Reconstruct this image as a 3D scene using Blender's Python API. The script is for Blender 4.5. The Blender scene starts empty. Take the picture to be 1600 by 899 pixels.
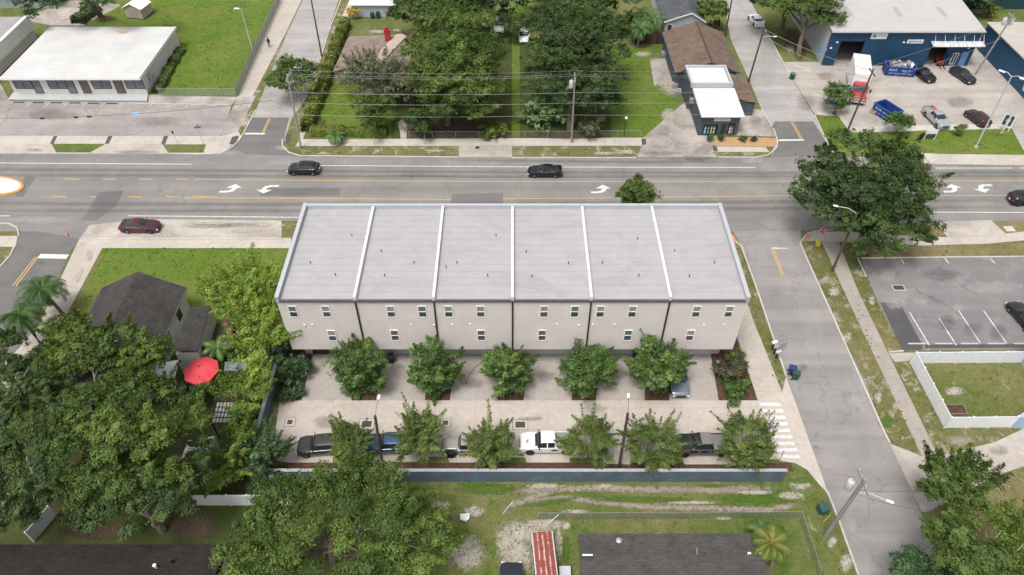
import bpy, math, random
import numpy as np
from mathutils import Vector, Matrix

# ---------------------------------------------------------------- scene, camera, light
sc = bpy.context.scene
COL = sc.collection
F, CX, CY, H, S2 = 1140.0, 800.0, 449.5, 60.0, math.sqrt(0.5)
cam = bpy.data.cameras.new("camera")
cam.sensor_width = 36.0
cam.lens = 36.0 * F / 1600.0
cam.clip_start, cam.clip_end = 1.0, 4000.0
co = bpy.data.objects.new("camera", cam)
co.location = (0, 0, H)
co.rotation_euler = (math.radians(45), 0, 0)
COL.objects.link(co)
sc.camera = co

SUN_EL, SUN_AZ = math.radians(66), math.radians(-146)   # azimuth from +Y towards +X
w = bpy.data.worlds.new("World")
sc.world = w
w.use_nodes = True
wn = w.node_tree
wn.nodes.clear()
sky = wn.nodes.new("ShaderNodeTexSky")
sky.sky_type = 'NISHITA'
sky.sun_disc = False
sky.sun_elevation = SUN_EL
sky.sun_rotation = SUN_AZ
sky.air_density = 1.0
sky.dust_density = 5.0
sky.ozone_density = 1.0
hs = wn.nodes.new("ShaderNodeHueSaturation")
hs.inputs["Saturation"].default_value = 0.28
bg = wn.nodes.new("ShaderNodeBackground")
bg.inputs["Strength"].default_value = 0.13
wo = wn.nodes.new("ShaderNodeOutputWorld")
wn.links.new(sky.outputs[0], hs.inputs["Color"])
wn.links.new(hs.outputs[0], bg.inputs["Color"])
wn.links.new(bg.outputs[0], wo.inputs["Surface"])
sl = bpy.data.lights.new("sun", 'SUN')
sl.energy = 1.5
sl.angle = math.radians(18)
sl.color = (1.0, 0.97, 0.93)
so = bpy.data.objects.new("sun", sl)
sd = Vector((math.sin(SUN_AZ) * math.cos(SUN_EL), math.cos(SUN_AZ) * math.cos(SUN_EL), math.sin(SUN_EL)))
so.rotation_euler = sd.to_track_quat('Z', 'Y').to_euler()
so.location = (0, 0, 80)
COL.objects.link(so)
sc.view_settings.view_transform = 'Standard'
sc.view_settings.look = 'None'
sc.view_settings.exposure = 0.55
sc.view_settings.gamma = 1.0
sc.view_settings.use_curve_mapping = False
sc.cycles.max_bounces = 6
sc.cycles.diffuse_bounces = 3
sc.cycles.glossy_bounces = 2
sc.cycles.transmission_bounces = 3
sc.cycles.transparent_max_bounces = 12

R = random.Random(7)

# ---------------------------------------------------------------- measuring helpers
def P(u, v, z=0.0):
    """world point at height z seen at photo pixel (u, v) of the 1600x899 photograph"""
    a, b = u - CX, v - CY
    t = (H - z) / ((F + b) * S2)
    return Vector((a * t, (F - b) * S2 * t, z))

def MPP(p):
    return (p[1] + H - p[2]) * S2 / F

def above(base, u, v):
    """point straight over/along base.y that shows at pixel (u, v)"""
    r = (v - CY) / F
    Z = base[1] * (1 + r) / (1 - r)
    D = (base[1] + Z) * S2
    return Vector(((u - CX) * D / F, base[1], H - Z))

def pts(lst, z=0.0):
    return [P(u, v, z) for u, v in lst]

# ---------------------------------------------------------------- tagging
def tag(o, label=None, cat=None, group=None, kind=None):
    if label: o['label'] = label
    if cat: o['category'] = cat
    if group: o['group'] = group
    if kind: o['kind'] = kind
    return o

def thing(name, label, cat, loc=(0, 0, 0), rz=0.0, group=None):
    o = bpy.data.objects.new(name, None)
    o.empty_display_size = 0.3
    o.location = loc
    o.rotation_euler = (0, 0, rz)
    COL.objects.link(o)
    return tag(o, label, cat, group)

def copy_tree(o, parent=None):
    c = o.copy()
    COL.objects.link(c)
    if parent: c.parent = parent
    for ch in list(o.children): copy_tree(ch, c)
    return c

def dup(root, loc, rz=0.0, label=None, group=None, scale=None):
    c = copy_tree(root)
    c.location = loc
    c.rotation_euler = (0, 0, rz)
    if label: c['label'] = label
    if group: c['group'] = group
    if scale: c.scale = (scale,) * 3 if not isinstance(scale, (tuple, list)) else scale
    return c

# ---------------------------------------------------------------- mesh builder
class MB:
    def __init__(self):
        self.v, self.f = [], []
    def add(self, vs, fs):
        n = len(self.v)
        self.v += [tuple(p) for p in vs]
        self.f += [tuple(i + n for i in q) for q in fs]
        return self
    def box(self, x0, y0, z0, x1, y1, z1, M=None):
        vs = [Vector(p) for p in ((x0, y0, z0), (x1, y0, z0), (x1, y1, z0), (x0, y1, z0), (x0, y0, z1), (x1, y0, z1), (x1, y1, z1), (x0, y1, z1))]
        if M is not None: vs = [M @ p for p in vs]
        return self.add(vs, [(3, 2, 1, 0), (4, 5, 6, 7), (0, 1, 5, 4), (1, 2, 6, 5), (2, 3, 7, 6), (3, 0, 4, 7)])
    def cbox(self, c, s, M=None):
        return self.box(c[0] - s[0] / 2, c[1] - s[1] / 2, c[2] - s[2] / 2, c[0] + s[0] / 2, c[1] + s[1] / 2, c[2] + s[2] / 2, M)
    def poly(self, ps, flip=False):
        ps = [tuple(p) for p in ps]
        return self.add(ps, [tuple(range(len(ps)))[::-1] if flip else tuple(range(len(ps)))])
    def flat(self, ps):
        a = sum(ps[i][0] * ps[(i + 1) % len(ps)][1] - ps[(i + 1) % len(ps)][0] * ps[i][1] for i in range(len(ps)))
        return self.poly(ps if a > 0 else ps[::-1])
    def prism(self, ps, z0, z1):
        a = sum(ps[i][0] * ps[(i + 1) % len(ps)][1] - ps[(i + 1) % len(ps)][0] * ps[i][1] for i in range(len(ps)))
        if a < 0: ps = ps[::-1]
        n = len(ps)
        vs = [(p[0], p[1], z0) for p in ps] + [(p[0], p[1], z1) for p in ps]
        return self.add(vs, [tuple(range(n))[::-1], tuple(range(n, 2 * n))] + [(i, (i + 1) % n, n + (i + 1) % n, n + i) for i in range(n)])
    def tube(self, p0, p1, r0, r1=None, n=8, cap=True):
        r1 = r0 if r1 is None else r1
        p0, p1 = Vector(p0), Vector(p1)
        d = (p1 - p0)
        if d.length < 1e-6: return self
        q = d.to_track_quat('Z', 'Y')
        vs = []
        for p, r in ((p0, r0), (p1, r1)):
            for k in range(n):
                a = 2 * math.pi * k / n
                vs.append(p + q @ Vector((r * math.cos(a), r * math.sin(a), 0)))
        fs = [(k, (k + 1) % n, n + (k + 1) % n, n + k) for k in range(n)]
        if cap: fs += [tuple(range(n))[::-1], tuple(range(n, 2 * n))]
        return self.add(vs, fs)
    def path(self, ps, r, n=5, r1=None):
        ps = [Vector(p) for p in ps]
        m = len(ps)
        r1 = r if r1 is None else r1
        vs = []
        for i, p in enumerate(ps):
            d = ps[min(i + 1, m - 1)] - ps[max(i - 1, 0)]
            q = d.to_track_quat('Z', 'Y')
            rr = r + (r1 - r) * i / max(1, m - 1)
            for k in range(n):
                a = 2 * math.pi * k / n
                vs.append(p + q @ Vector((rr * math.cos(a), rr * math.sin(a), 0)))
        fs = []
        for i in range(m - 1):
            for k in range(n):
                fs.append((i * n + k, i * n + (k + 1) % n, (i + 1) * n + (k + 1) % n, (i + 1) * n + k))
        fs += [tuple(range(n))[::-1], tuple(range((m - 1) * n, m * n))]
        return self.add(vs, fs)
    def lathe(self, prof, c=(0, 0, 0), n=14, M=None):
        vs, m = [], len(prof)
        for r, z in prof:
            for k in range(n):
                a = 2 * math.pi * k / n
                p = Vector((c[0] + r * math.cos(a), c[1] + r * math.sin(a), c[2] + z))
                vs.append(M @ p if M is not None else p)
        fs = [(i * n + k, i * n + (k + 1) % n, (i + 1) * n + (k + 1) % n, (i + 1) * n + k) for i in range(m - 1) for k in range(n)]
        fs += [tuple(range(n))[::-1], tuple(range((m - 1) * n, m * n))]
        return self.add(vs, fs)
    def build(self, name, mat, parent=None, smooth=None, rel=False, bevel=0.0):
        """rel=True: vertices are world coordinates, store them relative to the parent's root"""
        off = Vector((0, 0, 0))
        if rel and parent is not None:
            r = parent
            while r.parent: r = r.parent
            off = Vector(r.location)
        me = bpy.data.meshes.new(name)
        me.from_pydata([(p[0] - off.x, p[1] - off.y, p[2] - off.z) for p in self.v], [], self.f)
        me.materials.append(mat)
        if smooth is not None:
            me.shade_smooth()
            me.set_sharp_from_angle(angle=math.radians(smooth))
        me.update()
        o = bpy.data.objects.new(name, me)
        COL.objects.link(o)
        if parent is not None: o.parent = parent
        if bevel:
            b = o.modifiers.new("bevel", 'BEVEL')
            b.width = bevel
            b.segments = 2
            b.limit_method = 'ANGLE'
        return o

def link_mesh(name, me, parent=None, loc=None):
    o = bpy.data.objects.new(name, me)
    COL.objects.link(o)
    if parent is not None: o.parent = parent
    if loc is not None: o.location = loc
    return o

# ---------------------------------------------------------------- materials
class NT:
    def __init__(self, name):
        self.m = bpy.data.materials.new(name)
        self.m.use_nodes = True
        self.t = self.m.node_tree
        self.t.nodes.clear()
        self.out = self.n("ShaderNodeOutputMaterial")
    def n(self, typ, **kw):
        nd = self.t.nodes.new(typ)
        for k, v in kw.items(): setattr(nd, k, v)
        return nd
    def l(self, a, b): self.t.links.new(a, b)
    def coord(self, kind="Object", scale=(1, 1, 1), rot=0.0):
        tc = self.n("ShaderNodeTexCoord")
        mp = self.n("ShaderNodeMapping")
        mp.inputs["Scale"].default_value = scale
        mp.inputs["Rotation"].default_value = (0, 0, rot)
        self.l(tc.outputs[kind], mp.inputs["Vector"])
        return mp.outputs[0]
    def noise(self, vec, scale, detail=4, rough=0.55, dist=0.0):
        nd = self.n("ShaderNodeTexNoise")
        nd.inputs["Scale"].default_value = scale
        nd.inputs["Detail"].default_value = detail
        nd.inputs["Roughness"].default_value = rough
        nd.inputs["Distortion"].default_value = dist
        self.l(vec, nd.inputs["Vector"])
        return nd.outputs["Fac"]
    def ramp(self, fac, stops, interp='LINEAR'):
        nd = self.n("ShaderNodeValToRGB")
        cr = nd.color_ramp
        cr.interpolation = interp
        while len(cr.elements) < len(stops): cr.elements.new(0.5)
        for e, (p, c) in zip(cr.elements, stops):
            e.position = p
            e.color = (c, c, c, 1) if isinstance(c, (int, float)) else (*c, 1)
        self.l(fac, nd.inputs[0])
        return nd.outputs[0]
    def mix(self, fac, a, b, blend='MIX'):
        nd = self.n("ShaderNodeMix", data_type='RGBA', blend_type=blend)
        for s, x in ((nd.inputs[0], fac), (nd.inputs[6], a), (nd.inputs[7], b)):
            if hasattr(x, 'links'): self.l(x, s)
            elif isinstance(x, (int, float)): s.default_value = x
            else: s.default_value = (*x, 1)
        return nd.outputs[2]
    def math(self, op, a, b=0.0, clamp=False):
        nd = self.n("ShaderNodeMath", operation=op)
        nd.use_clamp = clamp
        for s, x in ((nd.inputs[0], a), (nd.inputs[1], b)):
            if hasattr(x, 'links'): self.l(x, s)
            else: s.default_value = x
        return nd.outputs[0]
    def bump(self, h, strength=0.3, dist=0.05):
        nd = self.n("ShaderNodeBump")
        nd.inputs["Strength"].default_value = strength
        nd.inputs["Distance"].default_value = dist
        self.l(h, nd.inputs["Height"])
        return nd.outputs[0]
    def principled(self, col, rough=0.8, metal=0.0, spec=0.3, normal=None, coat=0.0):
        b = self.n("ShaderNodeBsdfPrincipled")
        if hasattr(col, 'links'): self.l(col, b.inputs["Base Color"])
        else: b.inputs["Base Color"].default_value = (*col, 1)
        if hasattr(rough, 'links'): self.l(rough, b.inputs["Roughness"])
        else: b.inputs["Roughness"].default_value = rough
        b.inputs["Metallic"].default_value = metal
        b.inputs["Specular IOR Level"].default_value = spec
        b.inputs["Coat Weight"].default_value = coat
        if normal is not None: self.l(normal, b.inputs["Normal"])
        return b.outputs[0]
    def end(self, sh):
        self.l(sh, self.out.inputs["Surface"])
        return self.m

def plain(name, col, rough=0.7, var=0.12, scale=3.0, metal=0.0, spec=0.3, coat=0.0, bump=0.0):
    t = NT(name)
    c = t.coord()
    f = t.noise(c, scale, 5)
    col2 = t.mix(t.ramp(f, [(0.3, 0.0), (0.7, 1.0)]), tuple(x * (1 - var) for x in col), tuple(min(1, x * (1 + var)) for x in col))
    nm = t.bump(t.noise(c, scale * 6, 3), bump, 0.02) if bump else None
    return t.end(t.principled(col2, rough, metal, spec, nm, coat))

def grass_mat(name, lush, dry, dryness=0.5, sand=None, sandy=0.0, mow=0.0):
    t = NT(name)
    c = t.coord()
    big = t.noise(c, 0.11, 5, 0.6)
    mid = t.noise(c, 0.9, 6, 0.65, 0.4)
    fine = t.noise(c, 9.0, 4, 0.7)
    mx = t.math('ADD', t.math('MULTIPLY', big, 0.55), t.math('MULTIPLY', mid, 0.45))
    e = 0.62 - 0.24 * dryness
    col = t.mix(t.ramp(mx, [(e - 0.13, 0.0), (e + 0.13, 1.0)]), lush, dry)
    col = t.mix(t.ramp(fine, [(0.32, 0.0), (0.68, 1.0)]), t.mix(1.0, col, (0.50, 0.54, 0.48), 'MULTIPLY'), t.mix(1.0, col, (1.35, 1.30, 1.25), 'MULTIPLY'))
    blot = t.noise(c, 2.6, 5, 0.7, 0.8)
    col = t.mix(t.ramp(blot, [(0.50, 0.0), (0.64, 0.6)]), col, t.mix(1.0, col, (0.62, 0.74, 0.55), 'MULTIPLY'))
    if sand:
        sn = t.noise(c, 0.55, 7, 0.72, 0.6)
        k = 0.72 - 0.25 * sandy
        col = t.mix(t.ramp(sn, [(k - 0.03, 0.0), (k + 0.06, 0.85)]), col, t.mix(fine, tuple(x * 0.7 for x in sand), sand))
    nm = t.bump(t.math('ADD', fine, t.math('MULTIPLY', mid, 1.5)), 0.5, 0.12)
    return t.end(t.principled(col, 0.95, 0, 0.1, nm))

def dirt_mat(name, a, b, scale=1.2):
    t = NT(name)
    c = t.coord()
    col = t.mix(t.ramp(t.noise(c, scale, 7, 0.7, 0.5), [(0.3, 0.0), (0.7, 1.0)]), a, b)
    fine = t.noise(c, 14, 4, 0.7)
    col = t.mix(t.ramp(fine, [(0.3, 0.0), (0.7, 1.0)]), t.mix(1.0, col, (0.7, 0.7, 0.7), 'MULTIPLY'), col)
    return t.end(t.principled(col, 0.95, 0, 0.1, t.bump(fine, 0.4, 0.06)))

def asphalt_mat(name, base, warm=(1, 1, 1), streak=0.25, crack=0.5, rot=0.0, worn=None):
    t = NT(name)
    c = t.coord()
    cs = t.coord(scale=(0.018, 0.55, 1), rot=rot)
    st = t.noise(cs, 1.0, 5, 0.6)
    big = t.noise(c, 0.16, 6, 0.65, 0.7)
    fine = t.noise(c, 22, 3, 0.7)
    b = tuple(x * y for x, y in zip(base, warm))
    col = t.mix(t.ramp(st, [(0.34, 0.0), (0.66, 1.0)]), tuple(x * (1 - streak) for x in b), tuple(x * (1 + streak * 0.8) for x in b))
    col = t.mix(t.ramp(big, [(0.35, 0.0), (0.68, 1.0)]), t.mix(1.0, col, (0.86, 0.86, 0.87), 'MULTIPLY'), t.mix(1.0, col, (1.12, 1.10, 1.08), 'MULTIPLY'))
    col = t.mix(t.ramp(fine, [(0.3, 0.0), (0.7, 1.0)]), t.mix(1.0, col, (0.82, 0.82, 0.82), 'MULTIPLY'), t.mix(1.0, col, (1.12, 1.12, 1.12), 'MULTIPLY'))
    if crack:
        vo = t.n("ShaderNodeTexVoronoi", feature='DISTANCE_TO_EDGE')
        vo.inputs["Scale"].default_value = 0.17
        wv = t.n("ShaderNodeVectorMath", operation='ADD')
        nn = t.n("ShaderNodeTexNoise")
        nn.inputs["Scale"].default_value = 0.9
        nn.inputs["Detail"].default_value = 5
        t.l(c, nn.inputs["Vector"])
        sc_ = t.n("ShaderNodeVectorMath", operation='SCALE')
        sc_.inputs["Scale"].default_value = 2.2
        t.l(nn.outputs["Color"], sc_.inputs[0])
        t.l(c, wv.inputs[0]); t.l(sc_.outputs[0], wv.inputs[1])
        t.l(wv.outputs[0], vo.inputs["Vector"])
        gate = t.ramp(t.noise(c, 0.12, 3), [(0.40, 0.0), (0.56, crack)])
        cr = t.math('MULTIPLY', t.ramp(vo.outputs["Distance"], [(0.0, 1.0), (0.02, 0.0)]), gate)
        col = t.mix(cr, col, tuple(x * 0.45 for x in b))
    if worn:
        wn_ = t.noise(c, 0.42, 7, 0.7, 0.8)
        col = t.mix(t.ramp(wn_, [(0.56, 0.0), (0.72, 0.7)]), col, worn)
    return t.end(t.principled(col, 0.9, 0, 0.25, t.bump(fine, 0.25, 0.02)))

def concrete_mat(name, base, joint=0.0, stain=0.35, jx=1.5, jy=1.5, rot=0.0, dark=(0.62, 0.60, 0.57)):
    t = NT(name)
    c = t.coord()
    big = t.noise(c, 0.22, 6, 0.66, 0.6)
    mid = t.noise(c, 1.7, 6, 0.7)
    fine = t.noise(c, 18, 3, 0.7)
    col = t.mix(t.ramp(big, [(0.36, stain), (0.62, 0.0)]), base, tuple(x * y for x, y in zip(base, dark)))
    col = t.mix(t.ramp(mid, [(0.3, 0.0), (0.7, 1.0)]), t.mix(1.0, col, (0.87, 0.86, 0.85), 'MULTIPLY'), t.mix(1.0, col, (1.08, 1.08, 1.08), 'MULTIPLY'))
    col = t.mix(t.ramp(fine, [(0.3, 0.0), (0.7, 1.0)]), t.mix(1.0, col, (0.92, 0.92, 0.92), 'MULTIPLY'), col)
    if joint:
        br = t.n("ShaderNodeTexBrick", offset=0.0)
        br.inputs["Scale"].default_value = 1.0
        br.inputs["Brick Width"].default_value = jx
        br.inputs["Row Height"].default_value = jy
        br.inputs["Mortar Size"].default_value = 0.022
        br.inputs["Mortar Smooth"].default_value = 0.3
        t.l(t.coord(rot=rot), br.inputs["Vector"])
        col = t.mix(t.math('MULTIPLY', br.outputs["Fac"], joint), col, tuple(x * 0.45 for x in base))
    return t.end(t.principled(col, 0.9, 0, 0.2, t.bump(fine, 0.12, 0.02)))

def leaf_mat(name, a, b, trans=0.36, rough=0.55, spec=0.25):
    t = NT(name)
    at = t.n("ShaderNodeAttribute", attribute_name="tint")
    col = t.ramp(at.outputs["Fac"], [(0.0, tuple(x * 0.72 for x in a)), (0.45, a), (1.0, b)])
    p = t.principled(col, rough, 0, spec)
    tr = t.n("ShaderNodeBsdfTranslucent")
    t.l(t.mix(1.0, col, (1.1, 1.25, 0.6), 'MULTIPLY'), tr.inputs["Color"])
    mx = t.n("ShaderNodeMixShader")
    mx.inputs[0].default_value = trans
    t.l(p, mx.inputs[1]); t.l(tr.outputs[0], mx.inputs[2])
    return t.end(mx.outputs[0])

def seam_mat(name, base, axis='x', pitch=0.4, depth=0.35, var=0.07, rough=0.55, metal=0.0, tilt=0.0, stain=None):
    """ribbed / boarded surface: thin darker seams every `pitch` m"""
    t = NT(name)
    c = t.coord()
    sp = t.n("ShaderNodeSeparateXYZ")
    t.l(c, sp.inputs[0])
    q = t.math('FRACT', t.math('DIVIDE', sp.outputs['xyz'.index(axis)], pitch))
    d = t.math('ABSOLUTE', t.math('SUBTRACT', q, 0.5))
    line = t.ramp(d, [(0.40, 0.0), (0.47, 1.0)])
    f = t.noise(c, 0.7, 6, 0.65, 0.5)
    col = t.mix(t.ramp(f, [(0.3, 0.0), (0.7, 1.0)]), tuple(x * (1 - var) for x in base), tuple(x * (1 + var) for x in base))
    if stain:
        sf = t.noise(t.coord(scale=(1, 2.2, 1)), 0.16, 6, 0.7, 0.8)
        col = t.mix(t.ramp(sf, [(0.50, 0.0), (0.70, 0.55)]), col, stain)
    col = t.mix(t.math('MULTIPLY', line, depth), col, tuple(x * 0.5 for x in base))
    return t.end(t.principled(col, rough, metal, 0.3, t.bump(line, 0.3, 0.03)))

def shingle_mat(name, a, b):
    t = NT(name)
    c = t.coord()
    br = t.n("ShaderNodeTexBrick")
    br.inputs["Scale"].default_value = 1.0
    br.inputs["Brick Width"].default_value = 0.36
    br.inputs["Row Height"].default_value = 0.16
    br.inputs["Mortar Size"].default_value = 0.012
    br.inputs["Color1"].default_value = (*a, 1)
    br.inputs["Color2"].default_value = (*b, 1)
    br.inputs["Mortar"].default_value = (*[x * 0.4 for x in a], 1)
    t.l(c, br.inputs["Vector"])
    n1 = t.noise(c, 0.5, 6, 0.7, 0.5)
    col = t.mix(t.ramp(n1, [(0.32, 0.0), (0.68, 1.0)]), t.mix(1.0, br.outputs["Color"], (0.72, 0.72, 0.72), 'MULTIPLY'), t.mix(1.0, br.outputs["Color"], (1.2, 1.2, 1.2), 'MULTIPLY'))
    fine = t.noise(c, 25, 3, 0.7)
    col = t.mix(t.ramp(fine, [(0.3, 0.0), (0.7, 1.0)]), t.mix(1.0, col, (0.75, 0.75, 0.75), 'MULTIPLY'), t.mix(1.0, col, (1.2, 1.2, 1.2), 'MULTIPLY'))
    return t.end(t.principled(col, 0.92, 0, 0.2, t.bump(br.outputs["Fac"], 0.3, 0.02)))

def patch_mat(name, a, b, soft=0.75, noise=1.9, scale=2.2, rough=0.95, opacity=0.85):
    """worn / stained / sandy patch whose rim breaks up: mask attribute plus noise"""
    t = NT(name)
    c = t.coord()
    at = t.n("ShaderNodeAttribute", attribute_name="mask")
    nz = t.noise(c, scale, 9, 0.8, 0.9)
    k = t.math('ADD', at.outputs["Fac"], t.math('MULTIPLY', t.math('SUBTRACT', nz, 0.5), noise * 2))
    al = t.math('MULTIPLY', t.ramp(k, [(0.5 - soft / 2, 0.0), (0.5 + soft / 2, 1.0)]), opacity)
    col = t.mix(t.ramp(t.noise(c, 5, 6, 0.7), [(0.3, 0.0), (0.7, 1.0)]), a, b)
    p = t.principled(col, rough, 0, 0.15)
    tr = t.n("ShaderNodeBsdfTransparent")
    mx = t.n("ShaderNodeMixShader")
    t.l(al, mx.inputs[0]); t.l(tr.outputs[0], mx.inputs[1]); t.l(p, mx.inputs[2])
    return t.end(mx.outputs[0])

def chain_mat(name, col=(0.36, 0.38, 0.36), cover=0.2):
    t = NT(name)
    c = t.coord()
    nz = t.noise(c, 30, 2)
    p = t.principled(col, 0.5, 0.4, 0.4)
    tr = t.n("ShaderNodeBsdfTransparent")
    mx = t.n("ShaderNodeMixShader")
    t.l(t.ramp(nz, [(0.0, cover * 0.7), (1.0, cover * 1.3)]), mx.inputs[0])
    t.l(tr.outputs[0], mx.inputs[1]); t.l(p, mx.inputs[2])
    return t.end(mx.outputs[0])

M = {}
M['ground'] = grass_mat("ground_turf", (0.085, 0.125, 0.03), (0.20, 0.19, 0.09), 0.45, (0.36, 0.31, 0.24), 0.25)
M['lawn'] = grass_mat("lush_lawn", (0.080, 0.158, 0.017), (0.165, 0.190, 0.050), 0.45)
M['lawn_field'] = grass_mat("field_turf", (0.070, 0.125, 0.020), (0.20, 0.18, 0.085), 0.52, (0.40, 0.35, 0.27), 0.28)
M['verge'] = grass_mat("verge_turf", (0.090, 0.118, 0.032), (0.20, 0.17, 0.088), 0.60, (0.38, 0.34, 0.27), 0.66)
M['drygrass'] = grass_mat("dry_turf", (0.13, 0.13, 0.05), (0.25, 0.20, 0.115), 0.65, (0.42, 0.38, 0.31), 0.25)
M['shadegrass'] = grass_mat("shade_turf", (0.05, 0.082, 0.018), (0.09, 0.085, 0.042), 0.45, (0.20, 0.17, 0.12), 0.25)  # darker turf, the shade under the trees put into its colour
M['sand'] = dirt_mat("pale_sand", (0.36, 0.32, 0.27), (0.55, 0.50, 0.43))
M['mulch'] = dirt_mat("brown_mulch", (0.06, 0.038, 0.026), (0.145, 0.085, 0.055), 2.5)
M['redmulch'] = dirt_mat("orange_mulch", (0.42, 0.24, 0.11), (0.55, 0.37, 0.21), 2.5)
M['leaflitter'] = dirt_mat("leaf_litter", (0.07, 0.055, 0.035), (0.14, 0.11, 0.07), 1.5)
M['mainroad'] = asphalt_mat("main_road_asphalt", (0.222, 0.212, 0.200), streak=0.1, crack=0.35)
M['street'] = asphalt_mat("old_street_asphalt", (0.262, 0.246, 0.236), streak=0.16, crack=0.42, rot=math.radians(90))
M['street_far'] = asphalt_mat("pale_street_asphalt", (0.35, 0.33, 0.315), streak=0.12, crack=0.5, rot=math.radians(90))
M['newasphalt'] = asphalt_mat("new_asphalt", (0.155, 0.15, 0.147), streak=0.08, crack=0.0)
M['patchasphalt'] = asphalt_mat("dark_patch_asphalt", (0.085, 0.085, 0.087), streak=0.06, crack=0.0)
M['lotasphalt'] = asphalt_mat("parking_asphalt", (0.20, 0.19, 0.19), streak=0.1, crack=0.6, worn=(0.33, 0.31, 0.30))
M['officelot'] = asphalt_mat("office_lot_asphalt", (0.31, 0.28, 0.265), streak=0.14, crack=0.6)
M['lotpale'] = asphalt_mat("pale_lot_paving", (0.38, 0.345, 0.31), streak=0.14, crack=0.5, worn=(0.46, 0.43, 0.39))
M['concrete'] = concrete_mat("court_concrete", (0.50, 0.445, 0.395), 0.35, 0.3, 3.6, 4.3)
M['driveway'] = concrete_mat("driveway_concrete", (0.40, 0.365, 0.335), 0.0, 0.4)
M['sidewalk'] = concrete_mat("sidewalk_concrete", (0.50, 0.455, 0.405), 0.5, 0.4, 1.5, 60.0)
M['sidewalk_y'] = concrete_mat("sidewalk_concrete_long", (0.47, 0.42, 0.37), 0.5, 0.35, 60.0, 1.5)
M['oldwalk_y'] = concrete_mat("old_sidewalk_concrete", (0.36, 0.32, 0.285), 0.5, 0.35, 60.0, 1.5)
M['apron'] = concrete_mat("apron_concrete", (0.47, 0.425, 0.385), 0.25, 0.7, 4, 4)
M['oldapron'] = concrete_mat("stained_concrete", (0.43, 0.39, 0.355), 0.2, 0.9, 3.5, 3.5, dark=(0.5, 0.48, 0.46))
M['kerb'] = concrete_mat("kerb_concrete", (0.55, 0.52, 0.48), 0.0, 0.5)
M['white_line'] = plain("white_road_paint", (0.58, 0.57, 0.55), 0.7, 0.25, 3)
M['yellow_line'] = plain("yellow_road_paint", (0.60, 0.37, 0.10), 0.7, 0.2, 4)
M['red_pad'] = plain("red_tactile_paving", (0.50, 0.20, 0.15), 0.8, 0.12, 6)
M['white'] = plain("white_paint", (0.78, 0.78, 0.77), 0.5, 0.05, 2)
M['whiteroof'] = plain("white_roof_coating", (0.60, 0.595, 0.585), 0.6, 0.05, 0.35)
M['offwhite'] = plain("offwhite_wall", (0.60, 0.57, 0.53), 0.8, 0.06, 1.0)
M['vinyl'] = plain("white_vinyl", (0.74, 0.75, 0.76), 0.45, 0.04, 2)
M['black'] = plain("black_plastic", (0.02, 0.02, 0.022), 0.5, 0.1, 5)
M['rubber'] = plain("tyre_rubber", (0.022, 0.022, 0.023), 0.8, 0.1, 8)
M['rim'] = plain("alloy_rim", (0.45, 0.45, 0.46), 0.3, 0.05, 8, 0.7)
M['darkrim'] = plain("dark_rim", (0.05, 0.05, 0.055), 0.35, 0.05, 8, 0.6)
M['chrome'] = plain("chrome", (0.6, 0.6, 0.62), 0.2, 0.03, 8, 0.9)
M['glass'] = plain("dark_glass", (0.018, 0.022, 0.026), 0.06, 0.1, 1, 0.0, 0.6)
M['carglass'] = plain("tinted_car_glass", (0.022, 0.028, 0.03), 0.05, 0.1, 1, 0.0, 0.7)
M['lamp'] = plain("headlamp_lens", (0.65, 0.66, 0.68), 0.15, 0.05, 5, 0.2)
M['redlamp'] = plain("tail_lamp_lens", (0.45, 0.02, 0.02), 0.2, 0.05, 5)
M['metal'] = plain("galvanised_steel", (0.42, 0.43, 0.44), 0.4, 0.08, 4, 0.5)
M['alu'] = plain("painted_aluminium", (0.55, 0.56, 0.57), 0.45, 0.05, 4, 0.3)
M['wood_pole'] = plain("weathered_pole_wood", (0.085, 0.065, 0.05), 0.9, 0.3, 3)
M['grey_pole'] = plain("grey_pole", (0.24, 0.235, 0.225), 0.8, 0.2, 3)
M['cable'] = plain("cable", (0.27, 0.27, 0.27), 0.5, 0.05, 3, 0.4)
M['darkcable'] = plain("dark_cable", (0.06, 0.06, 0.06), 0.6, 0.05, 3)
M['bark'] = plain("bark", (0.14, 0.115, 0.09), 0.95, 0.35, 4, bump=0.4)
M['palebark'] = plain("pale_bark", (0.30, 0.265, 0.225), 0.95, 0.25, 4)
M['green_bin'] = plain("green_bin_plastic", (0.03, 0.075, 0.045), 0.5, 0.1, 6)
M['blue_bin'] = plain("blue_bin_plastic", (0.02, 0.045, 0.16), 0.5, 0.1, 6)
M['brown_metal'] = plain("brown_downspout", (0.03, 0.022, 0.02), 0.5, 0.1, 5)
M['grate'] = seam_mat("drain_grate", (0.075, 0.06, 0.05), 'x', 0.12, 0.9, rough=0.7)
M['signred'] = plain("sign_red", (0.42, 0.025, 0.03), 0.45, 0.05, 5)
M['signgreen'] = plain("sign_green", (0.02, 0.22, 0.12), 0.45, 0.05, 5)
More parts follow.
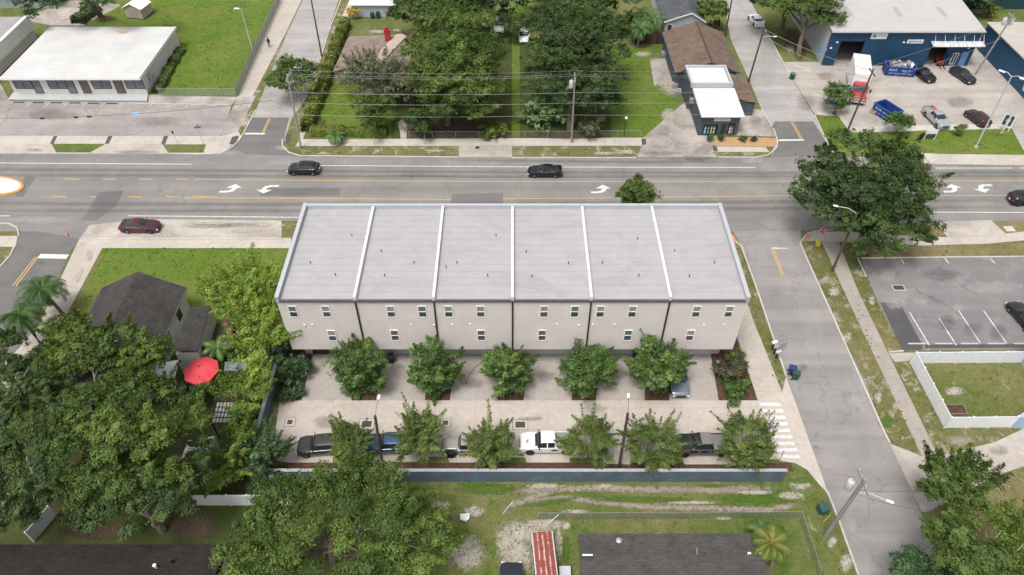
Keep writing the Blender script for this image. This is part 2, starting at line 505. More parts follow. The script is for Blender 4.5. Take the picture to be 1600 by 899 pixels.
# ---------------------------------------------------------------- vegetation builders
def leaf_mesh(name, pos, nrm, length, width, tint, mat, rs, quadpts=None):
    n = len(pos)
    nrm = nrm / np.maximum(1e-6, np.linalg.norm(nrm, axis=1, keepdims=True))
    rnd = rs.normal(size=(n, 3))
    t = np.cross(nrm, rnd)
    t /= np.maximum(1e-6, np.linalg.norm(t, axis=1, keepdims=True))
    b = np.cross(nrm, t)
    hl, hw = (length / 2)[:, None], (width / 2)[:, None]
    fold = nrm * hw * 0.35
    v = np.stack([pos - t * hl, pos - b * hw - t * hl * 0.1 + fold, pos + t * hl, pos + b * hw - t * hl * 0.1 + fold], 1).reshape(-1, 3)
    me = bpy.data.meshes.new(name)
    me.vertices.add(4 * n); me.loops.add(4 * n); me.polygons.add(n)
    me.vertices.foreach_set("co", v.astype(np.float32).ravel())
    me.loops.foreach_set("vertex_index", np.arange(4 * n, dtype=np.int32))
    me.polygons.foreach_set("loop_start", np.arange(0, 4 * n, 4, dtype=np.int32))
    a = me.attributes.new("tint", 'FLOAT', 'FACE')
    a.data.foreach_set("value", tint.astype(np.float32))
    me.materials.append(mat)
    me.update(calc_edges=True)
    return me

def crown_mesh(name, lobes, n, size, mat, seed=1, clump=0.5, per=26, up=0.55, fill=0.72, asp=0.5, low=-0.55, gap=1.0, shoots=0, shoot_len=1.2):
    """lobes: [(cx,cy,cz,rx,ry,rz)]; every lobe breaks into boughs, every bough into leaf clumps"""
    rs = np.random.RandomState(seed)
    L = np.array(lobes, float)
    big = L[:, 3].max()
    S, T = [], []
    for q in L:
        lt0 = rs.rand()
        m = int(np.clip(4 + 3.6 * q[3], 5, 13))
        for _ in range(m):
            d = rs.normal(size=3)
            while d[2] / np.linalg.norm(d) < low + 0.2 * rs.rand(): d = rs.normal(size=3)
            d /= np.linalg.norm(d)
            f = (0.55 + 0.45 * fill) * rs.uniform(0.62, 1.16)
            r = rs.uniform(0.28, 0.50)
            S.append((*(q[:3] + d * q[3:] * f), *(q[3:] * r * np.array([1.1, 1.1, 0.8]))))
            T.append(np.clip(.5 * lt0 + .6 * rs.rand(), 0, 1))
    S, T = np.array(S), np.array(T)
    wt = S[:, 3] * S[:, 4]
    ncl = max(8, n // per)
    li = rs.choice(len(S), ncl, p=wt / wt.sum())
    d = rs.normal(size=(ncl * 4, 3))
    d /= np.linalg.norm(d, axis=1, keepdims=True)
    d = d[d[:, 2] > -0.45 + 0.6 * rs.rand(len(d)) + (low + 0.55) * -0.5]
    d = d[:]
    d = d[rs.randint(0, len(d), ncl)]
    rad = (0.55 + 0.5 * rs.rand(ncl)) * (1 + 0.16 * rs.normal(size=ncl) * gap)
    cc = S[li, :3] + d * S[li, 3:] * rad[:, None]
    ct = np.clip(0.5 + 0.22 * rs.normal(size=ncl), 0, 1)
    cs = clump * (0.35 + 0.75 * rs.rand(ncl))
    if shoots:
        # leafy shoots that stick out of the crown
        si = rs.randint(0, len(S), shoots)
        sdir = (S[si, :3] - L[:, :3].mean(0)) * np.array([1, 1, .6]); sdir /= np.maximum(.01, np.linalg.norm(sdir, axis=1, keepdims=True))
        sdir += np.array([0, 0, .75]) + .3 * rs.normal(size=(shoots, 3))
        per_s = 9
        tt = np.tile(np.linspace(.1, 1, per_s), shoots)
        ri = np.repeat(np.arange(shoots), per_s)
        sc_ = S[si][ri, :3] + sdir[ri] * (tt * shoot_len * np.repeat(rs.uniform(.6, 1.2, shoots), per_s))[:, None] + S[si][ri, 3:4] * sdir[ri] * .5
        cc = np.concatenate([cc, sc_]); d = np.concatenate([d, sdir[ri]]); li = np.concatenate([li, si[ri]])
        ct = np.concatenate([ct, np.clip(.6 + .25 * rs.normal(size=len(sc_)), 0, 1)]); cs = np.concatenate([cs, clump * (.75 - .5 * tt)])
        ncl = len(cc)
    k = rs.randint(0, ncl, n)
    off = rs.normal(size=(n, 3)) * np.array([0.5, 0.5, 0.30])
    pos = cc[k] + off * cs[k][:, None]
    nrm = d[k] * 0.85 + np.array([0, 0, up * .8]) + off * 0.4 + rs.normal(size=(n, 3)) * 0.30
    ln = size * (0.65 + 0.7 * rs.rand(n))
    tint = np.clip(0.30 * ct[k] + 0.46 * T[li[k]] + 0.24 * rs.rand(n), 0, 1)
    return leaf_mesh(name, pos, nrm, ln, ln * asp, tint, mat, rs)

def limbs(mb, base, targets, r, seed=0, fork=0.45, bend=0.12, n=6):
    rr = random.Random(seed)
    base = Vector(base)
    c = sum((Vector(t) for t in targets), Vector()) / len(targets)
    fk = base.lerp(Vector((c.x, c.y, c.z)), fork)
    fk.x = base.x * 0.6 + fk.x * 0.4; fk.y = base.y * 0.6 + fk.y * 0.4
    mid = base.lerp(fk, 0.5) + Vector((rr.uniform(-1, 1) * r * .5, rr.uniform(-1, 1) * r * .5, 0))
    mb.path([base - Vector((0, 0, .1)), base + Vector((0, 0, r * 0.8)), mid, fk], r * 1.25, n + 2, r * 0.8)
    for t in targets:
        t = Vector(t)
        m1 = fk.lerp(t, 0.4) + Vector((rr.uniform(-1, 1), rr.uniform(-1, 1), rr.uniform(0, 1))) * (t - fk).length * bend
        mb.path([fk, m1, t], r * 0.62, n, r * 0.14)
        for q in range(3):
            e = m1.lerp(t, rr.uniform(.3, .8))
            ee = e + Vector((rr.uniform(-1, 1), rr.uniform(-1, 1), rr.uniform(-.2, .9))) * (t - fk).length * 0.3
            mb.path([e, e.lerp(ee, .5) + Vector((0, 0, .15)), ee], r * 0.22, 4, r * 0.06)

def auto_lobes(rx, ry, rz, zc, k, seed, rr=0.5, shape='round', elow=-.6):
    rn = random.Random(seed)
    out = []
    if shape == 'round': out.append((0, 0, zc, rx * .62, ry * .62, rz * .72))
    for i in range(k):
        a = 2 * math.pi * (i + rn.uniform(-.3, .3)) / max(1, k) * (1 if k < 6 else 1.618 * 2)
        e = rn.uniform(elow, .95)
        q = math.sqrt(max(0, 1 - e * e * .8))
        s = rr * rn.uniform(.75, 1.2)
        f = 1 - s * 0.85
        out.append((math.cos(a) * rx * q * f, math.sin(a) * ry * q * f, zc + e * rz * f, rx * s, ry * s, rz * s * .9))
    return out

def tree_from(name, label, cat, base, lobes, n, size, lmat, tmat, seed, tr=0.22, group=None, clump=0.5, per=26, up=.55, fill=.72, asp=.5, low=-.55, fork=.45, stems=1, shoots=0, shoot_len=1.2):
    """lobes in world coordinates"""
    base = Vector(base)
    t = thing(name, label, cat, base, 0, group)
    L = [(a - base.x, b - base.y, c - base.z, d, e, f) for a, b, c, d, e, f in lobes]
    link_mesh("crown", crown_mesh("crown", L, n, size, lmat, seed, clump, per, up, fill, asp, low, 1.0, shoots, shoot_len), t)
    mb = MB()
    big = sorted(L, key=lambda q: -q[3])[:9]
    tg = [(a, b, c + f * .2) for a, b, c, d, e, f in big]
    if stems == 1: limbs(mb, (0, 0, 0), tg, tr, seed, fork)
    else:
        rn = random.Random(seed)
        for s in range(stems):
            sub = tg[s::stems] or tg[:1]
            limbs(mb, (rn.uniform(-.3, .3), rn.uniform(-.3, .3), 0), sub, tr, seed + s, .35)
    mb.build("trunk", tmat, t, smooth=60)
    return t

def px_tree(name, label, cat, base_px, lobes_px, n, size, lmat, tmat, seed, flat=.72, shrink=.84, **kw):
    """lobes_px: [(u, v, z, r_px)] crown lobes as they show in the photograph at height z"""
    lobes = []
    for u, v, z, r in lobes_px:
        p = P(u, v, z)
        m = r * MPP(p) * (shrink if len(lobes_px) > 5 else .95)
        lobes.append((p.x, p.y, p.z, m, m, m * flat))
    b = P(*base_px) if len(base_px) == 2 else Vector(base_px)
    return tree_from(name, label, cat, b, lobes, n, size, lmat, tmat, seed, **kw)

def shrub(name, label, cat, u, v, zc, rpx, ratio, n, size, lmat, seed, k=6, group=None, stems=3, clump=.35, tr=.05, asp=.5, per=22):
    p = P(u, v, zc)
    r = rpx * MPP(p)
    L = [(a + p.x, b + p.y, c, d, e, f) for a, b, c, d, e, f in auto_lobes(r, r, r * ratio, zc, k, seed)]
    return tree_from(name, label, cat, (p.x, p.y, 0), L, n, size, lmat, M['bark'], seed, tr, group, clump, per, stems=stems, asp=asp)

def frond_crown(name, mat, nf, length, seed, droop=0.9, leaf=0.6, w=0.032, el=(0.1, 1.2), seg=16):
    rs = np.random.RandomState(seed)
    pos, nrm, ln, wd, tt, dirs = [], [], [], [], [], []
    V, Fc, tint = [], [], []
    for i in range(nf):
        az = 2 * math.pi * (i * 0.618) + rs.uniform(-.2, .2)
        e0 = el[0] + (el[1] - el[0]) * rs.rand()
        L = length * rs.uniform(.8, 1.1)
        p = np.array([0., 0., 0.]); e = e0
        side = np.array([-math.sin(az), math.cos(az), 0])
        tn = rs.rand()
        for s in range(seg):
            d = np.array([math.cos(az) * math.cos(e), math.sin(az) * math.cos(e), math.sin(e)])
            q = p + d * L / seg
            f = s / seg
            ll = leaf * (math.sin(math.pi * min(1, .18 + f * .82)) ** .7) * length / 2.2
            upv = np.cross(d, side)
            for sgn in (-1, 1):
                for h in (0, .5):
                    o = p + d * L / seg * h
                    tip = o + side * sgn * ll * .85 + d * ll * .45 - np.array([0, 0, 1]) * ll * .35
                    k = len(V)
                    V += [o, o + d * w * 1.6, tip, o - d * w]
                    Fc.append((k, k + 1, k + 2, k + 3)); tint.append(min(1, max(0, tn * .6 + rs.rand() * .4)))
            k = len(V)
            V += [p - side * .03, p + side * .03, q + side * .02, q - side * .02]
            Fc.append((k, k + 1, k + 2, k + 3)); tint.append(.9)
            p = q; e -= droop * (0.6 + f) / seg * 2
    me = bpy.data.meshes.new(name)
    me.from_pydata([tuple(x) for x in V], [], Fc)
    a = me.attributes.new("tint", 'FLOAT', 'FACE')
    a.data.foreach_set("value", np.array(tint, np.float32))
    me.materials.append(mat)
    return me

def palm(name, label, base, top, nf, length, mat, seed, tr=.16, droop=.9, group=None, tmat=None):
    b = Vector(base)
    t = thing(name, label, "palm", b, 0, group)
    tp = Vector(top) - b
    mb = MB()
    mb.path([(0, 0, -.1), tp * .35 + Vector((.05, 0, 0)), tp * .7, tp], tr * 1.25, 8, tr * .85)
    mb.build("trunk", tmat or M['palebark'], t, smooth=60)
    o = link_mesh("crown", frond_crown("crown", mat, nf, length, seed, droop), t)
    o.location = tp
    return t

def hedge_strip(mesh_name, ps, half, h, n, size, mat, seed):
    """leaf shell over a hedge running along points ps (local)"""
    rs = np.random.RandomState(seed)
    ps = np.array([[p[0], p[1]] for p in ps], float)
    seg = np.linalg.norm(np.diff(ps, axis=0), axis=1)
    cum = np.concatenate([[0], np.cumsum(seg)])
    s = rs.rand(n) * cum[-1]
    k = np.clip(np.searchsorted(cum, s) - 1, 0, len(seg) - 1)
    f = (s - cum[k]) / seg[k]
    c = ps[k] + (ps[k + 1] - ps[k]) * f[:, None]
    d = (ps[k + 1] - ps[k]) / seg[k][:, None]
    nv = np.stack([-d[:, 1], d[:, 0]], 1)
    a = rs.rand(n) * math.pi * 1.0
    bump = 1 + .13 * np.sin(s * 1.9) + .09 * np.sin(s * 4.3 + 1)
    rr = (0.82 + .22 * rs.rand(n)) * bump
    sq = 1 / np.maximum(np.abs(np.cos(a)), np.abs(np.sin(a))) ** .55
    off = np.cos(a) * half * rr * sq
    z = np.sin(a) * h * rr * sq * .88 * (1 - .0)
    z = np.where(rs.rand(n) < .45, z * rs.rand(n), z)
    pos = np.stack([c[:, 0] + nv[:, 0] * off, c[:, 1] + nv[:, 1] * off, z + .05], 1)
    nrm = np.stack([nv[:, 0] * np.cos(a), nv[:, 1] * np.cos(a), np.sin(a) + .3], 1) + rs.normal(size=(n, 3)) * .4
    ln = size * (.6 + .8 * rs.rand(n))
    tint = np.clip(.5 + .22 * np.sin(s * .9) * .6 + .22 * rs.normal(size=n), 0, 1)
    return leaf_mesh(mesh_name, pos, nrm, ln, ln * .6, tint, mat, rs)

M['oak'] = leaf_mat("oak_leaves", (0.054, 0.094, 0.03), (0.185, 0.245, 0.075))
M['oakmid'] = leaf_mat("bright_oak_leaves", (0.072, 0.118, 0.028), (0.275, 0.365, 0.08))
M['darkleaf'] = leaf_mat("dark_glossy_leaves", (0.044, 0.09, 0.034), (0.125, 0.205, 0.07), .2, .4, .4)
M['magnolia'] = leaf_mat("driveway_tree_leaves", (0.058, 0.115, 0.024), (0.205, 0.315, 0.065), .25, .4, .4)
M['myrtle'] = leaf_mat("wall_tree_leaves", (0.092, 0.132, 0.034), (0.285, 0.345, 0.095), .25)
M['lime'] = leaf_mat("lime_leaves", (0.18, 0.265, 0.042), (0.44, 0.53, 0.11), .36)
M['lime2'] = leaf_mat("yellow_green_leaves", (0.13, 0.205, 0.04), (0.36, 0.43, 0.095), .36)
M['olive'] = leaf_mat("olive_grey_leaves", (0.115, 0.125, 0.068), (0.29, 0.285, 0.17), .25)
M['paleleaf'] = leaf_mat("pale_shrub_leaves", (0.130, 0.221, 0.072), (0.338, 0.416, 0.208), .25)
M['hedge'] = leaf_mat("hedge_leaves", (0.105, 0.145, 0.025), (0.28, 0.31, 0.06), .25)
M['palmleaf'] = leaf_mat("palm_leaves", (0.072, 0.144, 0.042), (0.168, 0.252, 0.072), .2)
M['palmleaf2'] = leaf_mat("deep_palm_leaves", (0.045, 0.095, 0.025), (0.12, 0.20, 0.055), .2)
M['midbark'] = plain("grey_brown_bark", (0.17, 0.145, 0.12), 0.95, 0.3, 4)
M['yellowpalm'] = leaf_mat("yellowing_palm_leaves", (0.10, 0.17, 0.03), (0.36, 0.25, 0.06), .25)
M['redshrub'] = leaf_mat("purple_brown_leaves", (0.085, 0.085, 0.045), (0.20, 0.16, 0.09), .2)
M['flower'] = leaf_mat("yellow_flowers", (0.45, 0.33, 0.02), (0.65, 0.5, 0.05), .2)

# ---------------------------------------------------------------- vehicle builder
CARS = {
 'sedan': dict(L=4.85, W=1.86, wr=.33, wx=(.19, .79), zlow=.2,
   belt=[(0, .42), (.012, .62), (.06, .74), (.16, .84), (.28, .93), (.5, .97), (.8, 1.02), (.93, 1.05), (.985, .95), (1, .55)],
   roof=[(.27, .92), (.42, 1.36), (.50, 1.44), (.62, 1.43), (.72, 1.34), (.885, 1.06)], ws=(.275, .43), rg=(.715, .875), bp=[(.55, .575)], side=(.335, .80)),
 'suv': dict(L=4.75, W=1.90, wr=.36, wx=(.19, .80), zlow=.26,
   belt=[(0, .5), (.012, .74), (.05, .92), (.16, 1.01), (.27, 1.06), (.6, 1.1), (.95, 1.14), (.985, 1.05), (1, .6)],
   roof=[(.25, 1.05), (.38, 1.56), (.46, 1.66), (.74, 1.68), (.88, 1.62), (.97, 1.16)], ws=(.255, .395), rg=(.885, .965), bp=[(.52, .54), (.72, .745)], side=(.31, .90)),
 'hatch': dict(L=4.3, W=1.82, wr=.34, wx=(.19, .80), zlow=.23,
   belt=[(0, .45), (.012, .70), (.06, .86), (.16, .95), (.27, 1.0), (.6, 1.04), (.95, 1.08), (.985, .95), (1, .55)],
   roof=[(.23, .98), (.38, 1.46), (.47, 1.55), (.72, 1.54), (.84, 1.46), (.96, 1.10)], ws=(.24, .40), rg=(.83, .95), bp=[(.53, .55), (.74, .765)], side=(.31, .86)),
 'coupe': dict(L=4.5, W=1.92, wr=.35, wx=(.2, .8), zlow=.18,
   belt=[(0, .38), (.015, .54), (.07, .70), (.18, .82), (.32, .87), (.6, .9), (.85, .97), (.96, .96), (.985, .85), (1, .5)],
   roof=[(.30, .86), (.46, 1.20), (.54, 1.27), (.62, 1.26), (.72, 1.19), (.92, .99)], ws=(.305, .475), rg=(.70, .89), bp=[(.61, .64)], side=(.37, .78)),
 'pickup': dict(L=5.7, W=1.98, wr=.39, wx=(.175, .785), zlow=.36, bed=(.625, .985, .72),
   belt=[(0, .6), (.008, .88), (.03, 1.04), (.1, 1.12), (.26, 1.2), (.6, 1.22), (.99, 1.24), (.995, 1.2), (1, .7)],
   roof=[(.255, 1.2), (.345, 1.72), (.40, 1.83), (.56, 1.84), (.60, 1.78), (.622, 1.24)], ws=(.26, .36), rg=(.602, .62), bp=[(.455, .475)], side=(.295, .59)),
 'jeep': dict(L=5.2, W=1.90, wr=.43, wx=(.155, .80), zlow=.45, bed=(.66, .985, .8), boxy=True,
   belt=[(0, .6), (.006, 1.0), (.03, 1.12), (.1, 1.16), (.26, 1.2), (.6, 1.22), (.99, 1.24), (.995, 1.2), (1, .7)],
   roof=[(.29, 1.22), (.335, 1.75), (.36, 1.84), (.6, 1.85), (.64, 1.83), (.658, 1.24)], ws=(.292, .342), rg=(.642, .656), bp=[(.47, .49)], side=(.325, .63)),
}
WHEELS = {}
def wheel_meshes(r, wd, dark):
    key = (r, dark)
    if key not in WHEELS:
        Mx = Matrix.Rotation(math.pi / 2, 4, 'X')
        t = MB().lathe([(r * .62, -wd / 2), (r * .93, -wd / 2), (r, -wd / 2 + .04), (r, wd / 2 - .04), (r * .93, wd / 2), (r * .62, wd / 2)], n=20, M=Mx)
        to = t.build("tyre_src", M['rubber'], smooth=40)
        m = MB().lathe([(r * .64, -wd / 2 + .01), (r * .64, wd / 2 - .015), (r * .55, wd / 2 - .05)], n=20, M=Mx)
        for k in range(5):
            a = 2 * math.pi * k / 5
            Rm = Mx @ Matrix.Rotation(a, 4, 'Z')
            for s in (-1, 1):
                zz = s * (wd / 2 - .02)
                m.box(-.045, .03, zz - .02, .045, r * .6, zz + .02, Rm)
        m.lathe([(.07, -wd / 2 + .005), (.07, wd / 2 - .005)], n=10, M=Mx)
        ro = m.build("rim_src", M['darkrim'] if dark else M['rim'], smooth=30)
        WHEELS[key] = (to.data, ro.data)
        for o in (to, ro): bpy.data.objects.remove(o)
    return WHEELS[key]

def build_car(kind, name, label, cat, paint, loc, heading, group=None, dark_rim=False, scale=1.0, wide=1.0):
    """heading: direction (x,y) the nose points to; local +x is the nose"""
    s = CARS[kind]
    L, W = s['L'], s['W'] * wide
    t = thing(name, label, cat, (loc[0], loc[1], loc[2] if len(loc) > 2 else .02), math.atan2(heading[1], heading[0]), group)
    t.scale = (scale,) * 3
    bed = s.get('bed')
    xs = set(np.linspace(0, 1, 61).round(4)) | {.006, .012, .988, .994}
    for a, b in s['bp']: xs |= {a, b}
    xs |= set(s['ws']) | set(s['rg']) | set(s['side'])
    for wx in s['wx']:
        for k in np.linspace(-1, 1, 15): xs.add(round(wx + k * (s['wr'] * 1.2) / L, 4))
    if bed: xs |= {bed[0] - .0015, bed[0] + .0015, bed[1] - .0015, bed[1] + .0015}
    xs = np.array(sorted(x for x in xs if 0 <= x <= 1))
    fx = np.linspace(0, 1, 601)
    def sm(y, k):
        ker = np.exp(-.5 * (np.arange(-3 * k, 3 * k + 1) / k) ** 2); ker /= ker.sum()
        return np.convolve(np.pad(y, 3 * k, mode='edge'), ker, 'valid')
    zb = np.interp(xs, fx, sm(np.interp(fx, *zip(*s['belt'])), 3))
    rf = np.interp(fx, *zip(*([(0, 0)] + [(s['roof'][0][0] - .001, 0)] + s['roof'] + [(s['roof'][-1][0] + .001, 0), (1, 0)])))
    zr = np.interp(xs, fx, sm(np.maximum(rf, np.interp(fx, *zip(*s['belt'])) + .03), 4 if not bed else 2))
    wl = [(0, .66), (.015, .82), (.05, .92), (.12, .985), (.3, 1), (.7, 1), (.9, .97), (.97, .9), (.995, .8), (1, .72)]
    if s.get('boxy'): wl = [(0, .62), (.01, .66), (.26, .74), (.3, .92), (.7, .93), (.99, .92), (1, .9)]
    elif bed: wl = [(0, .78), (.01, .9), (.05, .97), (.12, 1), (.3, 1), (.97, 1), (.99, .98), (1, .96)]
    hw = np.interp(xs, *zip(*wl)) * W / 2
    ra = s['wr'] * 1.16
    sect = []
    for i, x in enumerate(xs):
        zl = s['zlow'] + (.12 if x < .02 or x > .985 else 0)
        for wx in s['wx']:
            dx = abs(x - wx) * L
            if dx < ra: zl = max(zl, s['wr'] + math.sqrt(ra * ra - dx * dx))
        w_, b_, r_ = hw[i], zb[i], zr[i]
        zl = min(zl, b_ - .1)
        tt = min(1, max(0, (r_ - b_ - .03) / .38))
        tt = tt * tt * (3 - 2 * tt)
        zm = max(zl + .02, min(b_ - .06, zl + .22))
        z3 = max(zm + .01, (b_ + zm) / 2 + .04)
        lp = lambda a, b: a + (b - a) * tt
        p = [(0, zl), (w_ * .93, zl), (w_, zm), (w_ * 1.0, z3), (w_ * .965, b_),
             (lp(w_ * .9, w_ * .925), b_ + .022), (lp(w_ * .72, W / 2 * .70), lp(b_ + .045, r_ - .05)), (lp(w_ * .45, W / 2 * .55), lp(b_ + .06, r_)), (0, lp(b_ + .065, r_ + .02))]
        if bed and bed[0] < x < bed[1]:
            p[5] = (w_ * .88, b_); p[6] = (w_ * .87, bed[2]); p[7] = (w_ * .5, bed[2]); p[8] = (0, bed[2])
        sect.append(p)
    n = len(xs)
    full = [[(q[0], q[1]) for q in p] + [(-q[0], q[1]) for q in p[-2:0:-1]] for p in sect]
    m = len(full[0])
    V = [(L / 2 - xs[i] * L, q[0], q[1]) for i in range(n) for q in full[i]]
    groups = {'body': []}
    for i in range(n - 1):
        xm = (xs[i] + xs[i + 1]) / 2
        for j in range(m):
            q = (i * m + j, i * m + (j + 1) % m, (i + 1) * m + (j + 1) % m, (i + 1) * m + j)
            jj = j if j < 8 else m - 1 - j
            g = 'body'
            if s['ws'][0] < xm < s['ws'][1] and jj in (6, 7): g = 'windscreen'
            elif s['rg'][0] < xm < s['rg'][1] and jj in (6, 7): g = 'rear_window'
            elif jj == 5 and s['side'][0] < xm < s['side'][1] and not any(a < xm < b for a, b in s['bp']): g = ('side_window', j < 8, sum(xm > b for a, b in s['bp']))
            groups.setdefault(g, []).append(q)
    groups['body'] += [tuple(range(m))[::-1], tuple(range((n - 1) * m, n * m))]
    for g, fs in groups.items():
        used = sorted({k for q in fs for k in q})
        ix = {k: a for a, k in enumerate(used)}
        mb = MB().add([V[k] for k in used], [tuple(ix[k] for k in q)[::-1] for q in fs])
        mb.build(g if isinstance(g, str) else g[0], paint if g == 'body' else M['carglass'], t, smooth=32)
    # wheels
    tm, rm = wheel_meshes(s['wr'], .24, dark_rim)
    for wx in s['wx']:
        for sg in (-1, 1):
            o = link_mesh("wheel", tm, t, (L / 2 - wx * L, sg * (W / 2 * (.99 if s.get('boxy') else .975) - .12), s['wr']))
            link_mesh("rim", rm, o)
    ui = MB().box(-L / 2 + .25, -W / 2 + .2, s['zlow'] + .02, L / 2 - .25, W / 2 - .2, s['zlow'] + .3)
    ui.build("underbody", M['black'], t)
    zh = float(np.interp(.03, xs, zb)); zt = float(np.interp(.985, xs, zb))
    for sg in (-1, 1):
        Mh = Matrix.Translation((L / 2 * .955, sg * W / 2 * .70, zh - .10)) @ Matrix.Rotation(sg * -.45, 4, 'Z')
        MB().cbox((0, 0, 0), (.22, .36, .13), Mh).build("headlight", M['lamp'], t, bevel=.03)
        Mt = Matrix.Translation((-L / 2 * .965, sg * W / 2 * .74, zt - .14)) @ Matrix.Rotation(sg * .35, 4, 'Z')
        MB().cbox((0, 0, 0), (.16, .34, .16), Mt).build("tail_light", M['redlamp'], t, bevel=.03)
        xm = L / 2 - (s['side'][0] + .035) * L
        MB().cbox((xm, sg * (W / 2 + .09), float(np.interp(s['side'][0], xs, zb)) + .09), (.12, .2, .14)).build("mirror", paint if not bed else M['black'], t, bevel=.03)
    gz = .42 if not bed else .72
    MB().cbox((L / 2 - .012, 0, gz), (.06, W * .5, .2)).build("grille", M['black'], t, bevel=.02)
    MB().cbox((-L / 2 - .008, 0, .62 if not bed else .74), (.03, .34, .16)).build("number_plate", M['white'], t)
    if bed:
        MB().cbox((L / 2 - .02, 0, .52), (.14, W * .9, .2)).build("bumper", M['chrome'] if not s.get('boxy') else M['black'], t, bevel=.04)
        MB().cbox((-L / 2 - .02, 0, .56), (.16, W * .9, .2)).build("bumper", M['chrome'] if not s.get('boxy') else M['black'], t, bevel=.04)
    return t

def paint(name, col, metal=0.25, rough=0.28):
    return plain(name, col, rough, 0.04, 1.0, metal, 0.5, 0.6)

# ---------------------------------------------------------------- ground builders
def sheet(name, mat, polys, z, px=True):
    mb = MB()
    for ps in polys: mb.flat([(p.x, p.y, z) for p in pts(ps)] if px else [(p[0], p[1], z) for p in ps])
    o = mb.build(name, mat)
    return tag(o, kind='structure')

def strip_poly(line, w):
    """world polyline -> flat ribbon corner points"""
    line = [Vector((p[0], p[1], 0)) for p in line]
    a, b = [], []
    for i, p in enumerate(line):
        d = (line[min(i + 1, len(line) - 1)] - line[max(i - 1, 0)]).normalized()
        n = Vector((-d.y, d.x, 0)) * w / 2
        a.append(p + n); b.append(p - n)
    return a, b

def ribbon(mb, line, w, z):
    a, b = strip_poly(line, w)
    for i in range(len(a) - 1):
        mb.flat([(q.x, q.y, z) for q in (a[i], a[i + 1], b[i + 1], b[i])])

def kerb(name, lines, w=.18, h=.12, mat=None):
    mb = MB()
    for ln in lines:
        ps = pts(ln)
        a, b = strip_poly(ps, w)
        n = len(a)
        vs = []
        for i in range(n):
            for q, z in ((a[i], -.05), (a[i], h - .02), (a[i].lerp(b[i], .15), h), (b[i].lerp(a[i], .15), h), (b[i], h - .02), (b[i], -.05)): vs.append((q.x, q.y, z))
        fs = [(i * 6 + k, i * 6 + k + 1, (i + 1) * 6 + k + 1, (i + 1) * 6 + k) for i in range(n - 1) for k in range(5)]
        fs += [(0, 1, 2, 3, 4, 5), tuple((n - 1) * 6 + k for k in (5, 4, 3, 2, 1, 0))]
        mb.add(vs, [q[::-1] for q in fs])
    return tag(mb.build(name, mat or M['kerb']), kind='structure')

PZ = [0.03]
def patches(name, mat, blobs, seed=1, nr=18):
    """blobs: (u, v, rx_px, ry_px, rot_deg) worn or stained spots on the ground"""
    rn = random.Random(seed)
    V, Fc, mask = [], [], []
    for bl in blobs:
        u, v, rx, ry = bl[:4]
        rot = math.radians(bl[4]) if len(bl) > 4 else 0
        PZ[0] += .0004
        k = len(V)
        c = P(u, v)
        V.append((c.x, c.y, PZ[0])); mask.append(1.0)
        for ring, mk in ((.55, .62), (1.0, -.35)):
            for i in range(nr):
                a = 2 * math.pi * i / nr
                x, y = rx * math.cos(a) * ring, ry * math.sin(a) * ring
                q = P(u + x * math.cos(rot) - y * math.sin(rot), v + x * math.sin(rot) + y * math.cos(rot))
                V.append((q.x, q.y, PZ[0])); mask.append(mk)
        for i in range(nr):
            j = (i + 1) % nr
            Fc.append((k, k + 1 + j, k + 1 + i))
            Fc.append((k + 1 + i, k + 1 + j, k + 1 + nr + j, k + 1 + nr + i))
    me = bpy.data.meshes.new(name)
    me.from_pydata(V, [], Fc)
    a = me.attributes.new("mask", 'FLOAT', 'POINT')
    a.data.foreach_set("value", np.array(mask, np.float32))
    me.materials.append(mat)
    o = bpy.data.objects.new(name, me)
    COL.objects.link(o)
    return tag(o, kind='structure')

def band(name, mat, lines, seed=1):
    """lines: (pixel polyline, half width in metres) soft-edged worn bands"""
    V, Fc, mask = [], [], []
    for ln, hwid in lines:
        PZ[0] += .0004
        ps = pts(ln)
        dense = []
        for i in range(len(ps) - 1):
            for k in range(6): dense.append(ps[i].lerp(ps[i + 1], k / 6))
        dense.append(ps[-1])
        a, b = strip_poly(dense, hwid * 2)
        k = len(V); n = len(dense)
        for i in range(n):
            e = min(1.0, min(i, n - 1 - i) / 3)
            for q, mk in ((a[i], -.35), (a[i].lerp(b[i], .25), .6), (dense[i], 1.0), (a[i].lerp(b[i], .75), .6), (b[i], -.35)):
                V.append((q.x, q.y, PZ[0])); mask.append(mk * e + (1 - e) * -.35)
        for i in range(n - 1):
            for j in range(4): Fc.append((k + i * 5 + j, k + i * 5 + j + 1, k + (i + 1) * 5 + j + 1, k + (i + 1) * 5 + j))
    me = bpy.data.meshes.new(name)
    me.from_pydata(V, [], Fc)
    a = me.attributes.new("mask", 'FLOAT', 'POINT')
    a.data.foreach_set("value", np.array(mask, np.float32))
    me.materials.append(mat)
    o = bpy.data.objects.new(name, me)
    COL.objects.link(o)
    return tag(o, kind='structure')
# ================================================================= GROUND
tag(MB().flat([(-1500, -600, 0), (1500, -600, 0), (1500, 2000, 0), (-1500, 2000, 0)]).build("ground", M['ground']), kind='structure')

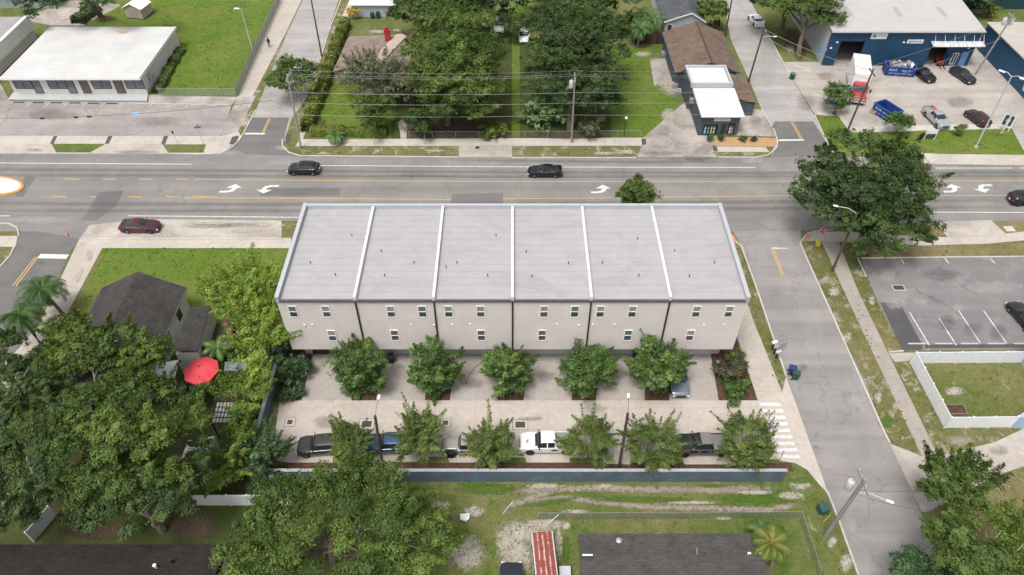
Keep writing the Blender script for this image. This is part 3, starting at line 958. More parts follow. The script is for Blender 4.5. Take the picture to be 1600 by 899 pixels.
# --- lawns and rough turf
sheet("lawn", M['lawn'], [
    [(150, 42), (186, 8), (215, -8), (436, -8), (437, 2), (371, 150), (250, 149), (262, 100), (285, 74), (277, 44)],
    [(163, 388), (452, 388), (440, 450), (430, 520), (330, 500), (118, 500)],
    [(955, 75), (1018, 75), (1022, 120), (1062, 165), (1006, 215), (960, 217), (930, 150)],
    [(480, 205), (560, 60), (640, 60), (620, 218), (490, 218)],
    [(800, 10), (840, 10), (820, 90), (806, 215), (775, 215), (790, 60)],
], .004)
sheet("field", M['lawn_field'], [[(1430, 568), (1600, 566), (1800, 566), (1800, 660), (1478, 668)], [(376, 752), (1232, 752), (1262, 730), (1290, 762), (1340, 900), (1420, 1150), (300, 1150), (300, 800)]], .004)
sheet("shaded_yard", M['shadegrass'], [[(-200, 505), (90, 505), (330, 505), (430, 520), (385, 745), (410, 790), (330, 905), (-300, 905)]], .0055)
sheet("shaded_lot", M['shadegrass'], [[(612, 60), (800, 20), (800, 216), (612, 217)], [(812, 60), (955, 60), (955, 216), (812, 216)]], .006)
sheet("verge_island", M['lawn_field'], [[(80, 225), (166, 225), (140, 239), (88, 239)], [(254, 226), (322, 226), (318, 239), (263, 239)]], .0195)
sheet("verge", M['verge'], [
    [(462, 228), (717, 228), (717, 244), (470, 243), (458, 236)], [(800, 228), (1008, 228), (994, 245), (800, 246)],
    [(1112, 237), (1204, 238), (1200, 244), (1122, 244)],
    [(367, 205), (377, 205), (400, 170), (452, 45), (446, 45), (402, 137)],
    [(441, 222), (447, 205), (495, 105), (515, 42), (530, 0), (545, 0), (525, 47), (468, 212)],
    [(1145, 382), (1158, 383), (1182, 450), (1228, 588), (1219, 618), (1175, 500), (1150, 430)],
    [(1255, 383), (1284, 383), (1309, 404), (1330, 450), (1440, 712), (1398, 695), (1382, 675), (1280, 448)],
    [(1316, 378), (1445, 372), (1445, 405), (1345, 407), (1372, 474), (1411, 548), (1388, 550), (1342, 458)],
    [(1398, 566), (1422, 566), (1480, 670), (1590, 668), (1556, 690), (1467, 713), (1424, 622)],
    [(0, 350), (14, 350), (27, 355), (29, 369), (0, 370), (-200, 370), (-200, 350)], [(-200, 386), (20, 386), (17, 400), (0, 418), (-200, 560)],
    [(425, 350), (470, 350), (470, 372), (425, 372)],
], .006)
sheet("dry_verge", M['drygrass'], [
    [(1405, 382), (1610, 380), (1900, 378), (1900, 403), (1346, 405)], [(1446, 346), (1462, 346), (1480, 368), (1446, 369)], [(1548, 344), (1600, 343), (1900, 343), (1900, 366), (1575, 368)],
    [(1550, 745), (1605, 727), (1900, 640), (1900, 1000), (1460, 1000), (1448, 830), (1442, 800)],
], .007)
sheet("front_turf", M['lawn'], [[(1276, 181), (1310, 178), (1332, 207), (1580, 200), (1603, 243), (1420, 239), (1335, 240), (1300, 230)]], .0062)

# --- roads
WX = 2600
sheet("side_street", M['street'], [
    [(1125, 340), (1250, 340), (1252, 378), (1280, 447), (1380, 673), (1418, 749), (1468, 873), (1560, 1100), (1430, 1100), (1341, 899), (1292, 769), (1228, 588), (1182, 452), (1158, 385), (1142, 355)],
], .008)
sheet("far_street", M['street_far'], [
    [(474, -2), (449, 51), (400, 172), (376, 215), (346, 240), (470, 246), (455, 240), (441, 228), (456, 185), (478, 155), (495, 105), (515, 42), (530, -2), (560, -90), (500, -90)],
    [(1120, -60), (1141, 60), (1171, 126), (1190, 172), (1213, 214), (1205, 246), (1305, 246), (1292, 224), (1272, 180), (1235, 120), (1200, 54), (1172, 0), (1155, -60)],
], .008)
sheet("corner_street", M['newasphalt'], [
    [(0, 345), (112, 350), (128, 372), (108, 395), (96, 425), (60, 500), (10, 590), (-60, 700), (-200, 700), (-100, 540), (0, 415), (18, 398), (30, 370), (26, 355), (0, 349)],
    [(383, 204), (376, 215), (346, 240), (470, 246), (455, 240), (441, 228), (452, 184), (394, 184)],
    [(1209, 190), (1271, 190), (1305, 246), (1205, 246), (1214, 225)],
], .0095)
sheet("main_road", M['mainroad'], [[(-WX, 236), (345, 240.5), (470, 243.5), (1000, 246.5), (1200, 246), (1300, 244), (1420, 252), (1470, 254.5), (WX + 1600, 262), (WX + 1600, 345), (1600, 345), (1460, 347), (1330, 352), (1260, 360), (1140, 362), (440, 345), (215, 352), (130, 374), (60, 362), (-WX, 350)]], .011)
sheet("road_patch", M['patchasphalt'], [
    [(1375, 473), (1406, 473), (1442, 541), (1440, 547), (1410, 548)], [(1444, 539), (1900, 536), (1900, 542), (1445, 544.5)]], .0185)
sheet("road_repair", M['newasphalt'], [
    [(156, 300), (193, 298), (182, 322), (150, 345), (128, 345)], [(413, 294), (533, 294), (530, 307), (405, 307)], [(706, 303), (786, 302), (786, 318), (704, 318)],
    [(40, 275), (56, 277), (36, 308), (24, 308)],
], .0125)

# --- parking lots and paved yards
sheet("office_lot", M['officelot'], [[(-300, 160), (15, 158), (232, 160), (362, 164), (352, 196), (344, 213), (-300, 213)]], .008)
sheet("office_side_path", M['oldapron'], [[(-200, 85), (60, 60), (80, 40), (-4, 122), (15, 158), (-300, 160)], [(232, 148), (371, 152), (362, 165), (232, 161)], [(30, 30), (110, 0), (190, 8), (130, 40), (80, 40)]], .0085)
sheet("warehouse_lot", M['lotpale'], [[(1225, 97), (1283, 97), (1283, 60), (1540, 60), (1620, 60), (1900, 100), (1900, 260), (1604, 244), (1580, 199), (1332, 207), (1310, 178), (1274, 180), (1236, 121)]], .009)
sheet("parking_lot", M['lotasphalt'], [[(1345, 405), (1600, 402), (1900, 400), (1900, 545), (1411, 548), (1372, 474)]], .0135)
sheet("court", M['concrete'], [[(437, 626), (1184, 626), (1222, 613), (1228, 588), (1293, 768), (1282, 757), (1262, 733), (1243, 722), (1216, 718), (1150, 718), (1145, 726), (1070, 726), (1065, 716), (986, 716), (985, 726), (945, 725), (940, 716), (890, 716), (890, 723), (823, 723), (820, 715), (765, 715), (765, 723), (702, 723), (700, 714), (660, 714), (650, 722), (560, 722), (555, 714), (520, 714), (520, 723), (450, 723), (424, 718)]], .014)
dv = []
for x0, x1, y0, y1 in ((490, 472, 549, 588 - 39), ):
    pass
sheet("driveways", M['driveway'], [
    [(490, 552), (553, 552), (549, 626), (471, 626)], [(597, 552), (668, 552), (664, 626), (588, 626)], [(710, 552), (782, 552), (778, 626), (703, 626)],
    [(827, 552), (898, 552), (893, 626), (818, 626)], [(940, 552), (1010, 552), (1007, 626), (931, 626)], [(1052, 552), (1110, 552), (1123, 626), (1046, 626)]], .0145)
sheet("planting_bed", M['mulch'], [
    [(553, 550), (597, 550), (588, 626), (549, 626)], [(668, 550), (710, 550), (703, 626), (664, 626)], [(782, 550), (827, 550), (818, 626), (778, 626)],
    [(898, 550), (940, 550), (931, 626), (893, 626)], [(1010, 550), (1052, 550), (1046, 626), (1007, 626)], [(456, 540), (490, 540), (471, 626), (430, 626)],
    [(1110, 550), (1148, 520), (1184, 626), (1123, 626)],
    [(450, 723.5), (1236, 723.5), (1240, 737), (400, 737)],
], .0135)
sheet("bed_edge_turf", M['verge'], [[(424, 626), (438, 626), (424, 720), (390, 720)]], .0132)

# --- pavements
sheet("sidewalk", M['sidewalk'], [
    [(-WX, 208), (-300, 212), (345, 213), (372, 205), (378, 215), (346, 240.5), (-300, 240), (-WX, 236)],
    [(468, 218), (1008, 215.5), (1012, 228), (462, 228.5)],
    [(1118, 229), (1196, 230), (1202, 238), (1112, 237.5)],
    [(124, 374), (455, 372), (455, 388), (160, 388), (118, 386)],
    [(-400, 370), (28, 369), (24, 386), (-400, 387)],
    [(1262, 363), (1312, 362), (1440, 370), (1490, 371), (1545, 369), (1600, 362), (1900, 352), (1900, 368), (1600, 376), (1545, 381), (1442, 384), (1312, 378), (1262, 377)],
    [(1412, 238), (1470, 241), (1900, 246), (1900, 258), (1470, 255.5), (1422, 252.5)],
    [(1275, 172), (1312, 176), (1336, 207), (1328, 207), (1310, 182), (1277, 180)],
], .0165)
sheet("long_sidewalk", M['sidewalk_y'], [
    [(440, -5), (474, -5), (447, 51), (402, 137), (367, 205), (345, 212), (371, 152), (404, 75)],
    [(548, -5), (556, -5), (534, 50), (473, 219), (465, 219), (525, 47)],
    [(1143, 430), (1163, 460), (1176, 498), (1222, 613), (1184, 626), (1150, 522)],
    [(118, 386), (160, 388), (105, 490), (40, 560), (20, 600), (-20, 600), (60, 510)],
], .0162)
sheet("old_sidewalk", M['oldwalk_y'], [[(1283, 378), (1310, 377), (1342, 458), (1466, 713), (1440, 713), (1316, 450), (1296, 404)]], .0168)
sheet("apron", M['apron'], [
    [(-400, 225), (78, 225), (88, 239.5), (-400, 239.5)], [(168, 225), (252, 225), (263, 239.5), (140, 239.5)], [(717, 227), (800, 227), (800, 246), (717, 245.5)],
    [(140, 352), (215, 343), (440, 345), (440, 373), (124, 374)], [(1463, 347), (1548, 344), (1574, 368), (1480, 371)], [(1388, 552), (1600, 548), (1900, 548), (1900, 552), (1432, 553), (1424, 564), (1398, 566)],
    [(1390, 693), (1440, 713), (1468, 713), (1555, 691), (1605, 667), (1900, 560), (1900, 640), (1605, 727), (1552, 745), (1450, 800), (1440, 800)],
    [(1227, 97), (1272, 98), (1262, 118), (1236, 121)],
], .0172)
sheet("stained_apron", M['oldapron'], [
    [(1006, 215), (1062, 166), (1074, 158), (1090, 212), (1120, 213), (1122, 229), (1112, 237), (1122, 246), (996, 246)],
    [(1153, 168), (1190, 172), (1214, 214), (1150, 212)], [(1015, 92), (1055, 92), (1062, 132), (1022, 134)],
    [(355, 185), (372, 152), (400, 150), (372, 205), (345, 212)],
], .0176)
sheet("path", M['oldapron'], [[(621, 192), (629, 186), (633, 193), (637, 196), (636, 206), (635, 217), (626, 217), (625, 205)]], .0182)
sheet("mulch_strip", M['redmulch'], [[(1112, 214), (1212, 216), (1216, 226), (1206, 229.5), (1118, 228.5)]], .0185)
sheet("tactile_pad", M['red_pad'], [[(1254, 371), (1264, 364), (1267, 363), (1264, 377), (1254, 377)], [(1138, 366), (1146, 367), (1153, 379), (1140, 381)]], .0215)
sheet("expansion_strip", M['patchasphalt'], [
    [(84, 213), (90, 213), (84, 225), (78, 225)], [(169, 213), (176, 213), (170, 225), (164, 225)], [(256, 213), (263, 213), (258, 226), (252, 226)], [(363, 214), (374, 212), (368, 226), (358, 226)],
    [(1113, 228), (1119, 228), (1122, 237), (1115, 237)], [(447, 210), (455, 210), (453, 222), (447, 224)], [(1002, 217), (1009, 217), (1010, 226), (1003, 227)]], .0192)

sheet("lot_edge_strip", M['kerb'], [[(1329, 199), (1576, 193.5), (1581, 200.5), (1332, 207.5)]], .0187)
# --- kerbs
kerb("kerb", [
    [(400, 172), (388, 195), (375, 219), (362, 231), (345, 240.5), (318, 241.5), (262, 240.5)], [(141, 240.3), (88, 240)],
    [(441, 218), (442, 230), (452, 239), (470, 244), (716, 246)], [(800, 247), (994, 247)], [(1122, 246), (1180, 246.5), (1200, 243), (1213, 232), (1215, 222), (1210, 205), (1190, 172)],
    [(1200, 54), (1236, 121)], [(1273, 181), (1292, 223), (1302, 240)], [(1342, 247), (1420, 254), (1470, 256.5), (1620, 258.5), (1900, 261)],
    [(1302, 359), (1272, 362), (1258, 369), (1250, 380), (1256, 395), (1280, 448), (1345, 593), (1380, 673), (1390, 693)],
    [(1150, 379), (1158, 385), (1182, 451), (1228, 588)],
    [(1216, 719), (1243, 723), (1262, 734), (1282, 758), (1293, 770), (1312, 818), (1341, 899), (1390, 1020)],
    [(0, 349.5), (14, 350), (27, 356), (30, 369)], [(22, 387), (17, 399), (0, 418), (-50, 480)],
    [(130, 373), (160, 374), (440, 373.5)], [(533, 0), (516, 44), (497, 105)],
])
kerb("lot_kerb", [[(1346, 404), (1600, 401.5), (1900, 400)], [(1340, 404), (1353, 433)], [(1411, 549), (1388, 551)], [(1332, 207.5), (1580, 201)]], .16, .13)

# --- painted markings
mk = MB(); yl = MB()
def line(mb, px, w, z=.0195): ribbon(mb, pts(px), w, z)
line(mk, [(-900, 249), (0, 255), (299, 257)], .14); line(mk, [(500, 259), (850, 261.3), (1180, 262)], .14); line(mk, [(1462, 263), (1581, 263)], .13); line(mk, [(1593, 263), (1900, 263)], .13)
line(mk, [(200, 337.5), (466, 340)], .14); line(mk, [(466, 340), (800, 338), (1100, 335)], .14); line(mk, [(1455, 332), (1900, 333)], .14); line(mk, [(-300, 337.5), (16, 337.7)], .14)
line(yl, [(304, 280.5), (620, 283.5), (850, 284), (1600, 283), (1900, 283)], .10)
for a, b in ((101, 124), (160, 182), (216, 238), (275, 295)): line(yl, [(a, 280), (b, 280.6)], .12)
line(yl, [(288, 309.5), (500, 310.5), (705, 312)], .10); line(yl, [(300, 307.2), (340, 307.6)], .10); line(yl, [(787, 311), (1000, 309), (1200, 306.5), (1600, 305.5), (1900, 305)], .10)
for a, b in ((82, 104), (141, 150), (200, 222), (258, 281)): line(yl, [(a, 307.5), (b, 308)], .12)
line(yl, [(61, 400), (25, 447)], .11); line(yl, [(55.5, 402), (20, 447)], .11)
line(yl, [(423, 185), (412, 208)], .10); line(yl, [(420.5, 185), (409.5, 208)], .10); line(mk, [(383, 209.3), (414, 209.3)], .4)
line(yl, [(1236, 191), (1252, 219)], .10); line(yl, [(1238.5, 191), (1254.5, 219)], .10); line(mk, [(1217, 219.5), (1256, 219)], .4)
line(yl, [(1205, 388), (1222, 432)], .11); line(yl, [(1208.5, 388), (1225.5, 432)], .11)
line(mk, [(61, 400.5), (106, 401.5)], .75)
line(mk, [(1206, 388), (1232, 389)], .25)
def arrow(u, v, flip):
    c = P(u, v); s = -1 if flip else 1
    sh = [(-1.5, -.85), (-.2, -.8), (.45, -.55), (.8, -.05), (.82, .25), (1.55, .25), (.35, 1.1), (-.75, .25), (.15, .25), (.05, -.15), (-.35, -.42), (-1.5, -.45)]
    mk.flat([(c.x + s * x * .92, c.y + s * y * .96, .0195) for x, y in sh])
arrow(361, 295.5, False); arrow(418, 295.2, True); arrow(939, 296.5, False); arrow(1487, 295.5, False); arrow(1537, 294, True)
for i in range(9):   # zebra bars on the court mouth
    v = 632 + i * 10.2; o = i * 3.6
    mk.flat([(q.x, q.y, .0195) for q in pts([(1187 + o, v - 2.6), (1219 + o * 1.0, v - 2.6), (1221 + o, v + 2.6), (1189 + o, v + 2.6)])])
for a, b in (((1421, 488), (1452, 540)), ((1467, 497), (1494, 540)), ((1498, 486), (1532, 537)), ((1537, 486), (1573, 537)), ((1575, 486), (1614, 537)), ((1408, 405), (1412.5, 412.5)), ((1476, 404), (1483, 412)), ((1547, 404), (1554.5, 412))): line(mk, [a, b], .12, .0205)
for k in range(9): line(mk, [(48 + k * 29 + (18 if k > 5 else 0), 161), (40 + k * 29 + (18 if k > 5 else 0), 168)], .08, .0205)
line(mk, [(200, 161), (360, 165)], .1, .0205)
tag(mk.build("white_road_marking", M['white_line']), kind='structure')
tag(yl.build("yellow_road_marking", M['yellow_line']), kind='structure')
tag(MB().add([(P(205, 180).x + a, P(205, 180).y + b, .021) for a, b in ((0, 0), (1.1, 0), (1.2, .8), (.1, .8))], [(0, 1, 2, 3)]).build("blue_road_marking", plain("blue_road_paint", (.25, .38, .6), .7)), kind='structure')

# --- worn, sandy and stained spots
M['p_sand'] = patch_mat("sand_patches", (0.32, 0.28, 0.22), (0.50, 0.46, 0.39))
M['p_dirt'] = patch_mat("dirt_patches", (0.22, 0.185, 0.145), (0.38, 0.33, 0.27))
M['p_lush'] = patch_mat("lush_patches", (0.055, 0.115, 0.014), (0.10, 0.155, 0.03))
M['p_dark'] = patch_mat("dark_stains_and_shade", (0.09, 0.085, 0.08), (0.16, 0.15, 0.145), .9, 1.6, 1.0, opacity=.32)
M['p_tyre'] = patch_mat("tyre_darkening", (0.12, 0.115, 0.11), (0.15, 0.145, 0.14), .95, .8, .5, opacity=.28)
M['p_scuff'] = patch_mat("pale_scuffs", (0.38, 0.36, 0.34), (0.50, 0.48, 0.45), .9, 1.6, 1.0, opacity=.45)
M['p_litter'] = patch_mat("leaf_litter_patches", (0.055, 0.04, 0.03), (0.13, 0.095, 0.065), .7, 1.5, 1.5, opacity=.8)
band("bare_dirt", M['p_dirt'], [([(760, 772), (900, 763), (1100, 766), (1240, 762)], .55), ([(800, 790), (880, 778), (1000, 792), (1200, 797), (1262, 785)], .45), ([(1000, 766), (1235, 768)], .5), ([(775, 800), (830, 778), (880, 762)], .5)])
patches("sandy_ground", M['p_sand'], [
    (800, 848, 34, 50), (812, 870, 30, 40), (850, 820, 48, 15), (820, 832, 40, 22), (873, 850, 9, 35), (802, 885, 28, 26), (885, 822, 10, 8), (730, 865, 38, 40), (690, 790, 20, 12), (850, 760, 40, 6), (945, 760, 20, 6), (740, 800, 24, 12),
    (1300, 848, 9, 14, 30), (1250, 757, 24, 12), (1322, 880, 14, 20), (1235, 775, 30, 9),
    (1303, 456, 13, 11), (1322, 528, 9, 14, 50), (1372, 622, 8, 14), (1362, 470, 7, 12), (1492, 612, 22, 10),
    (210, 365, 16, 6), (260, 368, 30, 4), (330, 350, 50, 4), (410, 352, 24, 5), (150, 362, 12, 6), (385, 362, 40, 4), (420, 368, 20, 3), (945, 240, 26, 4), (980, 238, 20, 5), (1050, 130, 30, 28), (1045, 180, 18, 14), (1005, 85, 18, 6), (380, 190, 14, 14), (1235, 75, 10, 14),
    (590, 50, 20, 4), (620, 48, 10, 3), (140, 400, 7, 12), (125, 430, 4, 18, 25), (680, 236, 20, 3), (505, 240, 10, 3), (900, 800, 30, 5), (1080, 786, 60, 4), (1180, 770, 40, 5), (1130, 810, 20, 4),
])
patches("lush_turf", M['p_lush'], [(760, 765, 70, 12), (860, 785, 60, 7, -8), (1000, 781, 110, 7), (1180, 781, 90, 7, 3), (885, 860, 9, 30), (1115, 760, 30, 4), (1250, 752, 22, 8), (1385, 660, 16, 16), (740, 757, 40, 6), (1200, 830, 40, 20)], 3)
patches("leaf_litter", M['p_litter'], [(700, 200, 110, 20), (890, 212, 80, 9), (770, 214, 20, 5), (200, 700, 160, 80), (300, 820, 60, 40), (150, 830, 80, 20), (530, 850, 90, 50), (540, 770, 80, 20), (1250, 80, 14, 22), (1238, 60, 20, 24), (165, 30, 26, 8), (500, 195, 14, 14), (1560, 880, 90, 40), (440, 575, 30, 45), (370, 640, 60, 80), (350, 540, 40, 40), (640, 60, 40, 20)], 4)
patches("dark_stain", M['p_dark'], [
    (210, 238, 50, 4), (55, 235, 20, 4), (1080, 248, 55, 5), (1090, 250, 30, 4), (330, 354, 60, 5), (370, 352, 40, 5), (1040, 240, 40, 5), (1035, 205, 20, 12), (830, 655, 30, 5), (510, 660, 30, 14), (930, 640, 25, 12), (1080, 690, 20, 20),
    (1305, 150, 30, 20), (1260, 160, 20, 20), (1440, 125, 12, 8), (1500, 160, 30, 12), (1290, 120, 20, 10), (1365, 100, 24, 5), (1480, 505, 20, 18), (1520, 515, 22, 14), (1560, 520, 20, 16), (1470, 430, 40, 14), (620, 575, 20, 10), (740, 600, 24, 12), (855, 590, 20, 12), (965, 585, 22, 12),
    (1340, 640, 8, 4, 40), (1275, 700, 6, 4), (80, 180, 60, 12), (250, 190, 60, 10), (1255, 575, 10, 8), (1500, 720, 30, 12), (1560, 705, 24, 10), (1140, 195, 20, 10), (1180, 190, 14, 12), (65, 412, 8, 4)], 5)  # stains, plus the kerb bins' small shadow painted beside them
patches("pale_scuff", M['p_scuff'], [(60, 345, 80, 8), (1230, 385, 16, 40, -20), (1215, 350, 40, 14), (1190, 400, 12, 30, -20), (1345, 600, 12, 60, -22), (1240, 600, 8, 40, -18), (1400, 470, 30, 20), (1380, 430, 30, 14), (1550, 450, 60, 14), (1360, 185, 40, 8), (1470, 150, 60, 10), (1500, 690, 30, 10), (440, 100, 20, 40), (1200, 100, 20, 50), (440, 232, 16, 6), (1330, 820, 10, 60, -20), (360, 240, 30, 6), (1175, 252, 24, 8)], 6)
band("wheel_track", M['p_tyre'], [([(-200, 265), (300, 267), (800, 270), (1200, 271), (1500, 270), (1700, 270)], .55), ([(-200, 274), (300, 275), (800, 277), (1500, 276), (1700, 276)], .55), ([(-200, 318), (400, 320), (800, 320), (1200, 316), (1700, 313)], .6), ([(-200, 330), (400, 330), (800, 330), (1200, 326), (1700, 324)], .6),
    ([(620, 250), (1000, 254), (1190, 253)], .5), ([(560, 274), (760, 276)], .5)])

# --- low tufts over the lawns and rough turf
def in_poly(px, py, poly):
    x, y = poly[:, 0], poly[:, 1]; x2, y2 = np.roll(x, -1), np.roll(y, -1)
    r = np.zeros(len(px), bool)
    for a, b, c, d in zip(x, y, x2, y2):
        hit = ((b > py) != (d > py))
        r ^= hit & (px < (c - a) * (py - b) / (d - b + 1e-12) + a)
    return r
def tufts(name, mat, polys, dens, size, seed, zmax=.09):
    rs = np.random.RandomState(seed); PP, = [[]]
    for ps in polys:
        w_ = np.array([(q.x, q.y) for q in pts(ps)])
        lo, hi = w_.min(0), w_.max(0)
        n = int(min(60000, (hi - lo).prod() * dens))
        q = lo + (hi - lo) * rs.rand(n, 2)
        q = q[in_poly(q[:, 0], q[:, 1], w_)]
        cl = np.sin(q[:, 0] * .9 + 1.3 * np.sin(q[:, 1] * .7)) * np.sin(q[:, 1] * 1.1 + np.sin(q[:, 0] * 1.7)) + .8 * rs.normal(size=len(q))
        q = q[cl > .1] + rs.normal(size=((cl > .1).sum(), 2)) * .08
        PP.append(q)
    q = np.concatenate(PP); n = len(q)
    pos = np.column_stack([q, .02 + zmax * rs.rand(n)])
    nrm = np.column_stack([rs.normal(size=n) * .7, rs.normal(size=n) * .7 - .25, .8 + 0 * q[:, 0]])
    ln = size * (.5 + rs.rand(n))
    me = leaf_mesh(name, pos, nrm, ln, ln * .5, np.clip(.5 + .25 * rs.normal(size=n), 0, 1), mat, rs)
    o = bpy.data.objects.new(name, me); COL.objects.link(o)
    return tag(o, kind='stuff')
M['g_lush'] = leaf_mat("grass_blades", (0.060, 0.115, 0.012), (0.165, 0.20, 0.045), .2)
M['g_dry'] = leaf_mat("dry_grass_blades", (0.085, 0.115, 0.028), (0.26, 0.23, 0.11), .15)
tag(tufts("grass", M['g_lush'], [[(163, 388), (452, 388), (440, 450), (330, 480), (280, 430), (130, 470)], [(186, 8), (436, 2), (371, 148), (255, 147), (285, 74)], [(955, 75), (1018, 75), (1022, 120), (1062, 165), (1006, 215), (960, 217), (930, 150)], [(490, 205), (560, 60), (640, 60), (620, 210)], [(800, 10), (838, 10), (806, 215), (775, 215), (790, 60)], [(1280, 183), (1310, 180), (1332, 210), (1580, 203), (1600, 238), (1420, 237), (1335, 238), (1302, 228)]], 5, .26, 1), "short green lawn grass around the houses and the office", "grass")
tag(tufts("rough_grass", M['g_dry'], [[(650, 756), (1228, 756), (1255, 735), (1288, 770), (1335, 898), (1200, 898), (1195, 835), (905, 830), (900, 898), (650, 898)], [(1436, 572), (1590, 572), (1590, 646), (1484, 646)], [(1257, 386), (1284, 386), (1338, 458), (1436, 708), (1398, 692), (1384, 675), (1282, 448)], [(1318, 382), (1343, 408), (1370, 474), (1408, 548), (1390, 548), (1344, 458)], [(1402, 568), (1420, 568), (1478, 668), (1588, 670), (1467, 710), (1424, 622)], [(462, 230), (716, 230), (716, 242), (470, 242)], [(802, 230), (1004, 230), (994, 243), (802, 244)], [(1405, 384), (1610, 382), (1610, 401), (1350, 404)], [(1552, 745), (1605, 729), (1605, 800), (1460, 800)], [(1147, 386), (1157, 386), (1180, 450), (1226, 588), (1219, 612), (1175, 500)]], 7, .20, 2), "patchy rough grass on the verges and the field below the wall", "grass")
# ================================================================= BUILDINGS
M['twall'] = seam_mat("townhouse_render", (0.645, 0.585, 0.552), 'z', 0.3, 0.08, 0.06, 0.85, stain=(.55, .495, .465))
M['troof'] = seam_mat("grey_membrane_roof", (0.350, 0.340, 0.342), 'y', 0.95, 0.20, 0.06, 0.6, stain=(0.265, 0.24, 0.24))
M['garage'] = seam_mat("garage_door_paint", (0.52, 0.56, 0.62), 'z', 0.5, 0.35, 0.04, 0.5)
M['browngarage'] = seam_mat("brown_garage_paint", (0.055, 0.04, 0.033), 'z', 0.5, 0.4)
M['cap'] = plain("parapet_cap", (0.40, 0.41, 0.43), 0.5, 0.05, 1)
M['gutter'] = plain("gutter_metal", (0.085, 0.08, 0.078), 0.5, 0.15, 1)
M['winpane'] = plain("window_pane", (0.05, 0.055, 0.058), 0.08, 0.15, 1, 0, 0.6)
M['winblind'] = seam_mat("window_blind", (0.27, 0.265, 0.25), 'z', 0.08, 0.25)
M['winblind_green'] = seam_mat("green_window_blind", (0.10, 0.17, 0.14), 'z', 0.08, 0.25)
M['winblind_red'] = seam_mat("reddish_window_blind", (0.14, 0.10, 0.10), 'z', 0.08, 0.25)

XL, XR, YB, YF, ZE = -22.45, 22.55, 48.27, 62.1, 10.15
th = thing("townhouse_row", "long pale row of six townhouses with flat grey roof and white dividing walls", "townhouse", (0, 55, 0))
b = MB()
b.box(XL, YB, 2.8, XR, YF - .02, ZE - .25)
b.box(XL + .5, YB + 1.75, 0, XR - .5, YF - .03, 2.8)
b.build("wall", M['twall'], th, rel=True)
b = MB()
b.add([(XL + .3, YB + .1, ZE - .1), (XR - .3, YB + .1, ZE - .1), (XR - .3, YF - .3, ZE + .1), (XL + .3, YF - .3, ZE + .1),
       (XL + .3, YB + .1, ZE - .3), (XR - .3, YB + .1, ZE - .3), (XR - .3, YF - .3, ZE - .3), (XL + .3, YF - .3, ZE - .3)],
      [(0, 1, 2, 3), (7, 6, 5, 4), (0, 4, 5, 1), (1, 5, 6, 2), (2, 6, 7, 3), (3, 7, 4, 0)])
b.build("roof", M['troof'], th, rel=True)
def slope_wall(mb, x0, x1, y0, y1, zb, za0, za1):
    mb.add([(x0, y0, zb), (x1, y0, zb), (x1, y1, zb), (x0, y1, zb), (x0, y0, za0), (x1, y0, za0), (x1, y1, za1), (x0, y1, za1)],
           [(3, 2, 1, 0), (4, 5, 6, 7), (0, 1, 5, 4), (1, 2, 6, 5), (2, 3, 7, 6), (3, 0, 4, 7)])
b = MB()
slope_wall(b, XL - .06, XL + .3, YB - .05, YF + .05, ZE - .5, ZE + .32, ZE + .55)
slope_wall(b, XR - .3, XR + .06, YB - .05, YF + .05, ZE - .5, ZE + .32, ZE + .55)
b.box(XL + .3, YF - .32, ZE - .5, XR - .3, YF + .05, ZE + .55)
b.build("parapet", M['cap'], th, rel=True)
for xa, xb, sx in ((XL - .08, XL + .31, 0), (XR - .31, XR + .08, 0)):
    b = MB(); slope_wall(b, xa, xb, YB - .1, YF + .1, ZE + .33, ZE + .37, ZE + .60)
    b.build("parapet_coping", M['cap'], th, rel=True)
M['partywhite'] = plain('white_parapet_wall', (.62, .62, .62), .6, .08, 1)
UW = (XR - XL) / 6
for k in range(1, 6):
    x = XL + UW * k
    b = MB()
    slope_wall(b, x - .13, x + .13, YB - .04, YF - .33, ZE - .2, ZE + .36, ZE + .50)
    b.build("party_wall", M['partywhite'], th, rel=True)
    b = MB().box(x - .07, YB - .13, 2.75, x + .07, YB - .003, ZE - .28)
    b.build("downspout", M['brown_metal'], th, rel=True)
b = MB().box(XL + .3, YB - .16, ZE - .27, XR - .3, YB + .09, ZE - .1)
b.build("gutter", M['gutter'], th, rel=True)
def wall_px(u, v, y):
    r = (v - CY) / F
    Z = y * (1 + r) / (1 - r)
    return (u - CX) * (y + Z) * S2 / F, H - Z
wins = [(458, 487, 'g'), (510, 487, 'n'), (611, 487, 'n'), (660, 487, 'g'), (701, 487, 'n'), (751, 487, 'n'), (850, 487, 'n'), (898, 487, 'g'), (938, 487, 'n'), (988, 487, 'n'), (1088, 487, 'n'), (1139, 487, 'n'),
        (519, 524.5, 'n'), (617, 524, 'r'), (752, 524, 'r'), (847, 524, 'r'), (981, 524, 'g'), (1078, 524, 'n')]
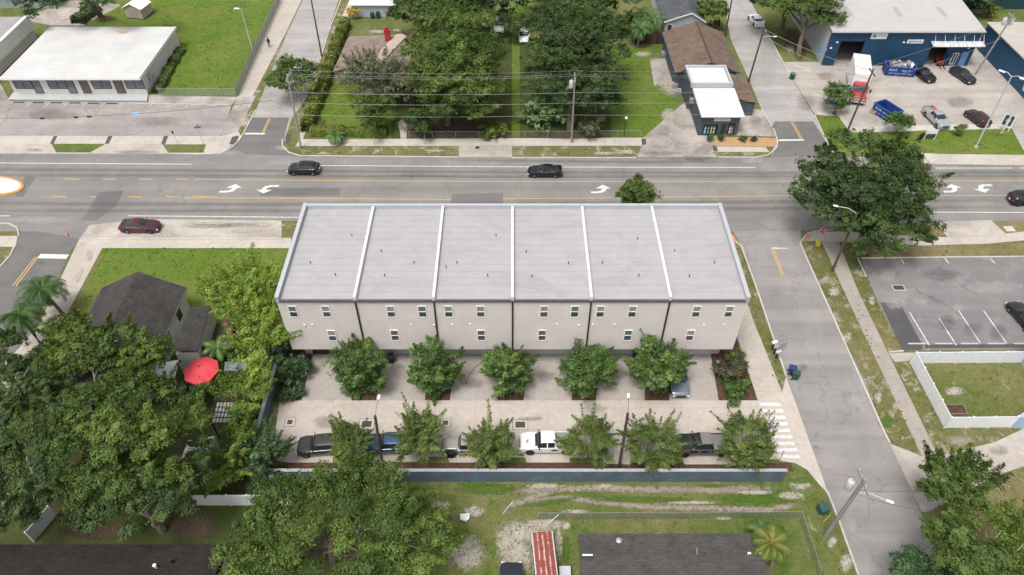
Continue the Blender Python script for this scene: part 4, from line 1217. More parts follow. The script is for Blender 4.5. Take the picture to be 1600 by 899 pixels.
def sash_window(parent, x, z, y, ww, hh, blind, facing=-1):
    yo = lambda d: y + facing * d
    b = MB()
    f = .07
    for bx in ((x - ww / 2 - f, z - hh / 2 - f, x + ww / 2 + f, z - hh / 2), (x - ww / 2 - f, z + hh / 2, x + ww / 2 + f, z + hh / 2 + f), (x - ww / 2 - f, z - hh / 2, x - ww / 2, z + hh / 2), (x + ww / 2, z - hh / 2, x + ww / 2 + f, z + hh / 2), (x - ww / 2, z - .035, x + ww / 2, z + .035)):
        b.box(bx[0], min(yo(-.02), yo(.06)), bx[1], bx[2], max(yo(-.02), yo(.06)), bx[3])
    fo = b.build("window", M['white'], parent, rel=True)
    q = MB(); q.box(x - ww / 2, min(yo(.005), yo(.02)), z + .035, x + ww / 2, max(yo(.005), yo(.02)), z + hh / 2)
    q.build("blind", blind, fo, rel=True)
    q = MB(); q.box(x - ww / 2, min(yo(.005), yo(.02)), z - hh / 2, x + ww / 2, max(yo(.005), yo(.02)), z - .035)
    q.build("pane", M['winpane'], fo, rel=True)
for u, v, c in wins:
    x, z = wall_px(u, v, YB)
    sash_window(th, x, z, YB, .68, 1.45, {'g': M['winblind_green'], 'n': M['winblind'], 'r': M['winblind_red']}[c])
for k in range(6):   # street front
    for dx in (1.6, 5.6):
        for z in (5.0, 8.1): sash_window(th, XL + UW * k + dx, z, YF - .02, .9, 1.5, M['winblind'], 1)
for y in (51.5, 58):
    for xw, sgn in ((XL, -1), (XR, 1)):
        for z in (5.0, 8.1):
            q = MB(); q.box(min(xw - .02 * sgn, xw + .05 * sgn), y - .45, z - .75, max(xw - .02 * sgn, xw + .05 * sgn), y + .45, z + .75)
            fo = q.build("window", M['white'], th, rel=True)
            q = MB(); q.box(min(xw + .051 * sgn, xw + .06 * sgn), y - .37, z - .67, max(xw + .051 * sgn, xw + .06 * sgn), y + .37, z + .67)
            q.build("pane", M['winpane'], fo, rel=True)
for k in range(6):
    xc = (P(x, 552).x for x in ((490 + 553) / 2, (597 + 668) / 2, (710 + 782) / 2, (827 + 898) / 2, (940 + 1010) / 2, (1052 + 1110) / 2))
    xs_ = list(xc)[k]
    q = MB().box(xs_ - 2.15, YB + 1.67, .02, xs_ + 2.15, YB + 1.745, 2.45)
    q.build("garage_door", M['browngarage'] if k == 0 else M['garage'], th, rel=True)
for u, v in ((476, 508), (488, 507), (642, 507), (678, 508), (707, 507), (735, 506), (870, 506), (905, 508), (926, 507), (960, 507), (1100, 508), (1132, 507)):
    x, z = wall_px(u, v, YB)
    MB().lathe([(.09, 0), (.09, .08), (.05, .1)], n=10, M=Matrix.Translation((x, YB, z)) @ Matrix.Rotation(math.pi / 2, 4, 'X')).build("wall_vent", M['white'], th, rel=True)
for u, v in ((485, 411), (524, 430), (550, 369), (601, 431), (596, 393), (647, 411), (697, 418), (714, 411), (775, 369), (762, 431), (822, 394), (888, 412), (831, 432), (941, 411), (996, 374), (998, 431), (1054, 392), (1116, 411), (1077, 432)):
    p = P(u, v, ZE + .05)
    MB().lathe([(.04, -.1), (.04, .2), (.055, .2), (.055, .24)], c=(p.x, p.y, p.z), n=8).build("vent_pipe", M['brown_metal'], th, rel=True)

# generic helpers ------------------------------------------------
def gable_house(name, label, x0, x1, y0, y1, ze, zr, xr, wallm, roofm, over=.35, cat="house", trim=None, gut=None):
    """ridge along y at x = xr"""
    t = thing(name, label, cat, ((x0 + x1) / 2, (y0 + y1) / 2, 0))
    b = MB()
    za = lambda x: ze - .12 + (zr - ze) * ((x - (x0 - over)) / (xr - x0 + over) if x < xr else (x1 + over - x) / (x1 + over - xr))
    prof = [(x0, 0), (x1, 0), (x1, za(x1)), (xr, za(xr)), (x0, za(x0))]
    n = len(prof)
    b.add([(x, y0, z) for x, z in prof] + [(x, y1, z) for x, z in prof], [tuple(range(n)), tuple(range(n, 2 * n))[::-1]] + [(i, i + n, (i + 1) % n + n, (i + 1) % n) for i in range(n)])
    b.build("wall", wallm, t, rel=True)
    b = MB()
    rp = [(x0 - over, ze), (xr, zr), (x1 + over, ze)]
    up = [(x, y, z) for y in (y0 - over, y1 + over) for x, z in rp]
    lo = [(x, y, z - .12) for x, y, z in up]
    b.add(up + lo, [(0, 1, 4, 3), (1, 2, 5, 4), (6, 9, 10, 7), (7, 10, 11, 8), (0, 6, 7, 1), (1, 7, 8, 2), (3, 4, 10, 9), (4, 5, 11, 10), (0, 3, 9, 6), (2, 8, 11, 5)])
    b.build("roof", roofm, t, rel=True)
    for y in (y0 - over - .035, y1 + over + .035):
        b = MB()
        for i in (0, 1):
            (xa, za_), (xb, zb_) = rp[i], rp[i + 1]
            b.add([(xa, y - .03, za_ - .2), (xb, y - .03, zb_ - .2), (xb, y + .03, zb_ - .2), (xa, y + .03, za_ - .2), (xa, y - .03, za_ + .02), (xb, y - .03, zb_ + .02), (xb, y + .03, zb_ + .02), (xa, y + .03, za_ + .02)],
                  [(3, 2, 1, 0), (4, 5, 6, 7), (0, 1, 5, 4), (1, 2, 6, 5), (2, 3, 7, 6), (3, 0, 4, 7)])
        b.build("bargeboard", trim or M['white'], t, rel=True)
    for xa, s in ((x0 - over, -1), (x1 + over, 1)):
        b = MB(); b.box(min(xa, xa + s * .12), y0 - over, ze - .12, max(xa, xa + s * .12), y1 + over, ze - .01)
        b.build("gutter", gut or trim or M['white'], t, rel=True)
    return t

def side_panel(t, name, mat, p0, p1, z0, z1, th=.05, off=0.0):
    """vertical panel standing proud of a wall between ground points p0 and p1"""
    a, c = Vector((p0[0], p0[1], 0)), Vector((p1[0], p1[1], 0))
    d = (c - a).normalized()
    n = Vector((d.y, -d.x, 0))
    q = [a + n * off, c + n * off, c + n * (off + th), a + n * (off + th)]
    return MB().prism([(k.x, k.y) for k in q], z0, z1).build(name, mat, t, rel=True)

def framed_window(t, p0, p1, z0, z1, mullions=1, frame=None, pane=None, name="window"):
    a, c = Vector((p0[0], p0[1], 0)), Vector((p1[0], p1[1], 0))
    L = (c - a).length; d = (c - a) / L; n = Vector((d.y, -d.x, 0))
    b = MB()
    def bar(s0, s1, za, zb):
        q = [a + d * s0 - n * .02, a + d * s1 - n * .02, a + d * s1 + n * .06, a + d * s0 + n * .06]
        b.prism([(k.x, k.y) for k in q], za, zb)
    f = .08
    bar(0, L, z0, z0 + f); bar(0, L, z1 - f, z1)
    for k in range(mullions + 2):
        s = (L - f) * k / (mullions + 1)
        bar(s, s + f, z0 + f, z1 - f)
    fo = b.build(name, frame or M['white'], t, rel=True)
    side_panel(fo, "pane", pane or M['winpane'], a + d * f, c - d * f, z0 + f, z1 - f, .02, .005)
    return fo

# --- white flat-roofed office, top left
ox0, ox1, oy0, oy1 = -78.8, -57.3, 102.1, 119.4
of = thing("office_building", "low white flat-roofed office with a row of doors and windows under its eave", "office", ((ox0 + ox1) / 2, 110, 0))
MB().box(ox0 + .3, oy0 + 1.1, 0, ox1 - .25, oy1 - .2, 3.05).build("wall", M['offwhite'], of, rel=True)
t = NT("office_roof_coating")
c_ = t.coord()
col = t.mix(t.ramp(t.noise(c_, .25, 6, .65), [(.35, 0.), (.7, 1.)]), (.47, .465, .455), (.575, .57, .56))
br_ = t.n("ShaderNodeTexBrick"); br_.inputs["Scale"].default_value = 1.0; br_.inputs["Brick Width"].default_value = 9.0; br_.inputs["Row Height"].default_value = 1.05; br_.inputs["Mortar Size"].default_value = .03
t.l(c_, br_.inputs["Vector"])
col = t.mix(t.math('MULTIPLY', br_.outputs["Fac"], .25), col, (.45, .44, .43))
col = t.mix(t.ramp(t.noise(t.coord(scale=(1, .5, 1)), .35, 7, .75, 1.0), [(.56, 0.), (.72, .4)]), col, (.50, .44, .38))
M['officeroof'] = t.end(t.principled(col, .6, 0, .3))
MB().box(ox0, oy0, 3.06, ox1, oy1, 3.5).build("roof", M['officeroof'], of, rel=True, bevel=.04)
b = MB().box(ox0 - .06, oy0 - .06, 3.12, ox1 + .06, oy0 - .003, 3.56)
b.box(ox1 + .003, oy0 - .003, 3.12, ox1 + .06, oy1 + .06, 3.56)
b.build("fascia", M['white'], of, rel=True)
MB().prism([(q.x, q.y) for q in pts([(22, 146), (232, 147), (230, 159), (13, 157)])], .02, .2).build("walkway", M['alu'], of, rel=True)
M['olivedoor'] = plain("olive_door", (0.13, 0.115, 0.085), 0.6)
M['bluepane'] = plain("bluish_pane", (0.13, 0.15, 0.175), 0.12, 0.2, .8, 0, .6)
yw = oy0 + 1.1
def fx(u, v): return wall_px(u, v, yw)[0]
for u0, u1, m in ((22, 51, 1), (75, 104, 1), (144, 173, 1), (196, 225, 1)):
    framed_window(of, (fx(u0, 132), yw), (fx(u1, 132), yw), 1.0, 2.55, m, M['black'], M['bluepane'])
for u0, u1, mt in ((52, 65, M['bluepane']), (105, 118, M['bluepane']), (127, 140, M['olivedoor']), (180, 194, M['olivedoor'])):
    framed_window(of, (fx(u0, 136), yw), (fx(u1, 136), yw), .2, 2.6, 0, M['brown_metal'], mt, "door")
ac = MB(); pa = wall_px(228, 112, 104); ac.box(ox1 - .24, 105, 1.6, ox1 + .35, 106.1, 2.4); ac.build("air_conditioner", M['metal'], of, rel=True, bevel=.04)
MB().flat([(q.x, q.y, 3.503) for q in pts([(180, 49.5), (190, 47.5), (204, 49), (200, 52), (188, 53)], 3.503)]).build("roof_patch", plain("rusty_roof_stain", (.52, .36, .25), .8, .2, 2), of, rel=True)

# --- pale building at the far left edge
fb = thing("flat_roofed_building", "grey roofed building with a white side wall cut by the photo edge, beyond the office", "building", (-95, 112, 0))
MB().box(-130, 90, 0, -84, 122.5, 3.7).build("wall", M['offwhite'], fb, rel=True)
MB().box(-130, 90, 3.72, -84.3, 122.3, 3.9).build("roof", plain("grey_gravel_roof", (.30, .28, .275), .9, .15, .5), fb, rel=True)
MB().box(-84.28, 90, 1.7, -83.7, 122.6, 4.05).build("fascia", M['white'], fb, rel=True)
rb = thing("red_roofed_building", "small building with a red tiled roof edge in the top corner", "building", (-92, 139, 0))
MB().box(-110, 134.5, 0, -86, 145, 3.0).build("wall", plain("grey_blue_wall", (.30, .33, .33), .8), rb, rel=True)
b = MB(); b.box(-111, 134, 3.02, -85.4, 146, 3.4); b.build("roof", plain("red_roof_tile", (.42, .13, .09), .8, .15, 2), rb, rel=True)

# --- garden shed
gs = thing("garden_shed", "small beige garden shed with a white gable roof on the lawn", "shed", P(219, 24))
gs.rotation_euler = (0, 0, math.radians(-12))
M['beige'] = seam_mat("beige_siding", (0.42, 0.36, 0.285), 'x', .4, .3)
b = MB(); hw_, hd = 1.7, 1.6
prof = [(-hw_, .12), (hw_, .12), (hw_, 2.0), (0, 2.75), (-hw_, 2.0)]
b.add([(x, -hd, z) for x, z in prof] + [(x, hd, z) for x, z in prof], [(0, 1, 2, 3, 4), (9, 8, 7, 6, 5)] + [(i, i + 5, (i + 1) % 5 + 5, (i + 1) % 5) for i in range(5)])
b.build("wall", M['beige'], gs)
b = MB(); rp = [(-hw_ - .25, 1.95), (0, 2.87), (hw_ + .25, 1.95)]
up = [(x, y, z) for y in (-hd - .2, hd + .2) for x, z in rp]; lo = [(x, y, z - .07) for x, y, z in up]
b.add(up + lo, [(0, 1, 4, 3), (1, 2, 5, 4), (6, 9, 10, 7), (7, 10, 11, 8), (0, 6, 7, 1), (1, 7, 8, 2), (3, 4, 10, 9), (4, 5, 11, 10), (0, 3, 9, 6), (2, 8, 11, 5)])
b.build("roof", M['white'], gs)
MB().box(-.75, -hd - .05, .2, .75, -hd - .003, 1.85).build("door", plain("beige_door", (.36, .32, .27), .7), gs)
MB().box(-hw_ - .05, -hd - .02, 0, hw_ + .05, hd + .02, .11).build("base", M['black'], gs)

# --- white metal workshop at the top
ws_ = thing("white_workshop", "white metal-roofed workshop with grey boarded walls at the top of the street", "workshop", (-25.5, 136, 0))
M['wboard'] = seam_mat("grey_white_boards", (0.47, 0.48, 0.50), 'x', .9, .25)
MB().box(-29.4, 130.7, 0, -21.4, 143, 2.25).build("wall", M['wboard'], ws_, rel=True)
slope = MB(); slope_wall(slope, -29.8, -21.2, 130.3, 143.5, 2.27, 2.4, 3.2)
slope.build("roof", M['whiteroof'], ws_, rel=True)
side_panel(ws_, "door", plain("pale_door", (.40, .42, .44), .6), (-28.4, 130.7), (-26.7, 130.7), .05, 1.35)
side_panel(ws_, "door", plain("pale_grey_door", (.42, .44, .45), .6), (-24.1, 130.7), (-22.2, 130.7), .05, 2.0)

# --- tan roofed house with a red chimney, mostly under the trees
ch = thing("tan_roofed_house", "house with a brown shingle hip roof and a red brick chimney among trees", "house", P(600, 80))
e = [P(545, 57, 2.6), P(640, 57, 2.6), P(668, 118, 2.2), P(520, 112, 2.2)]
rA, rB = P(627, 54, 4.6), P(585, 98, 4.6)
MB().prism([(q.x * .97 + P(600, 80).x * .03, q.y * .97 + P(600, 80).y * .03) for q in e], 0, 2.1).build("wall", M['beige'], ch, rel=True)
t_shA = shingle_mat("tan_shingles", (.235, .185, .155), (.275, .22, .185))
MB().add([e[0], e[1], e[2], e[3], rA, rB], [(1, 0, 4), (0, 3, 5, 4), (3, 2, 5), (2, 1, 4, 5)]).build("roof", t_shA, ch, rel=True)
rr_ = (rB - rA).normalized(); nn_ = Vector((-rr_.y, rr_.x, 0)) * .95
MB().add([rA + nn_ + Vector((0, 0, -.1)), rA - nn_ + Vector((0, 0, -.1)), rB - nn_ + Vector((0, 0, -.1)), rB + nn_ + Vector((0, 0, -.1)), rA + Vector((0, 0, .16)), rB + Vector((0, 0, .16))], [(0, 3, 5, 4), (4, 5, 2, 1), (0, 4, 1), (3, 2, 5)]).build("ridge_cap", plain("pinkish_ridge", (.42, .33, .28), .85), ch, rel=True)
cb = P(607, 68, 3.8)
chm = MB().cbox((cb.x, cb.y, 4.6), (.85, .85, 3.0)).build("chimney", plain("red_painted_brick", (.36, .035, .03), .7, .15, 4), ch, rel=True)
MB().cbox((cb.x, cb.y, 6.16), (1.0, 1.0, .12)).build("chimney_cap", M['redlamp'], chm, rel=True)
MB().cbox((cb.x, cb.y, 6.27), (.55, .55, .1)).build("flue", M['black'], chm, rel=True)

# --- slate shop, brown gable house behind it, grey house further back
M['slate'] = plain("slate_blue_wall", (0.075, 0.095, 0.115), 0.75, 0.1, .7)
M['brown_sh'] = shingle_mat("brown_shingles", (.155, .108, .082), (.20, .145, .11))
sh = thing("slate_shop", "small slate-blue shop with white stepped flat roof on the street corner", "shop", (30, 97, 0))
b = MB(); b.box(27.3, 91.75, 0, 33.0, 98.85, 3.15); b.box(26.9, 98.85, 0, 33.1, 104.4, 4.0)
b.build("wall", M['slate'], sh, rel=True)
b = MB(); slope_wall(b, 27.2, 33.45, 91.3, 98.8, 3.17, 3.3, 3.62); b.build("roof", M['whiteroof'], sh, rel=True)
MB().box(27.2, 99.2, 4.02, 32.8, 104.1, 4.1).build("upper_roof", M['whiteroof'], sh, rel=True)
b = MB(); b.box(26.85, 98.8, 3.66, 33.15, 99.15, 4.4); b.box(26.85, 104.1, 4.01, 33.15, 104.45, 4.4); b.box(26.85, 99.15, 4.01, 27.15, 104.1, 4.4); b.box(32.85, 99.15, 4.01, 33.15, 104.1, 4.4)
b.build("parapet", M['cap'], sh, rel=True)
y_ = 91.75
def sx(u, v): return wall_px(u, v, y_)[0]
framed_window(sh, (27.9, y_), (30.0, y_), .25, 1.75, 0, M['black'], M['glass'], "shop_window")
framed_window(sh, (31.5, y_), (32.5, y_), .25, 2.0, 0, M['black'], M['glass'], "shop_window")
framed_window(sh, (30.4, y_), (31.3, y_), .05, 2.0, 0, M['slate'], M['glass'], "door")
side_panel(sh, "name_board", plain("pale_sign_board", (.56, .55, .60), .5), (29.2, y_), (31.6, y_), 2.35, 2.85, .08)
for k, (x, cc_) in enumerate(((28.2, (.35, .45, .47)), (28.65, (.10, .28, .42)), (29.1, (.40, .42, .10)), (29.5, (.35, .42, .33)), (31.8, (.5, .42, .38)), (32.1, (.3, .2, .22)))):
    MB().lathe([(.13, .35), (.16, .6), (.10, .95), (.15, 1.2), (.06, 1.38), (.08, 1.5)], c=(x, y_ - .16, 0), n=8).build("display_figure", plain("display_colour", cc_, .6), sh, rel=True)
bx_ = MB().box(26.75, 97.2, 1.9, 27.28, 97.9, 2.6).build("meter_box", M['metal'], sh, rel=True)
hb = gable_house("brown_roofed_house", "slate-walled house with a brown shingle gable roof behind the shop", 26.0, 35.4, 105.1, 118.2, 2.95, 4.75, 31.0, M['slate'], M['brown_sh'], trim=M['slate'])
MB().box(30.9, 104.7, 4.70, 31.1, 118.6, 4.82).build("ridge_cap", plain("dark_ridge", (.06, .045, .04), .8), hb, rel=True)
ca = thing("carport", "brown shingled lean-to roof on posts on the street side of the slate shop", "carport", (35, 100.8, 0))
b = MB(); b.add([(33.3, 96.8, 3.05), (36.6, 96.8, 2.35), (36.6, 104.5, 2.35), (33.3, 104.5, 3.05), (33.3, 96.8, 2.92), (36.6, 96.8, 2.22), (36.6, 104.5, 2.22), (33.3, 104.5, 2.92)], [(0, 1, 2, 3), (7, 6, 5, 4), (0, 4, 5, 1), (1, 5, 6, 2), (2, 6, 7, 3), (3, 7, 4, 0)])
b.build("roof", M['brown_sh'], ca, rel=True)
for y in (97, 104.3): MB().box(36.3, y - .08, 0, 36.46, y + .08, 2.22).build("post", M['slate'], ca, rel=True)
MB().box(33.3, 97.0, 0, 36.3, 97.15, 2.2).build("screen_wall", M['slate'], ca, rel=True)
gh = gable_house("grey_roofed_house", "pale house with a dark grey gable roof behind the brown roofed house", 26.6, 33.2, 122.0, 142, 3.3, 4.9, 30.9, plain("pale_blue_siding", (.44, .46, .49), .8, .05, 1), shingle_mat("grey_shingles", (.085, .09, .10), (.115, .12, .13)), gut=M['gutter'])
framed_window(gh, (27.0, 122), (27.9, 122), 1.2, 2.7, 0, M['white'], M['winpane'])

# --- blue metal warehouse and its neighbour
M['bluewall'] = seam_mat("blue_ribbed_cladding", (0.018, 0.062, 0.125), 'x', .35, .35, .15, .5, .1)
M['wroof'] = seam_mat("pale_metal_roof", (0.47, 0.455, 0.44), 'x', .55, .25, .05, .5, .15, stain=(.41, .39, .37))
M['palewall'] = plain("pale_grey_wall", (.40, .40, .39), .8, .08, .7)
wx0, wx1, wy0 = 51.7, 76.0, 112.4
wh = thing("blue_warehouse", "blue ribbed metal warehouse with a pale metal roof, open bays and awning", "warehouse", (63, 126, 0))
dx0, dx1 = wall_px(1316, 60, wy0)[0], wall_px(1354, 60, wy0)[0]
ex0, ex1 = wall_px(1462, 60, wy0)[0], wall_px(1489, 60, wy0)[0]
b = MB()
for xa, xb, za, zb_ in ((wx0, dx0, 0, 6.1), (dx0, dx1, 4.3, 6.1), (dx1, ex0, 0, 6.1), (ex0, ex1, 3.3, 6.1), (ex1, wx1, 0, 6.1)):
    b.box(xa, wy0, za, xb, wy0 + .25, zb_)
b.build("front_wall", M['bluewall'], wh, rel=True)
b = MB(); b.add([(wx0, wy0 + .25, 0), (wx0, 148, 0), (wx0, 148, 6.0), (wx0, 130, 7.4), (wx0, wy0 + .25, 6.0), (wx0 + .25, wy0 + .25, 0), (wx0 + .25, 148, 0), (wx0 + .25, 148, 6.0), (wx0 + .25, 130, 7.4), (wx0 + .25, wy0 + .25, 6.0)], [(4, 3, 2, 1, 0), (5, 6, 7, 8, 9), (0, 1, 6, 5), (0, 5, 9, 4), (1, 2, 7, 6)])
b.build("side_wall", M['palewall'], wh, rel=True)
MB().box(wx1 - .25, wy0 + .26, 0, wx1, 148, 6.0).build("side_wall", M['bluewall'], wh, rel=True)
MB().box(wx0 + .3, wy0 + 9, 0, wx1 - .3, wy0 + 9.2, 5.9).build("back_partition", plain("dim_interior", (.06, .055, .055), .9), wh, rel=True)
b = MB()
for ya, yb_, za, zb_ in ((wy0 - .35, 130, 6.1, 7.62), (130, 148.4, 7.62, 6.1)):
    b.add([(wx0 - .2, ya, za), (wx1 + .2, ya, za), (wx1 + .2, yb_, zb_), (wx0 - .2, yb_, zb_), (wx0 - .2, ya, za + .14), (wx1 + .2, ya, za + .14), (wx1 + .2, yb_, zb_ + .14), (wx0 - .2, yb_, zb_ + .14)],
          [(3, 2, 1, 0), (4, 5, 6, 7), (0, 1, 5, 4), (3, 7, 6, 2), (0, 4, 7, 3), (1, 2, 6, 5)])
b.build("roof", M['wroof'], wh, rel=True)
MB().box(wx0 - .22, wy0 - .52, 6.0, wx1 + .22, wy0 - .36, 6.22).build("gutter", M['alu'], wh, rel=True)
for u0, v0, u1, v1 in ((1320, 11, 1331, 26), (1397, 11, 1408, 26), (1465, 11, 1479, 26)):
    za = lambda v: 6.15
    q = []
    for u, v in ((u0 - 3, v0), (u0 + 4, v0), (u1 + 3, v1), (u1 - 4, v1)):
        p = P(u, v, 6.6)
        for _ in range(4): p = P(u, v, 6.26 + (p.y - wy0 + .35) / 17.95 * 1.52)
        q.append(p + Vector((0, 0, .012)))
    MB().poly(q[::-1]).build("skylight", plain("grey_skylight", (.33, .32, .31), .4), wh, rel=True)
M['signwhite'] = plain("sign_white", (.68, .70, .72), .5, .04, 2)
M['letter'] = plain("sign_lettering", (.10, .14, .22), .5)
M['faint'] = plain("faint_lettering", (.52, .56, .62), .5)
sA0, sA1 = wall_px(1361, 57, wy0)[0], wall_px(1386, 57, wy0)[0]
s1 = side_panel(wh, "sign_board", M['signwhite'], (sA0, wy0), (sA1, wy0), 4.75, 5.75, .08)
MB().lathe([(.3, 0), (.3, .03)], n=16, M=Matrix.Translation((sA0 + .55, wy0 - .081, 5.25)) @ Matrix.Rotation(math.pi / 2, 4, 'X')).build("sign_emblem", plain("blue_emblem", (.12, .27, .36), .5), s1, rel=True)
MB().box(sA0 + 1.05, wy0 - .1, 5.12, sA1 - .25, wy0 - .082, 5.38).build("sign_lettering", M['faint'], s1, rel=True)
sB0, sB1 = wall_px(1417, 66, wy0)[0], wall_px(1442, 66, wy0)[0]
s2 = side_panel(wh, "sign_board", M['signwhite'], (sB0, wy0), (sB1, wy0), 4.0, 4.62, .08)
b = MB(); rr = random.Random(3)
for k in range(6):
    x = sB0 + .28 + k * .36
    b.box(x, wy0 - .1, 4.15, x + .07, wy0 - .082, 4.47)
    b.box(x + .07, wy0 - .1, 4.15 + rr.choice((0, .13, .25)), x + .22, wy0 - .082, 4.22 + rr.choice((0, .13, .25)))
b.build("sign_lettering", M['letter'], s2, rel=True)
aw = MB(); ax0, ax1 = wall_px(1455, 64, wy0)[0], wall_px(1536, 64, wy0)[0]
aw.add([(ax0, wy0 - .02, 4.35), (ax1, wy0 - .02, 4.35), (ax1, wy0 - 1.3, 4.05), (ax0, wy0 - 1.3, 4.05), (ax0, wy0 - .02, 4.27), (ax1, wy0 - .02, 4.27), (ax1, wy0 - 1.3, 3.97), (ax0, wy0 - 1.3, 3.97)], [(0, 1, 2, 3), (7, 6, 5, 4), (3, 2, 6, 7), (0, 3, 7, 4), (1, 5, 6, 2)])
ao = aw.build("awning", seam_mat("awning_sheet", (.55, .55, .56), 'x', 1.35, .5), wh, rel=True)
for k in range(6):
    x = ax0 + .3 + k * (ax1 - ax0 - .6) / 5
    MB().tube((x, wy0 - .03, 5.5), (x, wy0 - 1.2, 4.1), .03, n=6).build("awning_rod", M['white'], ao, rel=True)
side_panel(wh, "door", plain("light_blue_door", (.12, .24, .52), .5), (wall_px(1501, 90, wy0)[0], wy0), (wall_px(1511, 90, wy0)[0], wy0), .05, 2.5)
framed_window(wh, (wall_px(1487, 90, wy0)[0], wy0), (wall_px(1496, 90, wy0)[0], wy0), .3, 2.3, 1, M['signwhite'], M['glass'])
for u, v in ((1308, 66), (1298, 75), (1412, 66), (1513, 75)):
    x, z = wall_px(u, v, wy0); MB().cbox((x, wy0 - .09, z), (.3, .17, .18)).build("wall_light", M['white'], wh, rel=True)
# spray-painted curls on the side wall
def curl(mat, paths, r):
    b = MB()
    for p in paths:
        q = [(wx0 - .02, y, z) for y, z in p]
        b.path(q, r, 6)
    b.v = [(wx0 - .012 + (x - wx0 + .02) * .06, y, z) for x, y, z in b.v]
    b.build("mural", mat, wh, rel=True)
curl(plain("mural_blue", (.20, .42, .70), .7), [[(114.2 + math.sin(a * .9) * 1.1 - a * .12, .5 + a * .42) for a in [k * .35 for k in range(22)]], [(116.5 - k * .12, 3.2 - .25 * k + .3 * math.sin(k)) for k in range(12)], [(115 + .7 * math.cos(a), 2.4 + .7 * math.sin(a)) for a in [k * .4 for k in range(15)]]], .16)
curl(plain("mural_pink", (.50, .30, .34), .7), [[(113.6 + .3 * math.sin(k), .8 + k * .3) for k in range(8)]], .08)

nb = thing("blue_walled_building", "low building with dark blue side wall and pale roof, right of the warehouse", "building", (95, 110, 0))
MB().box(80.3, 100, 0, 125, 118.5, 4.45).build("wall", seam_mat("navy_blocks", (0.022, 0.07, 0.14), 'z', .4, .25), nb, rel=True)
MB().box(80.1, 99.8, 4.47, 125.3, 118.7, 4.65).build("roof", concrete_mat("pale_roof_sheet", (.46, .42, .38), 0, .3), nb, rel=True)
nm_ = MB()
for k in range(14): nm_.tube((80.27, 101.5 + k * .22, 1 + .9 * math.sin(k * .8) + .12 * k), (80.27, 101.8 + k * .22, 1.5 + .9 * math.sin(k * .8 + .7) + .12 * k), .16, n=6)
nm_.build("mural", plain("mural_lilac", (.42, .36, .48), .7), nb, rel=True)
db = thing("teal_building", "dark teal building in the top right corner with rooftop equipment", "building", (95, 138, 0))
MB().box(83, 134, 0, 125, 160, 5.0).build("wall", plain("dark_teal_wall", (.02, .055, .06), .7), db, rel=True)
MB().box(82.8, 133.8, 5.02, 125.2, 160, 5.2).build("roof", plain("dark_roof_sheet", (.06, .085, .09), .7), db, rel=True)
for k in range(6): MB().cbox((87 + k * 2.1, 135.5 + (k % 2), 5.6), (1.2, .9, .8)).build("roof_unit", M['metal'], db, rel=True, bevel=.05)

# --- dark-roofed house on the left with its lean-to
M['darksh'] = shingle_mat("charcoal_shingles", (.055, .050, .048), (.078, .071, .067))
M['darksh2'] = shingle_mat("dark_brown_shingles", (.050, .046, .043), (.068, .062, .058))
M['darksh4'] = shingle_mat("grey_brown_shingles", (.074, .068, .064), (.098, .091, .086))
M['darksh3'] = shingle_mat("vignetted_shingles", (.026, .023, .021), (.036, .032, .029))  # dark shingles, deepened further by corner vignetting put into the colour
M['whitewall'] = plain("white_siding", (.58, .57, .54), .8, .05, 1)
lh = gable_house("dark_roofed_house", "white house with a charcoal gable roof among trees left of the townhouses", -44.7, -36.2, 42.5, 56.4, 3.2, 5.6, -40.3, M['whitewall'], M['darksh'], gut=M['gutter'], trim=M['gutter'])
for (u, v) in ((278, 490), (262, 528)):
    y = P(u, v, 2).y
    framed_window(lh, (-36.2, y - .5), (-36.2, y + .5), 1.2, 2.4, 1, M['black'], M['winpane'])
lt = thing("garden_outbuilding", "small white outbuilding with dark lean-to roof beside the charcoal gable house", "outbuilding", P(298, 525))
q = [P(297, 480, 3.05), P(329, 478, 2.5), P(308, 549, 2.5), P(271, 548, 3.05)]
MB().prism([(p.x * .985 + lt.location.x * .015, p.y * .985 + lt.location.y * .015) for p in q], 0, 2.42).build("wall", M['whitewall'], lt, rel=True)
MB().add([*q, *[p - Vector((0, 0, .12)) for p in q]], [(3, 2, 1, 0), (4, 5, 6, 7), (0, 1, 5, 4), (1, 2, 6, 5), (2, 3, 7, 6), (3, 0, 4, 7)]).build("roof", M['darksh'], lt, rel=True)
wd = MB()
cx_ = P(318, 525, 1.5)
side_panel(lt, "round_window", M['black'], (q[2].x + .02, q[2].y + .9), (q[2].x + .02, q[2].y + 1.3), 1.2, 1.9, .05)
ys = thing("white_garden_shed", "white flat-roofed shed half hidden by foliage below the red umbrella", "shed", P(312, 705))
MB().prism([(k.x, k.y) for k in pts([(296, 690), (336, 684), (318, 730), (285, 722)], 2.4)], .0, 2.35).build("wall", M['whitewall'], ys, rel=True)
MB().prism([(k.x, k.y) for k in pts([(294, 689), (336, 682), (319, 722), (283, 718)], 2.4)], 2.37, 2.45).build("roof", M['whiteroof'], ys, rel=True)
pv = thing("patio_cover", "white patio roof under a leafy tree near the red umbrella", "patio cover", P(265, 585))
MB().prism([(k.x, k.y) for k in pts([(245, 568), (280, 562), (272, 592), (236, 590)], 2.5)], 2.4, 2.48).build("roof", M['whiteroof'], pv, rel=True)
for k in pts([(247, 570), (278, 564), (271, 590), (239, 588)], 2.4): MB().tube((k.x, k.y, 0), (k.x, k.y, 2.4), .06).build("post", M['white'], pv, rel=True)

